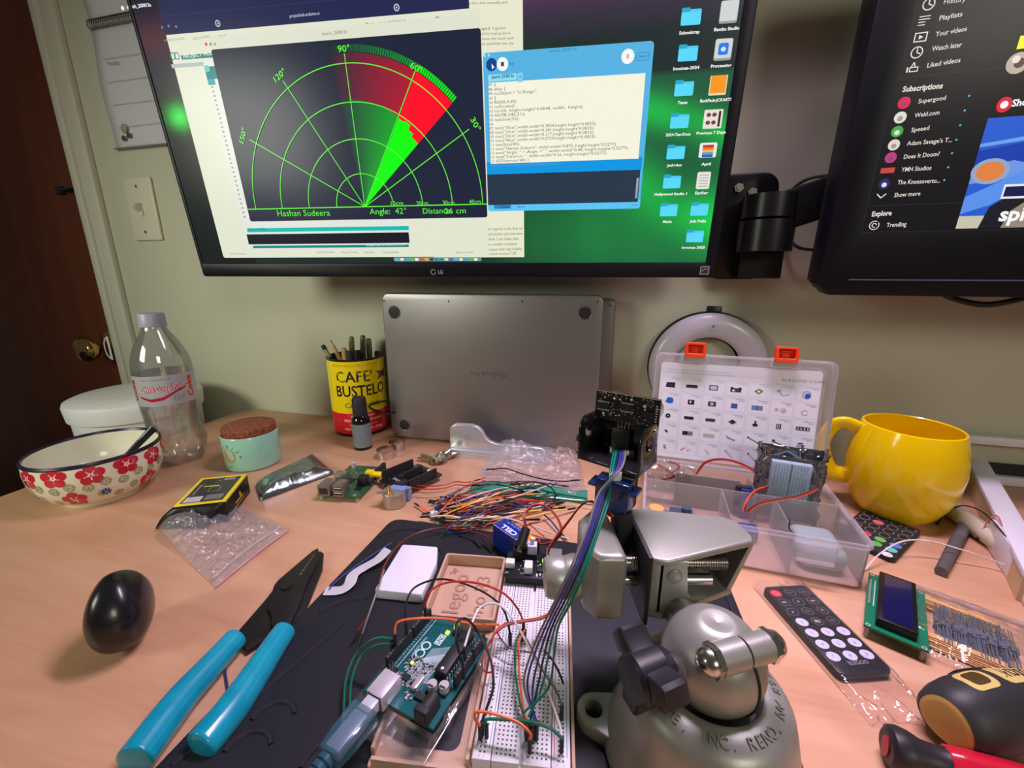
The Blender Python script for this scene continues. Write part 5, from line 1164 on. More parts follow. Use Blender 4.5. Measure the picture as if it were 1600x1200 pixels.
for i in range(63):
    y=.0040+.00254*i
    for s_ in (-1,1):
        for j in range(5): x=BW_/2+s_*(.0038+.00254*j); c.rect(x-.00052,y-.00052,x+.00052,y+.00052,hc)
    if i%6!=5:
        for x in (.0040,.0065,BW_-.0040,BW_-.0065): c.rect(x-.00052,y-.00052,x+.00052,y+.00052,hc)
    if i%5==0: c.text(str(i+1),BW_/2-.0163,y-.0005,.0011,rgb(90,90,95)); c.text(str(i+1),BW_/2+.0149,y-.0005,.0011,rgb(90,90,95))
for x,cc in ((.0018,rgb(220,40,80)),(.0090,rgb(70,140,200)),(BW_-.0090,rgb(230,60,120)),(BW_-.0018,rgb(70,140,200))): c.rect(x-.00022,.006,x+.00022,BL_-.004,cc)
c.text('+',.0030,.0010,.0018,rgb(220,40,80)); c.text('-',.0062,.0012,.0018,rgb(60,60,90)); c.text('+',BW_-.0078,.0010,.0018,rgb(220,40,80)); c.text('-',BW_-.004,.0012,.0018,rgb(60,60,90))
c.rect(.01035,0,.01050,BL_,rgb(150,150,165)); c.rect(BW_-.01050,0,BW_-.01035,BL_,rgb(150,150,165))
c.done('contact_holes',PRINT,bb)
BT=TT+.0035+BH
# ================================================================ power module on the breadboard's far end
PMM=BM_@Matrix.Translation(V((0,.136,BH+.0085)))
pm=thing('power_module','black breadboard power supply board with glowing green lamps at the far end','circuit board',PMM)
blkp=plastic('pcb_black',(.012,.013,.015),.25)
b=B(blkp); b.box((.054,.033,.0016),(.0275,.0165,0),bev=.0003); b.done('circuit_board',pm)
b=B(BLKM); b.box((.052,.0028,.0075),(.0275,.0028,-.0045)); b.done('pin_header',pm)
b=B(MET)
for (x,y) in ((.0045,.006),(.007,.006),(.0475,.006),(.050,.006)): b.cyl((x,y,-.001),(x,y,-.010),.0003,seg=6)
b.done('header_pins',pm)
b=B(WHT); b.box((.008,.007,.006),(.0045,.012,.004),bev=.0008); b.done('jumper_block',pm)
b=B(WHT); b.box((.007,.010,.007),(.021,.008,.0045),bev=.0006); b.done('jumper_block',pm)
b=B(WHT); b.box((.006,.008,.006),(.0505,.010,.004),bev=.0006); b.done('jumper_block',pm)
b=B(plastic('switch_white',rgb(215,215,235),.4)); b.box((.0085,.0085,.009),(.023,.028,.0095),bev=.0006); b.box((.0035,.0035,.007),(.023,.028,.0165),bev=.0004); b.m(BLKM).box((.009,.009,.005),(.023,.028,.003)); b.done('push_switch',pm)
b=B(plastic('usb_shell',rgb(150,150,148),.35,metal=.4)); b.box((.014,.0145,.0075),(.043,.024,.0048),bev=.0006); b.m(BLK).box((.011,.0004,.002),(.043,.0166,.005)); b.done('usb_socket',pm)
glow=mat('lit_led',(.2,.9,.1),.3,emit=(.35,1,.08),es=2.2)
for (x,y) in ((.0335,.0215),(.0375,.0285)): b=B(glow); b.box((.002,.0032,.0015),(x,y,.0018),bev=.0004); b.done('power_led',pm)
b=B(BLKM); b.box((.009,.012,.011),(.0105,.0270,.0063),bev=.0008); b.done('barrel_socket',pm)
c=Cv(lambda x,y,h:V((x,y,.0009+h))); w_=rgb(215,215,215); random.seed(11)
for k in range(8): c.rect(.028+.0027*k,.0015+.0015*(k%2),.0292+.0027*k,.0052,w_)
for k in range(26): x=.012+random.random()*.036; y=.004+random.random()*.02; c.rect(x,y,x+.0012,y+.0007,w_)
c.text('5V',.001,.003,.002,w_); c.text('OFF',.014,.003,.0018,w_); c.done('silkscreen',PRINT,pm)
b=B(BLKM); 
for x in (.031,.037): b.box((.0045,.006,.0016),(x,.0095,.0016),bev=.0002)
b.done('regulators',pm)
# ================================================================ plug of the battery lead
pl=thing('battery_lead','black barrel plug and red-black lead looping from the battery into the power module','cable',PMM@V((.0105,.034,.006)))
o=MW[pl.name]; a=PMM@V((.0115,.0225,.0100)); t_=P(822,826,.048)
b=B(BLK); d=(t_-a); b.cyl(loc(o,a+d*.26),loc(o,a+d*1.0),.0048,.0042,seg=20); b.cyl(loc(o,a+d*.10),loc(o,a+d*.26),.0056,.0056,seg=20); b.done('barrel_plug',pl)
b=B(MET); b.cyl(loc(o,a-d*.1),loc(o,a+d*.12),.0027,seg=18); b.done('plug_tip',pl)
redw=plastic('wire_red',rgb(190,20,40),.35)
lp_=[t_,P(818,806,.056),P(832,790,.058),P(850,790,.056),P(868,806,.050),P(876,830,.042),P(864,845,.034),P(846,850,.030),P(842,842,.030)]
b=B(redw); b.tube([loc(o,p) for p in lp_],.0008,7,8); b.done('red_wire',pl)
b=B(BLK); b.tube([loc(o,p+V((.0012,.0006,-.0008))) for p in lp_],.0008,7,8); b.done('black_wire',pl)
b=B(redw); b.tube([loc(o,P(*p)) for p in ((818,822,.04),(828,820,.034),(842,832,.030),(850,838,.029))],.0007,7,8); b.done('snap_lead',pl)
# ================================================================ 9V battery
BA_=P(769,819,.026+TT); BB_=P(787,805,.026+TT); ax_=V((.0371,-.0415,0)).normalized()
bt=thing('battery','blue and gold 9V block battery with white lettering on the tray','battery',frame(V((BA_.x,BA_.y,TT+.0002)),ax_))
blu_=plastic('battery_blue',rgb(20,50,150),.25,coat=.3)
b=B(blu_); b.box((.036,.0175,.0262),(.018,.00875,.0131),bev=.0018); b.done('jacket',bt)
b=B(plastic('battery_gold',rgb(236,170,40),.3,coat=.3)); b.box((.0108,.0175,.0262),(.0414,.00875,.0131),bev=.0016); b.done('gold_end',bt)
b=B(BLKM); b.box((.005,.0165,.025),(.0492,.00875,.0125),bev=.001); b.tube([(.050,.006,.024),(.054,.004,.026),(.056,-.002,.027)],.0015,8,4); b.done('snap_connector',bt)
c=Cv(lambda x,y,h:V((x,y,.0263+h)))
c.text('CELL',.030,.0085,.0058,rgb(235,240,255),ang=180,width=.0215,bold=.03); c.poly([(.031,.005),(.033,.005),(.036,.010),(.034,.010)],rgb(210,40,90)); c.text('Heavy Duty 9V',.030,.0145,.0018,rgb(200,210,240),ang=180,width=.022)
c.text('N',.0455,.0085,.0058,rgb(200,120,140),ang=180,width=.006)
c.rect(.0005,.0002,.036,.0006,rgb(230,200,190)); c.text('9V',.0455,.013,.003,rgb(60,50,40),ang=180); c.done('print',PRINT,bt)
# ================================================================ microcontroller board
ZA=.0225
AO=V((-.0935,.2076,ZA)); AS=V((.898,-.44,0)); AL=V((.44,.898,0))
AMx=Matrix(((AS.x,AL.x,0,AO.x),(AS.y,AL.y,0,AO.y),(0,0,1,AO.z),(0,0,0,1)))
ar=thing('microcontroller_board','teal microcontroller board with lit LEDs clipped on a clear base in the tan holder','circuit board',AMx)
mm=.001
teal=mat('pcb_teal',rgb(0,88,92),.3,coat=.2)
b=B(teal); b.prism([(0,0),(.0533,0),(.0533,.064),(.051,.0665),(.051,.0686),(.0025,.0686),(.0,.066)],0,.0016); b.done('circuit_board',ar)
# digital / power headers, built of cells
def header(s,l0,n,nm='pin_header'):
    b=B(BLKM); L_=n*.00254; b.box((.0025,L_,.0085),(s,l0+L_/2,.0016+.00425)); 
    b.m(plastic('socket_metal',rgb(150,150,150),.3,metal=.8))
    for i in range(n): b.box((.0011,.0011,.0002),(s,l0+.00254*(i+.5),.0102))
    b.done(nm,ar)
header(.0025,.0185,10); header(.0025,.0455,8); header(.0508,.0265,8); header(.0508,.0485,6)
b=B(plastic('chip_black',rgb(28,28,32),.45)); b.box((.0085,.0355,.0042),(.0395,.0445,.0068),bev=.0005); b.box((.0095,.0355,.003),(.0395,.0445,.0031)); b.m(MET)
for i in range(14):
    for s_ in (-1,1): b.box((.0006,.0012,.004),(.0395+s_*.0050,.0285+.00254*i-.0010,.0038))
b.m(WHT).cyl((.0395,.0295,.0088),(.0395,.0295,.0090),.0011,seg=14)
b.done('processor_chip',ar)
usbm=plastic('usb_silver',rgb(222,214,226),.3,metal=.5)
b=B(usbm); b.box((.0122,.0165,.0108),(.0145,.0030,.0070),bev=.0004); b.m(BLK).box((.0095,.0003,.0085),(.0145,-.0054,.0070)); b.done('usb_socket',ar)
b=B(BLKM); b.box((.0090,.0040,.0108),(.0455,.0005,.0070),bev=.0003); b.cyl((.0455,.001,.0074),(.0455,.0125,.0074),.0043,seg=24); b.box((.0085,.0115,.0058),(.0455,.0068,.0045)); b.m(BLK).cyl((.0455,-.00155,.0072),(.0455,-.0010,.0072),.003,seg=20); b.done('power_jack',ar)
for (s,l) in ((.0390,.0190),(.0462,.0215)):
    b=B(plastic('cap_can',rgb(215,205,210),.3,metal=.5)); b.cyl((s,l,.0030),(s,l,.0075),.0031,seg=24); b.m(BLKM).box((.0064,.0064,.0013),(s,l,.0023)); b.box((.004,.0014,.0001),(s,l-.0018,.0076)); b.done('capacitor',ar)
b=B(plastic('crystal',rgb(220,205,215),.25,metal=.6)); b.prism(rr(-.0055,-.0020,.0055,.0020,.0019,4),0,.0034,Matrix.Translation(V((.0285,.0180,.0016)))@Matrix.Rotation(R(90),4,'Z'),bev=.0004); b.done('crystal',ar)
b=B(plastic('chip_black',rgb(28,28,32))); b.box((.0042,.0042,.001),(.0185,.0185,.0022)); b.done('usb_chip',ar)
b=B(plastic('chip_black',rgb(28,28,32))); b.box((.0065,.0036,.0018),(.0350,.0115,.0026)); b.done('regulator',ar)
# random small parts
random.seed(21); sil=plastic('solder',rgb(205,200,215),.3,metal=.4); brn=plastic('smd_brown',rgb(160,140,130),.5)
b=B(sil)
for k in range(240):
    s=.011+random.random()*.022; l=.010+random.random()*.024
    if abs(s-.0285)<.0035 and abs(l-.018)<.007 or abs(s-.0185)<.003 and abs(l-.0185)<.003: continue
    b.m(random.choice((sil,sil,BLKM,brn))).box(random.choice(((.0016,.0008,.0006),(.0008,.0016,.0006),(.0010,.0010,.0005))),(s,l,.0019))
b.done('surface_parts',ar)
b=B(WHT); b.box((.0014,.0030,.0009),(.0275,.0085,.0020)); b.m(brn).box((.0014,.0016,.001),(.0275,.0085,.0021)); b.box((.0014,.0016,.001),(.0305,.0085,.0021)); b.done('diode',ar)
ygl=mat('lit_led_green',(.3,.9,.1),.3,emit=(.65,1,.05),es=4); yel_=mat('lit_led_yellow',(.9,.7,.1),.3,emit=(1,.68,.03),es=3)
b=B(ygl); b.box((.0026,.0028,.0012),(.0225,.0595,.0022),bev=.0003); b.done('power_led',ar)
b=B(yel_); b.box((.0018,.0020,.001),(.0150,.0285,.0021),bev=.0003); b.done('transmit_led',ar)
b=B(BLKM); 
for i in range(2):
    for j in range(3): b.box((.0024,.0024,.0025),(.0275+.0025*j,.0640-.0025*i,.0029))
b.m(MET)
for i in range(2):
    for j in range(3): b.cyl((.0275+.0025*j,.0640-.0025*i,.003),(.0275+.0025*j,.0640-.0025*i,.0100),.0004,seg=6)
b.done('programming_pins',ar)
b=B(BLKM)
for i in range(2):
    for j in range(3): b.box((.0024,.0024,.0025),(.0068+.0025*i,.0140+.0025*j,.0029))
b.m(MET)
for i in range(2):
    for j in range(3): b.cyl((.0068+.0025*i,.0140+.0025*j,.003),(.0068+.0025*i,.0140+.0025*j,.0090),.0004,seg=6)
b.done('programming_pins',ar)
c=Cv(lambda x,y,h:V((x,y,.0016+h))); w_=rgb(200,225,230)
c.rect(.0075,.022,.0080,.066,w_); c.rect(.0052,.022,.0072,.066,rgb(10,70,70)); 
for i in range(18): c.text(str(13-i if i<14 else 'G'),.0058,.024+.0023*i,.0012,w_,ang=90)
c.arc(.0150,.0440,.0030,.0011,0,360,w_,n=24); c.arc(.0150,.0372,.0030,.0011,0,360,w_,n=24)
c.text('UNO',.0220,.0470,.0035,rgb(10,80,85),ang=90) if False else None
c.rect(.0185,.0480,.0235,.0570,w_); c.text('UNO',.0228,.0488,.0036,rgb(0,88,92),ang=90,width=.0075,bold=.02)
for k in range(20):
    x=.0165+.0008*k; c.line([(x,.020),(x,.030+.0004*k),(x+.004,.036+.0006*k),(x+.004,.044+.0005*k)],.0003,rgb(200,225,235))
c.text('ARDUINO',.0120,.0340,.0020,w_,ang=90,width=.016)
for l0 in (.029,.050): c.rect(.0465,l0,.0470,l0+.014,w_)
c.done('silkscreen',PRINT,ar)
acr=film('clear_acrylic',(.98,.99,.99),.02,.93,.06)
cb=thing('clear_base','clear plastic snap-in base under the microcontroller board','base',AMx@Matrix.Translation(V((0,0,-.0085))))
b=B(acr); b.prism(rr(-.003,-.0165,.0563,.071,.002,2),0,.0022,bev=.0004); b.done('base_plate',cb)
b=B(acr); b.prism(rr(-.003,-.0165,.0563,.071,.002,2),.0022,.0080,holes=[rr(-.0012,-.0010,.0545,.0693,.001,2)]); b.done('clear_wall',cb)
for s_,l_ in ((.056,.012),(.056,.05),(-.003,.03)): b=B(acr); b.box((.003,.008,.011),(s_,l_,.0055),bev=.0006); b.done('clip',cb)
# usb cable
uc=thing('usb_cable','translucent blue USB cable plugged into the microcontroller board','cable',AMx@V((.0145,-.008,.007)))
o=MW[uc.name]; tb2=mat('translucent_blue',rgb(60,110,130),.12,alpha=.5,coat=.4)
A_=lambda s,l,z: loc(o,AMx@V((s,l,z)))
Ml=MW[uc.name].inverted()@AMx
b=B(plastic('plug_metal',rgb(210,215,225),.3,metal=.3)); b.box((.0085,.009,.0075),(.0145,-.010,.0070),bev=.0004,M=Ml); b.done('plug_shell',uc)
b=B(tb2); b.prism([(.0085,-.040),(.0065,-.030),(.0060,-.012),(.023,-.012),(.0225,-.030),(.0205,-.040)],.0005,.0130,Ml,bev=.002); b.done('plug_body',uc)
b=B(plastic('shield_braid',rgb(195,200,222),.35,metal=.4)); b.box((.010,.022,.0078),(.0145,-.026,.0070),bev=.001,M=Ml); b.done('inner_shield',uc)
b=B(tb2)
for k in range(6): b.cyl(Ml@V((.0145,-.040-.004*k,.0068)),Ml@V((.0145,-.0427-.004*k,.0068)),.0052-.0003*k,seg=16)
b.cyl(Ml@V((.0145,-.040,.0068)),Ml@V((.0145,-.064,.0068)),.0030,seg=14); b.done('strain_relief',uc)
b=B(tb2); b.tube([A_(.0145,-.062,.0068),A_(.013,-.080,.004),A_(.010,-.10,-.010),A_(.004,-.12,-.014)],.0028,12,6); b.done('cord',uc)
# ================================================================ jumper wires on the boards
WC={'red':rgb(185,20,40),'black':(.010,.010,.012),'brown':rgb(96,50,34),'orange':rgb(222,104,62),'white':rgb(212,210,208),'grey':rgb(120,116,116),'green':rgb(10,110,80),'purple':rgb(70,60,130),'blue':rgb(40,60,140),'teal':rgb(0,120,120),'yellow':rgb(232,190,70)}
def jump(label,col,pts,ends=(1,1),r=.00075,group=None,sl=.012,pin=True):
    W_=[P(*p) for p in pts]; t=thing('jumper_wire',label,'wire',W_[0],group); o=MW[t.name]; q=[p-W_[0] for p in W_]
    b=B(plastic('wire_'+col,WC[col],.4)); b.tube(q,r,6,7); b.done('wire',t)
    for f,(a,c2) in zip(ends,((0,1),(-1,-2))):
        if f:
            d=(q[a]-q[c2]).normalized()
            if f==2: d=V((0,0,-1))
            b=B(BLKM); b.cyl(q[a],q[a]+d*sl,.00125,seg=8); b.done('sleeve',t)
            if pin and f!=2: b=B(MET); b.cyl(q[a]+d*sl,q[a]+d*(sl+.006),.0003,seg=5); b.done('pin',t)
    return t
hz=ZA+.0105+.010
jump('red jumper wire arching highest from the microcontroller board to the breadboard','red',[(664,948,hz+.004),(672,924,hz+.014),(700,910,.060),(745,911,.062),(785,926,.056),(808,950,.044),(818,972,BT+.012)],(2,2),sl=.010)
jump('black jumper wire arching beside the red one over the tan pocket','black',[(634,972,hz),(634,945,hz+.008),(648,918,.050),(685,905,.056),(725,912,.056),(765,931,.048),(788,955,.038),(797,990,BT+.011)],(2,2),sl=.010)
jump('orange-brown jumper wire crossing from the left header over the board\'s far end','orange',[(617,990,hz),(622,972,hz+.006),(655,966,hz+.008),(700,967,.046),(740,975,.042),(780,976,.036)],(2,0))
jump('white jumper wire running over the breadboard to its near right rail','white',[(726,1010,hz),(738,972,hz+.006),(752,948,.052),(778,944,.056),(802,968,.052),(828,1015,.042),(850,1065,.034),(872,1125,.026),(878,1150,BT+.010)],(2,2),sl=.010)
jump('grey jumper wire bending to the black plug on the right rail','grey',[(800,966,.050),(826,1005,.042),(846,1045,.034),(868,1078,.028),(878,1102,BT+.012)],(0,2),sl=.011)
jump('black jumper wire looping from the right header down to the left rail','black',[(724,1040,hz-.004),(713,1000,hz+.010),(714,974,hz+.014),(728,967,hz+.014),(745,985,.044),(765,1025,.038),(771,1070,.032),(760,1108,.026),(753,1128,BT+.011)],(2,2),sl=.010,r=.0009)
jump('orange jumper wire at the near left end of the breadboard','orange',[(750,1134,BT+.010),(742,1122,BT+.014),(746,1112,BT+.018),(775,1116,BT+.019),(808,1128,BT+.017),(828,1145,BT+.014),(828,1155,BT+.011)],(2,2),sl=.010,r=.0009)
jump('green jumper wire spanning the near end of the breadboard to the right rail','green',[(760,1132,BT+.010),(760,1124,BT+.013),(785,1124,BT+.015),(825,1127,BT+.016),(860,1138,BT+.014),(878,1154,BT+.011)],(2,2),sl=.010,r=.0009)
jump('green jumper wire lying down the middle of the breadboard','green',[(815,984,BT+.010),(806,1005,BT+.012),(805,1045,BT+.012),(812,1095,BT+.012),(822,1130,BT+.012)],(2,2),sl=.010)
jump('orange jumper wire lying down the middle beside the green one','orange',[(820,984,BT+.011),(811,1005,BT+.014),(811,1045,BT+.014),(816,1095,BT+.013),(824,1136,BT+.012)],(2,2),sl=.010)
jump('short black jumper wire curling to the right rail halfway down','black',[(850,1016,BT+.010),(862,1030,BT+.012),(874,1052,BT+.008),(880,1068,BT+.003)],(0,0))
jump('upper green jumper wire bowing out over the tray left of the boards','green',[(612,998,hz-.006),(585,998,.036),(558,1020,.024),(541,1060,.014),(537,1110,.012)],(2,1),sl=.010)
jump('lower green jumper wire bowing out over the tray left of the boards','green',[(612,1006,hz-.008),(588,1008,.034),(564,1026,.024),(549,1065,.016),(547,1110,.014)],(2,1),sl=.010)
jump('brown lead running from the battery round the foam block to two black plugs','brown',[(768,842,.020),(745,832,.016),(700,824,.014),(655,832,.014),(622,852,.018),(600,885,.022),(592,915,.026),(578,955,.020),(560,985,.012)],(0,1),sl=.014,pin=False)
jump('grey lead ending in a black plug on the tray beside the brown lead','grey',[(600,890,.024),(591,918,.026),(577,958,.020),(566,990,.012)],(0,1),sl=.013,pin=False)
jump('blue wire lying along the tray\'s left edge under the white strip','blue',[(612,848,.008),(575,872,.0075),(545,893,.0075),(522,912,.0075),(514,922,.0075)],(0,0))
# header plugs
for i,(x,y,lab_) in enumerate(((628,965,'black plug upright in the left header, nearest the far corner'),)): pass
# ================================================================ vise
vm=mat('vise_paint',rgb(158,160,150),.38,metal=.45,bump=(700,.12,.0004)); vm2=mat('machined_steel',rgb(205,203,196),.2,metal=1)
VX,VY=.1092,.1840
vs_=thing('bench_vise','grey cast-metal ball-joint vise with a black lobed knob standing on the tray','vise',V((VX,VY,TT)))
b=B(vm); b.lathe([(0,0),(.053,0),(.0545,.003),(.0535,.008),(.0500,.014),(.0475,.026),(.0445,.040),(.0425,.0475),(.0395,.0520),(.0370,.0540),(.0295,.0575),(.0265,.0570),(.0250,.0540),(.0240,.046),(0,.040)],72); b.done('base',vs_)
for a in (162,42,282):
    b=B(vm); Mx=Matrix.Rotation(R(a),4,'Z'); b.prism([(.046,-.016)]+[(.060+.0115*math.cos(R(t)),.0115*math.sin(R(t))) for t in range(-80,81,16)]+[(.046,.016)],0,.010,Mx,bev=.0012,holes=[[(.061+.0055*math.cos(R(t)),.0055*math.sin(R(t))) for t in range(0,360,30)]]); b.done('mounting_ear',vs_)
b=B(vm)
def ringtext(t,a0,step,r,z,sz):
    for i,ch_ in enumerate(t):
        if ch_==' ': continue
        a=R(a0+step*i); Mx=Matrix.Translation(V((r*math.cos(a),r*math.sin(a),z)))@Matrix.Rotation(a+PI/2,4,'Z')@Matrix.Rotation(R(24),4,'X'); b.text(ch_,Mx,sz,.0006)
ringtext('PANAVISE, INC. RENO, NV 89502',166,7.6,.0357,.0549,.0046); b.done('cast_lettering',vs_)
bz=.0705
b=B(vm); b.lathe([(.0265*math.cos(R(t)),bz+.0265*math.sin(R(t))) for t in range(-68,74,6)]+[(.0075,bz+.0250),(0,bz+.0235)],56); b.done('ball_housing',vs_)
seam=mat('vise_seam',(.015,.015,.014),.6)
b=B(seam); sa=R(-62); b.tube([V((.0266*math.cos(R(t))*math.cos(sa),.0266*math.cos(R(t))*math.sin(sa),bz+.0266*math.sin(R(t)))) for t in range(-60,64,8)],.0009,6,2); b.done('split_seam',vs_)
def vl(x,y,z): return V((x-VX,y-VY,z-TT))
c0=vl(*P(1108,1034,.0945)); c1=vl(*P(1204,1007,.0945)); d=(c1-c0); 
b=B(vm); b.cyl(c0+d*.10,c0+d*.50,.0078,seg=28); b.box((.016,.012,.014),c0+d*.3+V((0,.006,-.007)),bev=.003); b.done('clamp_lug',vs_)
b=B(vm); b.cyl(c0+d*.54,c0+d*.92,.0074,seg=28); b.box((.014,.012,.014),c0+d*.72+V((0,.006,-.007)),bev=.003); b.done('clamp_lug',vs_)
u_=d.normalized()
for p,s_ in ((c0+d*.10,-1),(c0+d*.92,1)):
    b=B(vm2); b.cyl(p,p+u_*s_*.0030,.0085,seg=6); Mx=frame(p+u_*s_*.003,u_.orthogonal(),u_*s_)
    b.lathe([(.0070,0),(.0070,.0012),(.0062,.0038),(.0040,.0058),(.0015,.0066),(0,.0067)],24,Mx); b.done('cap_nut',vs_)
# knob
kd=V((-.80,-.32,.36)).normalized(); k0=V((-.0235,-.008,bz+.002)); 
b=B(vm2)
Mx=frame(k0,kd.orthogonal(),kd); b.lathe([(.0052+(.0007 if i%2 else 0),.0007*i) for i in range(26)],20,Mx); b.done('threaded_stud',vs_)
kp_=k0+kd*.0125; Mk=frame(kp_,V((0,0,1)),kd)
pts=[]
for k in range(3):
    a=R(52+120*k); cx_,sx_=math.cos(a),math.sin(a)
    for (r_,w_) in ((.0100,-.0066),(.0205,-.0062),(.0225,-.0045),(.0225,.0045),(.0205,.0062),(.0100,.0066)): pts.append((r_*cx_-w_*sx_,r_*sx_+w_*cx_))
b=B(mat('knob_plastic',(.014,.015,.018),.36)); b.prism(pts,0,.0150,Mk,bev=.0016,seg=3); b.lathe([(.0120,.0),(.0125,.0155),(.0105,.0175),(0,.0180)],32,Mk); b.lathe([(0,-.006),(.0085,-.006),(.0105,0),(0,0)],24,Mk); b.done('lobed_knob',vs_)
b=B(vm); b.cyl(V((-.012,-.004,bz)),V((-.0245,-.0085,bz+.003)),.0085,.0078,seg=24); b.done('knob_boss',vs_)
# post and head
p0=vl(.1085,.1845,.090); p1=vl(.0925,.2245,.083)
b=B(plastic('post_steel',rgb(140,138,128),.3,metal=.8)); b.cyl(p0,p1+(p1-p0)*.1,.0078,seg=28); b.done('post',vs_)
b=B(vm); b.lathe([(.0075,0),(.0105,.001),(.011,.006),(.0095,.012),(.0075,.013)],28,frame(p0.lerp(p1,.62),V((1,0,0)),(p1-p0))); b.done('post_collar',vs_)
b=B(vm); b.prism([(.0805-VX,.2085-VY),(.089-VX,.2060-VY),(.1475-VX,.2245-VY),(.1500-VX,.230-VY),(.1480-VX,.246-VY),(.1420-VX,.2515-VY),(.089-VX,.262-VY),(.0805-VX,.260-VY)],.116-TT,.1205-TT,bev=.0016,seg=3); b.done('jaw_body_top',vs_)
b=B(vm); b.prism([(.0805-VX,.2085-VY),(.089-VX,.2060-VY),(.1400-VX,.2265-VY),(.1420-VX,.246-VY),(.1400-VX,.2515-VY),(.089-VX,.262-VY),(.0805-VX,.260-VY)],.0795-TT,.0840-TT,bev=.0012); b.done('jaw_body_bottom',vs_)
b=B(vm); b.box((.0085,.052,.040),vl(.0848,.2340,.0995),bev=.0015); b.done('fixed_jaw',vs_)
b=B(vm); b.box((.062,.004,.036),vl(.116,.2545,.0995),rot=Matrix.Rotation(R(-10),4,'Z')); b.done('rear_web',vs_)
b=B(vm); b.prism([(.1360-VX,.0820-TT),(.1395-VX,.0805-TT),(.1500-VX,.1160-TT),(.1480-VX,.119-TT)],0,.021,Matrix(((1,0,0,0),(0,0,-1,.2475-VY),(0,1,0,0),(0,0,0,1))),bev=.001); b.done('end_web',vs_)
b=B(vm); b.lathe([(0,0),(.0045,0),(.0045,.0008),(.0035,.0014),(0,.0014)],24,frame(vl(.0945,.2083,.1085),V((1,0,0)),V((0,-1,0)))); b.done('cast_boss',vs_)
b=B(vm); b.prism([(.086-VX,.080-TT),(.105-VX,.080-TT),(.101-VX,.118-TT),(.086-VX,.118-TT)],0,.0035,Matrix(((1,0,0,0),(0,0,-1,.2115-VY),(0,1,0,0),(0,0,0,1)))); b.done('front_web',vs_)
pad=plastic('pad_black',(.014,.014,.014),.55)
b=B(pad); b.box((.0028,.056,.047),vl(.0793,.2340,.0990),bev=.0008); b.m(seam)
b.done('jaw_pad',vs_)
b=B(vm); b.prism([(.0420-VX,.230-VY),(.0435-VX,.216-VY),(.0500-VX,.2075-VY),(.0645-VX,.2075-VY),(.0670-VX,.2105-VY),(.0650-VX,.2600-VY),(.0560-VX,.2620-VY),(.0440-VX,.2480-VY)],.0770-TT,.1215-TT,bev=.0042,seg=4); b.done('sliding_jaw',vs_)
b=B(vm); b.lathe([(0,0),(.0135,0),(.0140,.004),(.0125,.010),(.0135,.012),(.0130,.020),(.0115,.023),(0,.024)],36,frame(vl(.0440,.2310,.0900),V((0,0,1)),V((-1,-.05,-.08)))); b.done('feed_knob',vs_)
b=B(vm2); 
b.cyl(vl(.060,.2500,.1060),vl(.0900,.2500,.1060),.0036,seg=20); b.done('guide_rod',vs_)
b=B(vm2); b.cyl(vl(.060,.2440,.0900),vl(.1320,.2440,.0900),.0036,seg=20); b.done('guide_rod',vs_)
b=B(vm2); n_=150; b.lathe([(.0040+(.0010 if i%2 else 0),.00075*i) for i in range(98)],20,frame(vl(.060,.2260,.1045),V((0,0,1)),V((1,0,0)))); b.done('feed_screw',vs_)
b=B(vm2); b.cyl(vl(.060,.2260,.0920),vl(.1250,.2260,.0920),.0042,seg=20); b.done('guide_rod',vs_)
# ================================================================ servo and sensor turret held in the jaws
sv=thing('servo_motor','small translucent blue servo with a black mount clamped upright in the vise jaws','servo',V((.0725,.247,.10)))
o=MW[sv.name]; sb_=mat('servo_blue',rgb(16,44,92),.15,alpha=.92,coat=.5)
Rz=Matrix.Rotation(R(-34),4,'Z')
b=B(BLKM); b.box((.0090,.022,.030),(0,0,.016),bev=.001); b.done('mount_block',sv)
b=B(sb_); b.box((.0225,.0118,.022),(-.006,.000,.0400),bev=.001,rot=Rz); b.box((.032,.0118,.002),(-.006,.0,.0455),rot=Rz); b.done('servo_case',sv)
b=B(BLKM); b.box((.012,.016,.024),(.004,.010,.036),bev=.001,rot=Rz); b.done('rear_block',sv)
b=B(WHT); b.cyl((-.006,0,.051),(-.006,0,.0560),.004,seg=18); b.done('output_shaft',sv)
aX=V((.766,-.643,0)); 
BKO=V((.0450,.267,.1555)); BKM=Matrix(((aX.x,-aX.y,0,BKO.x),(aX.y,aX.x,0,BKO.y),(0,0,1,BKO.z),(0,0,0,1)))
bk_=thing('sensor_bracket','glossy black U-shaped bracket with crescent slots on top of the blue servo','bracket',BKM)
bp_=plastic('gloss_black',(.010,.010,.012),.16,coat=.6); aw=.044; bd=.029
b=B(bp_); b.prism(rr(0,0,aw,bd,.002,2),0,.0022,bev=.0004); b.done('bracket_floor',bk_)
def cheek(x):
    b=B(bp_); Mx=Matrix(((0,0,1,x),(1,0,0,0),(0,1,0,0),(0,0,0,1)))
    cres=[(.0125+.0058*math.cos(R(t)),.0190+.0058*math.sin(R(t))) for t in range(150,331,15)]+[(.0135+.0042*math.cos(R(t)),.0208+.0042*math.sin(R(t))) for t in range(325,154,-15)]
    b.prism([(0,.0),(bd,0),(bd-.004,.026),(bd-.007,.0295),(.006,.0300),(.002,.027),(0,.022)],0,.0018,Mx,bev=.0004,holes=[cres]); b.done('bracket_cheek',bk_)
    b=B(MET); b.cyl((x+.0018,.020,.025),(x+.0026,.020,.025),.0014,seg=12); b.done('screw',bk_)
cheek(-.0002); cheek(aw-.0016)
b=B(bp_); b.box((aw,.0018,.024),(aw/2,bd-.003,.012),bev=.0004); b.done('bracket_back',bk_)
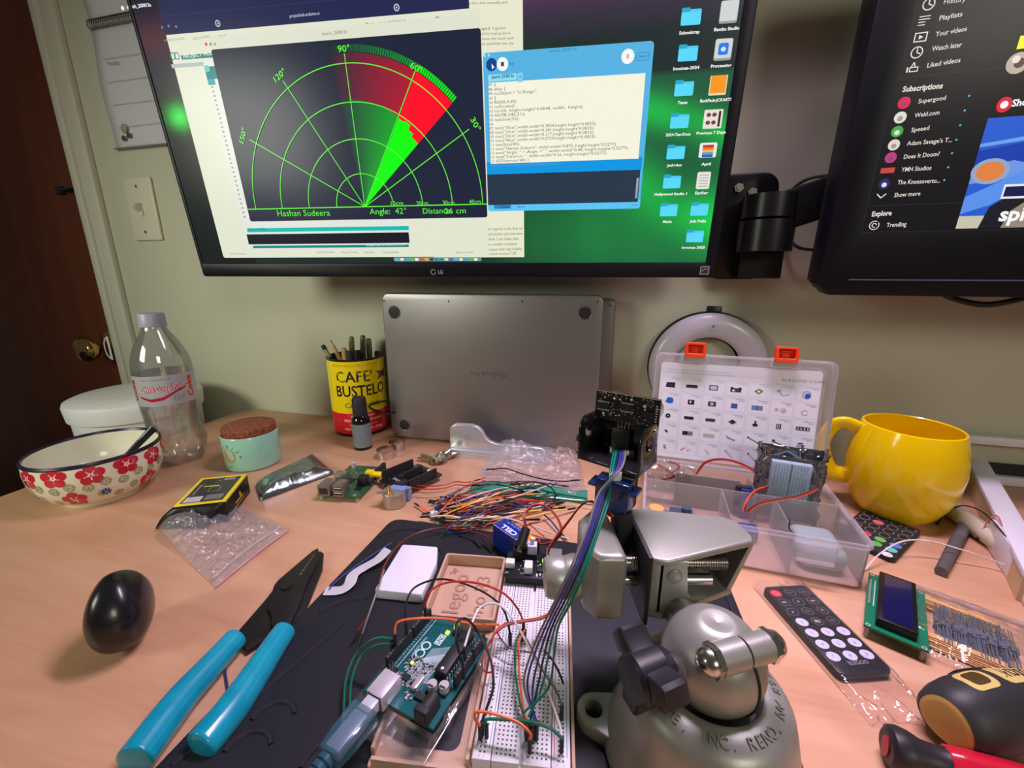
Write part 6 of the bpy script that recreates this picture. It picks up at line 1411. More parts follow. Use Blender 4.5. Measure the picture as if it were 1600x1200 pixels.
p0=PY(935,630,.285); p1=PY(1027,648,.262); sX=(p1-p0); sX.z=0; sX.normalize(); SMx=vplane((p0+p1)/2,sX,tilt=3)
sn=thing('distance_sensor','black ultrasonic sensor board seen from its soldered back, above the bracket','sensor',SMx)
b=B(blkp); b.box((.0445,.0202,.0014),(0,0,0)); b.done('circuit_board',sn)
for x in (-.0135,.0135):
    b=B(MET); b.lathe([(.0080,0),(.0080,-.012),(.0074,-.0128),(.0066,-.012),(0,-.0115)],32,Matrix.Translation(V((x,.0,-.0007)))); b.done('transducer',sn)
b=B(plastic('chip_black',rgb(28,28,32)))
for x,y in ((-.0165,-.0005),(.0005,.001),(.0150,-.001)): b.box((.0085,.0038,.0015),(x,y,.0014))
b.done('chips',sn)
c=Cv(lambda x,y,h:V((x,y,.0007+h))); random.seed(4)
for k in range(90): 
    x=-.021+random.random()*.042; y=-.009+random.random()*.018; s_=.0004+.0005*random.random(); c.rect(x,y,x+s_*1.5,y+s_,random.choice((rgb(150,150,150),rgb(110,110,110),rgb(210,210,210))))
for x,y in ((-.0165,-.0005),(.0005,.001)):
    for k in range(7): 
        for s_ in (-1,1): c.rect(x-.004+.00125*k,y+s_*.0028-.0006,x-.0034+.00125*k,y+s_*.0028+.0006,rgb(205,205,205))
for k in range(8): c.rect(.0195,-.007+.0017*k,.0208,-.0063+.0017*k,rgb(210,210,210))
c.rect(-.022,.0096,.022,.0101,rgb(190,190,190)); c.arc(.016,.0065,.002,.0004,0,360,rgb(120,120,120),n=14)
for x,y in ((-.009,.006),(.003,.007),(.012,.004),(-.016,-.006),(.019,-.0085)): c.disc(x,y,.0009,rgb(240,240,240),n=8)
c.done('solder_joints',PRINT,sn)
b=B(MET); [b.cyl((-.0045+.00254*i,-.0090,.0006),(-.0045+.00254*i,-.0140,.0022),.0004,seg=6) for i in range(4)]; b.done('pins',sn)
rb=thing('ribbon_cable','multicoloured ribbon cable hanging from the sensor plug down to the breadboard','cable',SMx@V((0,-.018,.002)))
o=MW[rb.name]; Ms=MW[rb.name].inverted()@SMx
b=B(BLK); b.box((.0125,.0140,.0055),(-.0010,-.0205,.0030),bev=.0004,M=Ms); b.done('plug_housing',rb)
b=B(film('clear_tape',(.9,.9,.88),.25,.75,.2)); b.sheet(lambda u,v:Ms@V((-.009+.018*u,-.0275-.012*v,.0035+.001*math.sin(u*9))),6,6); b.done('clear_tape',rb)
path=[SMx@V((-.001,-.028,.003)),PY(962,735,.232),PY(944,775,.222),PY(926,830,.204),PY(905,885,.190),PY(882,935,.186),PY(862,975,.190),PY(848,1020,.196),P(836,1075,BT+.016),P(832,1128,BT+.013)]
cn=[('grey','grey'),('purple','purple'),('blue','blue'),('black','black'),('teal','teal'),('green','green')]
for k,(nm,cc) in enumerate(cn):
    off=(k-2.5)*.00155; q=[]
    for i,p in enumerate(path):
        d_=(path[min(i+1,len(path)-1)]-path[max(i-1,0)]).normalized(); s_=d_.cross(V((.25,.9,.35))).normalized(); w_=off*(1 if i<7 else 1+.35*(i-6)*(1 if k%2 else .6)); q.append(loc(o,p+s_*w_+(V((0,0,.0)) if i<7 else V((.0006*(k-2.5),0,.0005*k)))))
    b=B(plastic('wire_'+cc,WC[cc],.35)); b.tube(q,.00068,7,8); b.done('wire_'+nm,rb)
for k in range(3): b=B(BLKM); pp=P(824+7*k,1130+4*(k%2),BT+.013); b.cyl(loc(o,pp),loc(o,pp+V((0,0,-.0125))),.0014,seg=8); b.done('sleeve',rb)
# servo lead to the breadboard
ribbon('servo_lead','brown, red and orange servo lead running behind the left jaw to the breadboard',[V((.064,.240,.128)),V((.054,.268,.122)),V((.040,.268,.105)),V((.026,.262,.085)),PY(876,880,.262),PY(872,915,.255),P(866,946,.036),P(850,964,.034),P(815,971,.034),P(790,976,.035),P(776,986,.034)],[(WC['brown'],'brown'),(WC['red'],'red'),(WC['orange'],'orange')],.0006,None,up=(0,.2,1))
jump('thin brown lead end dropping from the servo lead into the breadboard','brown',[(776,986,.034),(784,1000,.030),(800,1014,BT+.010),(826,1019,BT+.008),(836,1022,BT+.003)],(0,0),r=.0006)
jump('thin red lead end curling round beside the breadboard\'s left rail','red',[(776,986,.034),(765,1005,.030),(756,1030,.026),(757,1048,.024),(768,1050,BT+.008),(772,1040,BT+.003)],(0,0),r=.0006)
# ================================================================ jumper wire pile
random.seed(12)
pal=['red']*9+['orange']*9+['yellow']*9+['white']*7+['black']*17+['blue']*6+['green']*5+['brown']*4
lbl={'red':'red','orange':'orange','yellow':'yellow','white':'white','black':'black','blue':'dark blue','green':'green','brown':'brown'}
WC['yellow']=rgb(238,196,90); WC['red']=rgb(200,26,40); WC['orange']=rgb(232,110,60)
piled=[]
for k,cn_ in enumerate(pal):
    y0=random.uniform(772,824); y1=y0+random.uniform(-36,8); y1=max(758,min(818,y1))
    x0=random.uniform(668,735)+ (10 if y0<785 else 0); x1=random.uniform(790,880) if y1<800 else random.uniform(745,800)
    if k%7==3: x0,x1=x0+40,x1
    h=.0015+.016*random.random()*math.sin(PI*(k+.5)/len(pal))+.002
    n_=5; pts=[]
    bow=random.uniform(-14,14); ph=random.uniform(0,3)
    for i in range(n_):
        t=i/(n_-1); pts.append((x0+(x1-x0)*t,y0+(y1-y0)*t+bow*math.sin(PI*t)+3*math.sin(4*t+ph),.0018+(h)*math.sin(PI*min(1,max(0,t)))**.7+.0012*(k%4)))
    t=jump(f'{lbl[cn_]} jumper wire somewhere in the tangled loose pile behind the tray',cn_,pts,(1,1),r=.00075,group=f'{lbl[cn_]} jumper wires in the loose pile',sl=.010)
jump('black jumper wire lying alone on the clear bag towards the bracket','black',[(773,733,.010),(790,732,.011),(815,740,.012),(850,749,.012),(880,752,.011),(893,751,.010)],(1,1),r=.0009)
jump('black jumper wire arching over the green zip edge above the pile','black',[(812,756,.012),(835,753,.018),(858,760,.018),(868,772,.014),(866,780,.010)],(1,0),r=.0009)
jump('black jumper wire along the green zip edge at the pile\'s left','black',[(750,758,.010),(775,757,.014),(800,762,.014),(820,768,.010)],(1,0),r=.0009)
jump('black jumper wire looping up at the left end of the pile','black',[(716,800,.008),(713,782,.016),(724,772,.020),(745,772,.018),(765,778,.012)],(0,0),r=.0009)
jump('red jumper wire sticking up at the left end of the pile','red',[(714,785,.012),(728,796,.014),(738,806,.008)],(1,0),r=.0009)
jump('dark blue jumper wire lying diagonally across the pile onto the tray','blue',[(771,770,.018),(750,785,.020),(728,803,.018),(705,822,.016),(697,829,.013)],(0,1),r=.001,sl=.004)
jump('yellow jumper wire at the pile\'s right end, its black plug pointing to the servo','yellow',[(812,812,.008),(840,805,.010),(865,799,.009),(886,796,.006)],(0,1),r=.0011)
jump('yellow jumper wire under the other, running to the right end of the pile','yellow',[(795,803,.012),(815,800,.013),(846,797,.010)],(1,0),r=.0011)
jump('dark blue jumper wire lying alone between the battery and the vise','blue',[(851,805,.006),(862,815,.006),(872,828,.005),(878,835,.004)],(0,1),r=.0009,sl=.008)
jump('thin white wire running from the pile past the battery towards the vise','white',[(672,807,.008),(700,806,.012),(735,810,.014),(780,808,.014),(815,816,.012),(860,832,.008),(888,842,.004)],(1,0),r=.0008)
jump('black jumper plug lying at the near right of the pile','black',[(820,812,.006),(828,812,.005)],(0,1),r=.0009)
jump('long thin green wire running right from the pile to the servo','green',[(850,786,.006),(880,783,.006),(910,787,.006),(935,790,.008)],(0,0),r=.0007)
for k,(x,y) in enumerate(((742,842),(758,848))):
    jump(['black jumper plug pointing right on the tray beside the battery','second black jumper plug on the tray beside the battery'][k],'black',[(x-6,y-8,.012),(x,y,.010)],(0,1),r=.0009)
# ================================================================ big clear bag with a green zip
zb=thing('zip_bag','large crumpled clear bag with a green zip edge before the laptop stand','bag',P(830,745,0))
o=MW[zb.name]; A1,A2,A3,A4=P(737,757,0),P(918,783,0),P(905,716,0),P(772,704,0)
clr2=film('crumpled_bag',(1,.99,1),.085,.93,.13,bump=(140,1.0),hi=.30)
def bil(u,v,c4,z): 
    a,b_,c_,d_=c4; p=(a*(1-u)+b_*u)*(1-v)+(d_*(1-u)+c_*u)*v; p=p.copy(); p.z=z; return p
def ridge(x,y,s): return (1-abs(noise.noise(V((x*s,y*s,1.3)))))**7*1.1+.25*noise.noise(V((x*s*1.7,y*s*1.7,4)))
def bagz(u,v): 
    p=bil(u,v,(A1,A2,A3,A4),0); e=min(1,6*min(u,1-u,v+.08,1-v+.02)); up=.060*max(0,v-.40)**1.3*(.75+.25*math.sin(u*7))
    return .0015+e*(.0045*ridge(p.x,p.y,34)+.0035*ridge(p.x+3,p.y,80)+.002*noise.noise(V((p.x*190,p.y*190,0))))*(.35+.9*v)+up*e*1.2
b=B(clr2); b.sheet(lambda u,v: loc(o,bil(u,v,(A1,A2,A3,A4),max(.0016,bagz(u,v)+.0015))),70,60); b.done('bag_film',zb,solid=.00015,ang=50)
b=B(clr2); b.sheet(lambda u,v: loc(o,bil(u,v,(A1,A2,A3,A4),.0008)),4,4); b.done('bag_back',zb)
gz=film('green_zip',(.10,.62,.42),.55,.75,.2)
G1,G2=P(735,763,0),P(918,784,0)
b=B(gz); b.sheet(lambda u,v: loc(o,(lambda p:V((p.x,p.y,.0022+.004*abs(math.sin(u*7))*(v)+.001)))(bil(u,v,(P(733,772,0),P(917,787,0),P(918,772,0),P(738,757,0)),0))),40,5); b.done('green_zip',zb,solid=.0004)
b=B(plastic('zip_dark',rgb(10,90,64),.3)); b.tube([loc(o,P(x,y,.006)) for x,y in ((797,757),(830,762),(870,771),(918,779))],.0009,6,4); b.done('zip_ridge',zb)
# ================================================================ small clear bag front left
zb=thing('zip_bag','small crumpled clear bag lying before the yellow and black box','bag',P(345,850,0))
o=MW[zb.name]; Q=(P(337,919,0),P(452,829,0),P(352,782,0),P(250,838,0))
b=B(clr2); 
def sb(u,v):
    p=bil(u,v,Q,0); e=min(1,7*min(u,1-u,v+.03,1-v)); hump=.020*math.exp(-((u-.35)/.4)**2-((v-.95)/.35)**2)
    return loc(o,V((p.x,p.y,.0015+max(0,e*(.0035*ridge(p.x,p.y,45)+.003*ridge(p.x+2,p.y,95)+.002*noise.noise(V((p.x*220,p.y*220,0)))))+hump)))
b.sheet(sb,60,60); b.done('bag_film',zb,solid=.00015,ang=50)
b=B(clr2); b.sheet(lambda u,v: loc(o,bil(u,v,Q,.0008)),4,4); b.done('bag_back',zb)
b=B(plastic('zip_pink',rgb(206,150,160),.4)); b.tube([loc(o,P(x,y,.0025)) for x,y in ((337,917),(370,890),(410,858),(451,828))],.0008,6,4); b.done('zip_edge',zb)
b=B(film('zip_white',(1,1,1),.25,.8,.2)); b.tube([loc(o,P(x,y,.004)) for x,y in ((333,903),(365,875),(400,848),(440,822))],.0012,6,4); b.done('zip_edge',zb)
# ================================================================ yellow and black box
bA,bB_,bD=P(269,793,.026),P(352,784,.026),P(326,746,.026)
XB=(bB_-bA).normalized(); BXM=frame(V((bA.x,bA.y,0)),XB)
bx=thing('product_box','yellow-edged black cardboard box with a circuit board picture and an open end flap','box',BXM)
w_,l_,h_=.0525,.0700,.026
yb=plastic('box_black',rgb(20,20,24),.4)
b=B(yb); b.box((w_,l_,h_),(w_/2,l_/2,h_/2),bev=.0006); b.done('carton',bx)
b=B(yb); fq=[loc(BXM,v) for v in (P(269,794,.0255),P(352,785,.0255),P(322,824,.0015),P(243,826,.0015))]
b.sheet(lambda u,v:(fq[0]*(1-u)+fq[1]*u)*(1-v)+(fq[3]*(1-u)+fq[2]*u)*v+V((0,-.003*math.sin(PI*v),.003*math.sin(PI*v))),6,8); b.done('end_flap',bx,solid=.0006)
c=Cv(lambda x,y,h:V((x,y,h_+h))); yl=rgb(240,222,20)
c.rect(.0003,.0003,w_-.0003,l_-.0003,yl); c.rect(.004,.006,w_-.005,l_-.004,rgb(44,48,46))
c.rect(.006,.008,.023,.020,rgb(214,212,216)); 
for i in range(3): c.rect(.008,.0105+.003*i,.021,.0112+.003*i,rgb(130,130,150))
c.frame(.022,.030,.034,.042,.0012,rgb(120,125,115)); c.rect(.030,.058,.042,.064,rgb(150,145,160)); c.rect(.026,.010,.044,.022,rgb(120,122,118)); c.rect(.008,.026,.010,.050,rgb(130,134,120)); c.rect(.014,.044,.030,.046,yl)
random.seed(8)
for k in range(40): x=.006+random.random()*.038; y=.022+random.random()*.040; s_=.0008+.002*random.random(); c.rect(x,y,x+s_,y+s_*.7,random.choice((rgb(90,100,90),rgb(20,22,22),rgb(140,140,130),rgb(70,74,70))))
c.done('picture_print',PRINTG,bx)
c=Cv(lambda x,y,h:V((w_+h,x,y)))
c.rect(.0003,h_-.0012,l_-.0003,h_-.0002,yl); c.disc(.040,.0145,.0022,yl,ry=.0032); c.rect(.024,.0095,.048,.0107,yl); c.rect(.018,.0055,.048,.0067,rgb(170,160,40)); c.done('side_print',PRINTG,bx)
# ================================================================ antistatic bag behind the box
Qb=(P(408,783,0),P(522,741,0),P(489,713,0),P(400,760,0))
ab=thing('antistatic_bag','long shiny grey antistatic bag lying between the box and the green circuit board','bag',P(455,750,0)); o=MW[ab.name]
asm=mat('antistatic_dark',rgb(132,142,138),.2,metal=.8,coat=.4,bump=(40,.3,.003))
def abf(u,v):
    p=bil(u,v,Qb,0); e=min(1,5*min(u+.02,1-u+.02,v,1-v)); return loc(o,V((p.x,p.y,.001+e**.6*(.0115+.0018*ridge(p.x,p.y,38)+.0007*ridge(p.x,p.y+2,110)))))
b=B(asm); b.sheet(abf,60,30); b.done('bag_front',ab,ang=60)
b=B(asm); b.sheet(lambda u,v: loc(o,bil(1-u,v,Qb,.0006)),4,4); b.done('bag_back',ab)
# ================================================================ green single-board computer
pF=P(500,775,.006); pR=P(552,777,.006); XP=(pR-pF).normalized(); PM_=frame(V((pF.x,pF.y,.006)),P(598,729,.006)-pR)
# local x: long side (away), y: left side
pi_=thing('single_board_computer','green single-board computer with silver ports and a yellow video socket','circuit board',PM_@Matrix.Translation(V((0,-.052,0))))
b=B(mat('pcb_leaf',rgb(44,92,58),.35)); b.prism(rr(0,0,.085,.056,.002,2),0,.0015); b.done('circuit_board',pi_)
b=B(plastic('port_metal',rgb(140,132,124),.3,metal=.6)); b.box((.0212,.0160,.0135),(.0090,.0455,.0083),bev=.0004); b.m(BLK).box((.0003,.0115,.0085),(-.0017,.0455,.0080)); b.done('network_port',pi_)
b=B(plastic('port_metal',rgb(140,132,124))); b.box((.0172,.0135,.0155),(.0070,.0262,.0093),bev=.0004); b.m(BLK); [b.box((.0003,.0110,.0045),(-.0017,.0262,.0062+.0066*i)) for i in range(2)]; b.m(WHT); [b.box((.0004,.0090,.0012),(-.0018,.0262,.0070+.0066*i)) for i in range(2)]; b.done('usb_port',pi_)
b=B(plastic('rca_yellow',rgb(246,214,20),.35)); b.box((.0100,.0100,.0115),(.0500,.0090,.0073),bev=.0006); b.cyl((.0500,.004,.0080),(.0500,-.0090,.0080),.0042,seg=22); b.done('video_socket',pi_)
b=B(BLKM); b.box((.012,.0115,.0120),(.0330,.0100,.0075),bev=.0006); b.cyl((.0330,.004,.0080),(.0330,-.0035,.0080),.0035,seg=20); b.done('audio_socket',pi_)
b=B(BLKM); b.box((.0330,.005,.0085),(.0660,.0030,.0058)); b.done('pin_header',pi_)
b=B(plastic('cap_can',rgb(215,205,210))); b.cyl((.0800,.048,.0015),(.0800,.048,.0085),.0035,seg=20); b.done('capacitor',pi_)
b=B(plastic('chip_black',rgb(28,28,32))); b.box((.012,.012,.0012),(.040,.033,.0021)); b.box((.009,.009,.001),(.022,.012,.002)); b.done('chip',pi_)
b=B(plastic('hdmi',rgb(160,156,150),.3,metal=.7)); b.box((.012,.015,.006),(.050,.050,.0045),bev=.0004); b.done('video_port',pi_)
random.seed(9); b=B(sil)
for k in range(70): b.m(random.choice((sil,BLKM,brn))).box((.0012,.0009,.0007),(.018+random.random()*.06,.004+random.random()*.042,.0018))
b.done('surface_parts',pi_)
c=Cv(lambda x,y,h:V((x,y,.0015+h))); 
for k in range(20): x=.016+.06*random.random(); y=.004+.04*random.random(); c.rect(x,y,x+.004,y+.0005,rgb(150,190,150))
c.text('Pi',.004,.006,.004,rgb(190,210,190)); c.done('silkscreen',PRINT,pi_)
b=B(plastic('standoff',rgb(170,165,160),.4)); [b.cyl((x,y,-.006),(x,y,.0),.0025,seg=10) for x,y in ((.004,.004),(.081,.004),(.004,.052),(.081,.052))]; b.done('feet',pi_)
# ================================================================ black shield board
S0=P(592,752,.008); SXs=(P(622,768,.008)-S0).normalized(); SHM=frame(V((S0.x,S0.y,.008)),SXs)
sh=thing('shield_board','black expansion board with tall pin sockets behind the stepper motor','circuit board',SHM)
b=B(blkp); b.prism(rr(0,0,.053,.066,.002,2),0,.0016); b.done('circuit_board',sh)
for (x,y,sx_,sy_,n) in ((.0020,.030,.003,.050,'a'),(.0500,.034,.003,.046,'b'),(.028,.036,.003,.030,'c')):
    b=B(BLKM); b.box((sx_,sy_,.0115),(x,y,.0074)); b.done('pin_socket',sh)
b=B(BLKM); b.box((.010,.014,.011),(.045,.006,.007),bev=.0008); b.done('power_jack',sh)
b=B(BLKM); b.box((.009,.022,.006),(.022,.030,.0045)); b.box((.012,.009,.004),(.026,.052,.0036)); b.done('chips',sh)
b=B(WHT); b.box((.0035,.006,.0035),(.040,.016,.0035)); b.box((.004,.006,.003),(.033,.058,.0033)); b.done('jumper_caps',sh)
c=Cv(lambda x,y,h:V((x,y,.0016+h))); c.text('UNO',.010,.014,.004,rgb(210,210,210),bold=.02); c.rect(.006,.036,.014,.0366,rgb(190,190,190)); c.rect(.008,.024,.009,.030,rgb(190,190,190))
for k in range(12): x=.006+.04*random.random(); y=.006+.05*random.random(); c.rect(x,y,x+.0016,y+.0006,rgb(170,170,170))
c.done('silkscreen',PRINT,sh)
b=B(plastic('standoff',rgb(170,165,160))); [b.cyl((x,y,-.008),(x,y,.0),.0012,seg=8) for x,y in ((.004,.004),(.049,.004),(.004,.062),(.049,.062))]; b.done('pin_feet',sh)
# ================================================================ stepper motor with its lead
stp=P(617,788,0); sm_=thing('stepper_motor','small round silver stepper motor with a blue rear case and brass shaft','motor',stp)
b=B(plastic('stepper_steel',rgb(176,172,162),.35,metal=.7)); b.lathe([(0,0),(.0132,0),(.0140,.0008),(.0140,.0185),(.0135,.0192),(.004,.0195),(0,.0195)],48); b.done('motor_can',sm_)
b=B(plastic('stepper_steel',rgb(176,172,162))); 
b.prism([(.0215*math.cos(R(t))*(1 if abs(math.cos(R(t)))>.8 else .62/max(.62,abs(math.cos(R(t)))) if False else 1)*1.0,.0045*math.sin(R(t))) for t in range(0,360,20)],.0188,.0196,Matrix.Rotation(R(20),4,'Z')); b.done('mounting_flange',sm_)
b=B(plastic('stepper_blue',rgb(120,150,215),.35)); b.box((.0150,.0080,.0165),(.006,.0145,.0095),bev=.0012,rot=None,M=Matrix.Rotation(R(-20),4,'Z')); b.box((.020,.010,.0004),(.002,.006,.0199),M=Matrix.Rotation(R(-20),4,'Z')); b.done('wire_cover',sm_)
b=B(GLD); b.cyl((-.003,-.007,.0195),(-.003,-.007,.0285),.0025,seg=16); b.cyl((-.003,-.007,.0195),(-.003,-.007,.0212),.0045,seg=20); b.done('shaft',sm_)
ld=thing('motor_lead','red, orange, yellow and blue motor lead ending in a small white plug','cable',P(640,757,.008)); o=MW[ld.name]
for k,(cc,nm,off) in enumerate((('red','red',-1.5),('orange','orange',-.5),('blue','blue',.5),('red','pink',1.5))):
    q=[loc(o,P(x,y+off*1.6,.010+.001*k)) for x,y in ((640,759),(668,762),(695,760),(712,755),(728,756),(748,752),(758,748))] if k!=2 else [loc(o,P(x,y,.012)) for x,y in ((756,752),(735,758),(712,770),(690,785),(680,797))]
    if k==1: q=[loc(o,P(x,y,.012)) for x,y in ((760,747),(742,750),(722,766),(702,784),(690,798),(684,803))]
    b=B(plastic('wire_'+cc,WC[cc])); b.tube(q,.0008,6,8); b.done(nm+'_wire',ld)
b=B(WHT); b.box((.0080,.0060,.0060),loc(o,P(678,803,.005)),bev=.0005,rot=Matrix.Rotation(R(30),4,'Z')); b.done('plug',ld)
jump('short orange jumper wire with a black plug left of the white motor plug','orange',[(655,791,.004),(664,797,.004),(672,801,.004)],(1,0),r=.001,sl=.009)
# ================================================================ black pebble-shaped case
BP=V((-.300,.268,0)); pb_=thing('black_case','glossy black pebble-shaped case alone on the desk at the left','case',BP)
bm=bmesh.new(); bmesh.ops.create_uvsphere(bm,u_segments=48,v_segments=28,radius=1)
for v in bm.verts:
    x,y,z=v.co; f=lambda a,e: math.copysign(abs(a)**e,a)
    zz=f(z,.85); k=1-.18*max(0,z); sq=1/max(.6,(abs(x)**3.2+abs(y)**3.2)**(1/3.2)/max(1e-6,math.hypot(x,y))) if math.hypot(x,y)>1e-4 else 1
    v.co=V((x*.0190*sq**.6*k,y*.0280*sq**.6*k,.0295+zz*.0295))
b=B(mat('case_black',(.009,.009,.010),.27,coat=.15)); b.merge(bm,Matrix.Rotation(R(30),4,'Z')); b.done('case_shell',pb_,ang=60)
# ================================================================ wire strippers
WS=P(440,970,.006); ws_=thing('wire_strippers','black-jawed wire stripping pliers with two long turquoise handles','pliers',V((WS.x,WS.y,0))); o=MW[ws_.name]
jm=mat('jaw_black',(.020,.019,.018),.42,metal=.3,bump=(300,.1,.0004)); zj=.0075
def pj(pts,z0,z1,mt,nm,bev=.0006):
    q=[loc(o,P(x,y,zj)) for x,y in pts]; b=B(mt); b.prism([(p.x,p.y) for p in reversed(q)],z0,z1,bev=bev); return b.done(nm,ws_)
pj([(488,861),(497,856),(499,872),(478,915),(470,940),(452,978),(438,990),(424,976),(424,962),(418,950),(428,915),(434,907)],.0045,.0078,jm,'upper_jaw')
pj([(499,856),(505,860),(503,884),(482,935),(455,983),(436,984),(410,996),(385,1012),(367,995),(367,985),(412,934),(430,912),(450,900),(488,866)],.0010,.0044,jm,'lower_jaw')
ins=[loc(o,P(x,y,zj)) for x,y in ((470,898),(492,866))]
b=B(plastic('jaw_steel',rgb(120,116,108),.3,metal=.7)); d=ins[1]-ins[0]
for k in range(6): b.cyl(ins[0]+d*(k/6)+V((0,0,.0003)),ins[0]+d*(k/6)+V((0,0,.0008)),.0016-.00012*k,seg=10)
b.box((d.length,.0010,.0004),ins[0]+d*.5+V((0,0,.0004)),rot=Matrix.Rotation(math.atan2(d.y,d.x),4,'Z')); b.done('stripping_notches',ws_)
p=loc(o,P(458,905,zj)); p=loc(o,P(447,918,zj)); b=B(jm); b.cyl((p.x,p.y,.0005),(p.x,p.y,.0095),.0042,seg=24); b.done('pivot_rivet',ws_)
blh=mat('handle_turquoise',rgb(14,146,176),.25,coat=.35,var=(60,rgb(20,160,185)))
def handle(pts,rs,lab_):
    q=[loc(o,P(x,y,.0095)) for x,y in pts]; b=B(blh); n_=len(q)
    q2=[q[0]-(q[1]-q[0]).normalized()*.0002]+q; 
    def rf(t): return rs[0]+(rs[1]-rs[0])*min(1,t*1.6) if t<.93 else rs[1]*max(.12,math.sqrt(max(0,1-((t-.93)/.07)**2)))
    b.tube(q2,rf,22,14); b.done('handle_grip',ws_)
handle([(366,1000),(330,1040),(290,1084),(252,1132),(222,1172),(208,1192)],(.0078,.0102),'l')
handle([(443,988),(420,1022),(392,1065),(362,1108),(332,1145),(308,1172)],(.0078,.0102),'r')
jump('short thin blue wire lying between the turquoise handles','blue',[(352,1040,.002),(353,1055,.002),(356,1075,.002),(354,1095,.002)],(0,0),r=.0006)
# ================================================================ black remote in its plastic sleeve
rA,rB_,rC=P(1225,914,.006),P(1299,915,.006),P(1313,1056,.006)
RX_=(P(1404,1050,.006)-rC).normalized(); Lq=(rA-rC).length; RMx=frame(V((rC.x,rC.y,0)),RX_)
rm=thing('infrared_remote','black remote control with white number buttons and one red button in a clear sleeve','remote control',RMx)
yy=loc(RMx,rA); ang_=math.atan2(-yy.x,yy.y); print('shear',ang_)
RL,RW=.0860,.0405
b=B(plastic('remote_black',rgb(18,18,22),.35)); b.prism(rr(0,0,RW,RL,.005,5),.0003,.0065,bev=.0008); b.done('case',rm)
c=Cv(lambda x,y,h:V((x,y,.0065+h)))
g2=rgb(120,120,125)
for i in range(7):
    for j in range(3):
        x=.0070+.0130*j; y=RL-.0085-.0105*i
        if i==0 and j==0: c.disc(x,y,.0048,rgb(225,40,50),ry=.0040); c.arc(x,y,.0018,.0004,0,360,rgb(250,200,200),n=14)
        elif (i==3 and j==0) or i>=4: 
            c.disc(x,y,.0047,rgb(214,216,232),ry=.0041); n_='0' if i==3 else str((i-4)*3+j+1); c.text(n_,x,y-.0012,.0024,rgb(40,40,50),center=True)
        else: 
            c.disc(x,y,.0047,g2,ry=.0041); c.disc(x,y,.0044,rgb(20,20,24),ry=.0038)
            s_=[['','VOL+','FUNC'],['<<','>','>>'],['v','VOL-','^'],['','EQ','REPT']][i][j]
            if len(s_)>2: c.text(s_,x,y-.0006,.0013,rgb(150,150,155),center=True)
            elif s_: c.text(s_,x,y-.0010,.0022,rgb(225,225,225),center=True,bold=.03)
c.text('ELEGOO',RW*.52,.0072,.0030,rgb(170,170,180),center=True,width=.0150); c.done('buttons',PRINT,rm)
slv=thing('plastic_sleeve','thin clear plastic sleeve round the black remote, empty end towards the screwdriver','sleeve',RMx)
slf=film('sleeve_film',(1,.99,1),.012,.965,.08,bump=(90,.5))
b=B(slf); b.sheet(lambda u,v:V((-.0035+(RW+.007)*u,-.030+(RL+.036)*v,(.0072 if v>.24 else .0012+.006*(v/.24)**1.5+.0035*ridge(u*.05,v*.12,90)*(1-v/.24))*min(1,12*min(u,1-u)+.12)+.0004*noise.noise(V((u*30,v*60,0))))),40,90); b.done('sleeve_film',slv,solid=.0001,ang=60)
# ================================================================ lcd module
lA=P(1364,896,.012); lD=P(1350,974,.012); lC=P(1446,1014,.012)
LMx=frame(V((lD.x,lD.y,.010)),lC-lD)
lw_=(lC-lD).length; ll_=(P(1451,917,.012)-lC).length; lw_=.0375
lc=thing('lcd_module','green LCD circuit board with a dark blue screen in a black frame','display',LMx)
b=B(mat('pcb_bright_green',rgb(16,122,84),.35)); b.box((lw_,.080,.0016),(lw_/2,.040,0)); b.done('circuit_board',lc)
b=B(plastic('lcd_frame',rgb(22,22,28),.35,metal=.2)); b.prism(rr(.0065,.005,.0305,.0755,.0008,2),.0008,.0085,bev=.0006); b.done('metal_frame',lc)
b=B(mat('lcd_blue',rgb(16,22,74),.12,coat=.6)); b.prism(rr(.0100,.0080,.0275,.0725,.0008,2),.0084,.0088); b.done('screen',lc)
b=B(sil); 
for k in range(16): b.cyl((.0018,.030+.0024*k,.0008),(.0018,.030+.0024*k,.0026),.0007,seg=8)
b.done('solder_pads',lc)
b=B(BLKM); b.box((.0028,.041,.0055),(.0018,.048,-.0040)); b.done('pin_header',lc)
c=Cv(lambda x,y,h:V((x,y,.0008+h))); 
for x,y in ((.0025,.0025),(lw_-.0025,.0025),(lw_-.0025,.0775),(.0025,.0775)): c.disc(x,y,.0016,rgb(200,200,190)); c.disc(x,y,.0009,rgb(20,30,30))
c.rect(.0045,.030,.0052,.070,rgb(180,215,200)); c.done('silkscreen',PRINT,lc)
b=B(plastic('standoff',rgb(170,165,160))); [b.cyl((x,y,-.0100),(x,y,-.0008),.0015,seg=8) for x,y in ((.0025,.0025),(lw_-.0025,.0025),(lw_-.0025,.0775),(.0025,.0775))]; b.done('feet',lc)
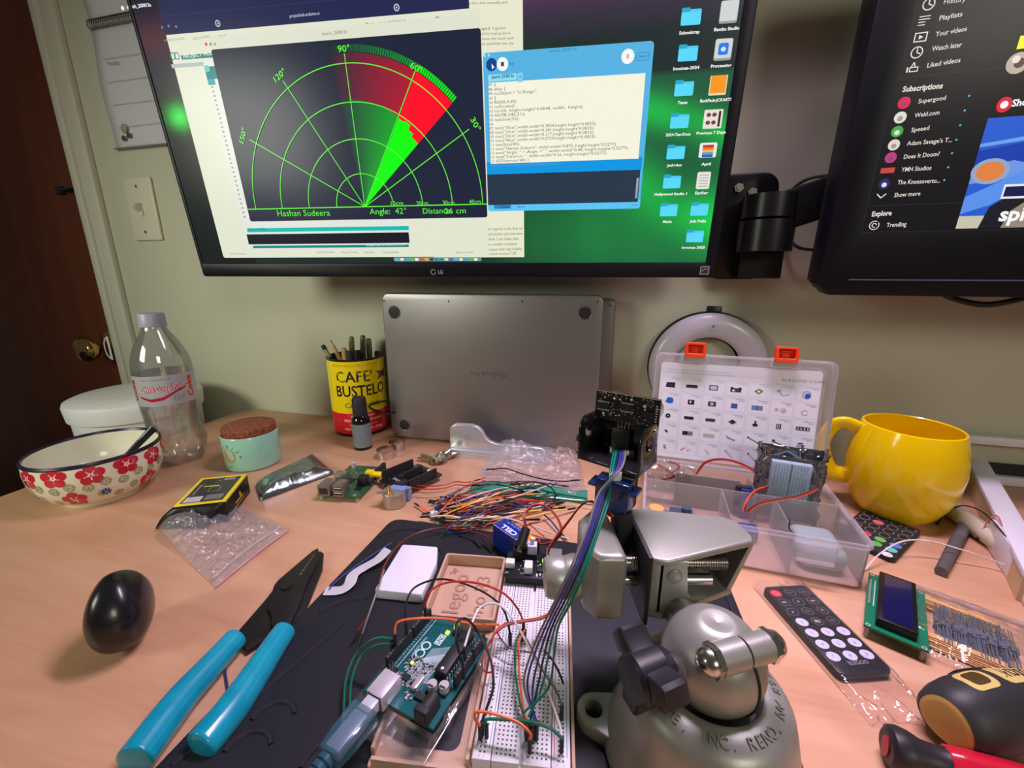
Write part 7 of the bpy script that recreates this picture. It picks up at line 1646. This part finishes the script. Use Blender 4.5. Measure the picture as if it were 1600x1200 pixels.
# resistors in a clear bag
rb0=P(1455,1018,0); rbx=(P(1540,1050,0)-rb0); RBM=frame(rb0,(P(1548,1052,0)-P(1452,1012,0)))
rs_=thing('resistor_bag','clear zip bag of tan paper strips of resistors beside the LCD board','bag',RBM)
tp_=mat('paper_tape',rgb(226,180,110),.6); rsb=plastic('resistor_grey',rgb(96,110,122),.4)
for yy in (.0075,.0580):
    b=B(tp_)
    for k in range(7): b.box((.048,.0055,.0004),(.024-.0015*k,yy+.0010*(k-3),.0016+.0009*k),rot=Matrix.Rotation(R(2*math.sin(k*2)),4,'Z'))
    b.done('tape_strip',rs_)
b=B(rsb); random.seed(31)
for k in range(95):
    x=.002+.044*random.random(); z=.002+.006*random.random(); y0=.027+.008*random.random(); b.m(rsb).cyl((x,y0,z),(x+.001*random.random(),y0+.0065,z),.0014,seg=7); b.m(rsb).cyl((x,.008,z),(x,.058,z),.0004,seg=4)
rs2=b.done('resistors',rs_); rs2['kind']='stuff'
b=B(slf); b.sheet(lambda u,v:V((-.030+.096*u,-.010+.098*v,.0012+(.0095+.002*ridge(u*.09,v*.08,60))*min(1,5*min(u,1-u,v,1-v))+.0002)),50,40) if True else None; b.done('bag_film',rs_,solid=.0001,ang=60)
b=B(film('bag_zip',(1,.97,1),.35,.8,.2)); b.box((.090,.004,.0016),(.018,.082,.0022)); b.done('zip_edge',rs_)
# ================================================================ big stubby screwdriver
sd0=P(1477,1128,.020); sdx=(P(1600,1096,.020)-sd0); sdx.z=0; sdx=V((math.cos(R(12)),math.sin(R(12)),0)); SDM=frame(V((sd0.x,sd0.y,.0205)),V((0,0,1)),sdx)
sdv=thing('screwdriver','chunky black and yellow screwdriver handle at the right edge, its flat butt facing left','screwdriver',frame(V((sd0.x,sd0.y,0)),sdx))
o=MW[sdv.name]; I2=o.inverted()@SDM
blr=mat('rubber_black',rgb(44,44,46),.5,bump=(900,.15,.0003)); yel2=mat('screwdriver_yellow',rgb(196,160,84),.45)
sp_=[(.0140,.0),(.0168,.0030),(.0190,.010),(.0203,.020),(.0205,.030),(.0198,.042),(.0182,.054),(.0160,.066),(.0135,.078),(.0120,.088),(.0125,.096),(.0150,.104),(.0150,.108),(0,.108)]
tri=lambda r,z,t:r*(1+.035*math.cos(3*t))
b=B(blr); b.lathe(sp_,60,I2,fn=tri); b.done('rubber_grip',sdv)
b=B(yel2); b.lathe([(0,-.0012),(.010,-.0010),(.0136,.0001),(.0142,.0008)],48,I2,fn=tri); b.done('butt_cap',sdv)
def prof_r(z):
    for (r0,z0),(r1,z1) in zip(sp_,sp_[1:]):
        if z<=z1: return r0+(r1-r0)*(z-z0)/(z1-z0+1e-9)
    return .01
# surface patches : a = angle around (0 = towards +Z local x axis = up), z along the handle
def smp(u,v,h): r=prof_r(u)*(1+.035*math.cos(3*v/.019))+h; return I2@V((r*math.cos(v/.019),r*math.sin(v/.019),u))
def patch(nm,pts,mt,th_,n=3):
    bm2=bmesh.new(); vs=[bm2.verts.new((x,y,0)) for x,y in pts]; f=bm2.faces.new(vs)
    bmesh.ops.triangulate(bm2,faces=[f]); 
    for _ in range(n): bmesh.ops.subdivide_edges(bm2,edges=bm2.edges[:],cuts=1,use_grid_fill=True)
    bmesh.ops.recalc_face_normals(bm2,faces=bm2.faces)
    r_=bmesh.ops.extrude_face_region(bm2,geom=bm2.faces[:]); top_={v for v in r_['geom'] if isinstance(v,bmesh.types.BMVert)}
    for v in bm2.verts: v.co=smp(v.co.x,v.co.y,th_ if v in top_ else -.0005)
    bmesh.ops.recalc_face_normals(bm2,faces=bm2.faces); b=B(mt); b.merge(bm2); return b.done(nm,sdv)
v0=-.0040
patch('hang_hole_rim',rr(.0150,v0-.0080,.0345,v0+.0060,.004,4),plastic('rim_yellow',rgb(206,184,112),.45),.0007)
patch('hang_hole',rr(.0185,v0-.0055,.0310,v0+.0035,.003,4),mat('hole_dark',rgb(70,52,16),.5),.0009)
patch('brand_panel',rr(.0400,v0-.0090,.0850,v0+.0060,.005,4),plastic('rim_yellow',rgb(206,184,112)),.0006)
c=Cv(smp,h0=8e-4); c.text('WORKPRO',.0440,v0-.0050,.0072,rgb(50,44,34),width=.036,bold=.03); c.done('brand_lettering',PRINT,sdv)
patch('ribbed_patch',rr(.0300,-.0330,.0560,-.0180,.005,4),BLKM,.0005)
b=B(BLKM)
for k in range(7): 
    b.tube([smp(.0320+.0022*i,-.0315+.0020*k,.0008) for i in range(11)],.0006,5,1)
b.done('grip_ribs',sdv)
# ================================================================ red screwdriver
rd0=P(1386,1166,.0125); rdx=V((math.cos(R(-20)),math.sin(R(-20)),0)); 
rsd=thing('screwdriver','red-handled screwdriver with a black end cap at the bottom right corner','screwdriver',frame(V((rd0.x,rd0.y,0)),rdx)); o=MW[rsd.name]
I3=o.inverted()@frame(V((rd0.x,rd0.y,.0125)),V((0,0,1)),rdx)
b=B(plastic('cap_dark',rgb(36,34,38),.45)); b.lathe([(0,-.0005),(.0085,-.0005),(.0112,.0015),(.0120,.005),(.0110,.010),(.0085,.016),(.0078,.024),(.0085,.027),(0,.027)],40,I3); b.done('end_cap',rsd)
b=B(plastic('inset_red',rgb(170,20,60),.35)); b.prism([(.0068*math.cos(R(t)),.0038*math.sin(R(t))) for t in range(0,360,20)],-.0012,-.0003,I3@Matrix.Rotation(0,4,'Z')); b.done('red_inset',rsd)
b=B(mat('handle_red',rgb(196,22,50),.25,coat=.4)); b.lathe([(.0084,.0265),(.0092,.0275),(.0098,.034),(.0104,.050),(.0104,.070),(.0090,.086),(.008,.10),(0,.10)],40,I3,fn=lambda r,z,t:r*(1+.03*math.cos(6*t))); b.done('handle',rsd)
c=Cv(lambda x,y,h:I3@V((x,y,-.0012-h))); c.text('PH2',0,-.0012,.0022,rgb(230,150,170),center=True,ang=90) if False else None

# ---------------------------------------------------------------- prints and small fittings belong to the part they sit on
SUBS={'silkscreen':'circuit_board','solder_joints':'circuit_board','surface_parts':'circuit_board','solder_pads':'circuit_board','header_pins':'pin_header','printed_label':'can_body','paper_label':'glass_body','label':'bottle_body','flower_decoration':'bowl_body','rim_band':'bowl_body','print':'jacket','picture_print':'carton','side_print':'carton','end_flap':'carton','brand_lettering':'brand_panel','latch_pocket':'lid','contents_card':'lid','latch':'lid','latch_catch':'tray','maker_logo':'bezel','energy_sticker':'bezel','trim_line':'bezel','engraving':'bottom_case','foot':'bottom_case','toggle':'switch_plate','screw':'switch_plate','cast_lettering':'base','cap_nut':'clamp_lug','printed_mark':'jar_body','moulded_rib':'tray_body','pocket_clip':'barrel','grip_ribs':'ribbed_patch','hang_hole':'hang_hole_rim','jaw_pad':'fixed_jaw','plug_tip':'barrel_plug','raised_lettering':'base_plate','red_inset':'end_cap','stripping_notches':'upper_jaw','buttons':'case','ferrule':'barrel','eraser':'barrel','page_print':'page','split_seam':'ball_housing','knob_boss':'ball_housing','transducer':'circuit_board','power_led':'circuit_board','transmit_led':'circuit_board','capacitor':'circuit_board','crystal':'circuit_board','magnifier_cover':'housing','clip_screw':'diffuser_ring','spring':'lamp_arm','metal_frame':'circuit_board','wire_cover':'motor_can','shaft':'motor_can','bolt':'wall_plate','finger_recess_rim':'tray_body'}
import re as _re
for o in list(COL.objects):
    if o.parent is not None and o.parent.parent is None:
        k=_re.sub(r'\.\d+$','',o.name)
        if k in SUBS and not o.children:
            for s_ in o.parent.children:
                if s_ is not o and _re.sub(r'\.\d+$','',s_.name)==SUBS[k]:
                    o.parent=s_; break
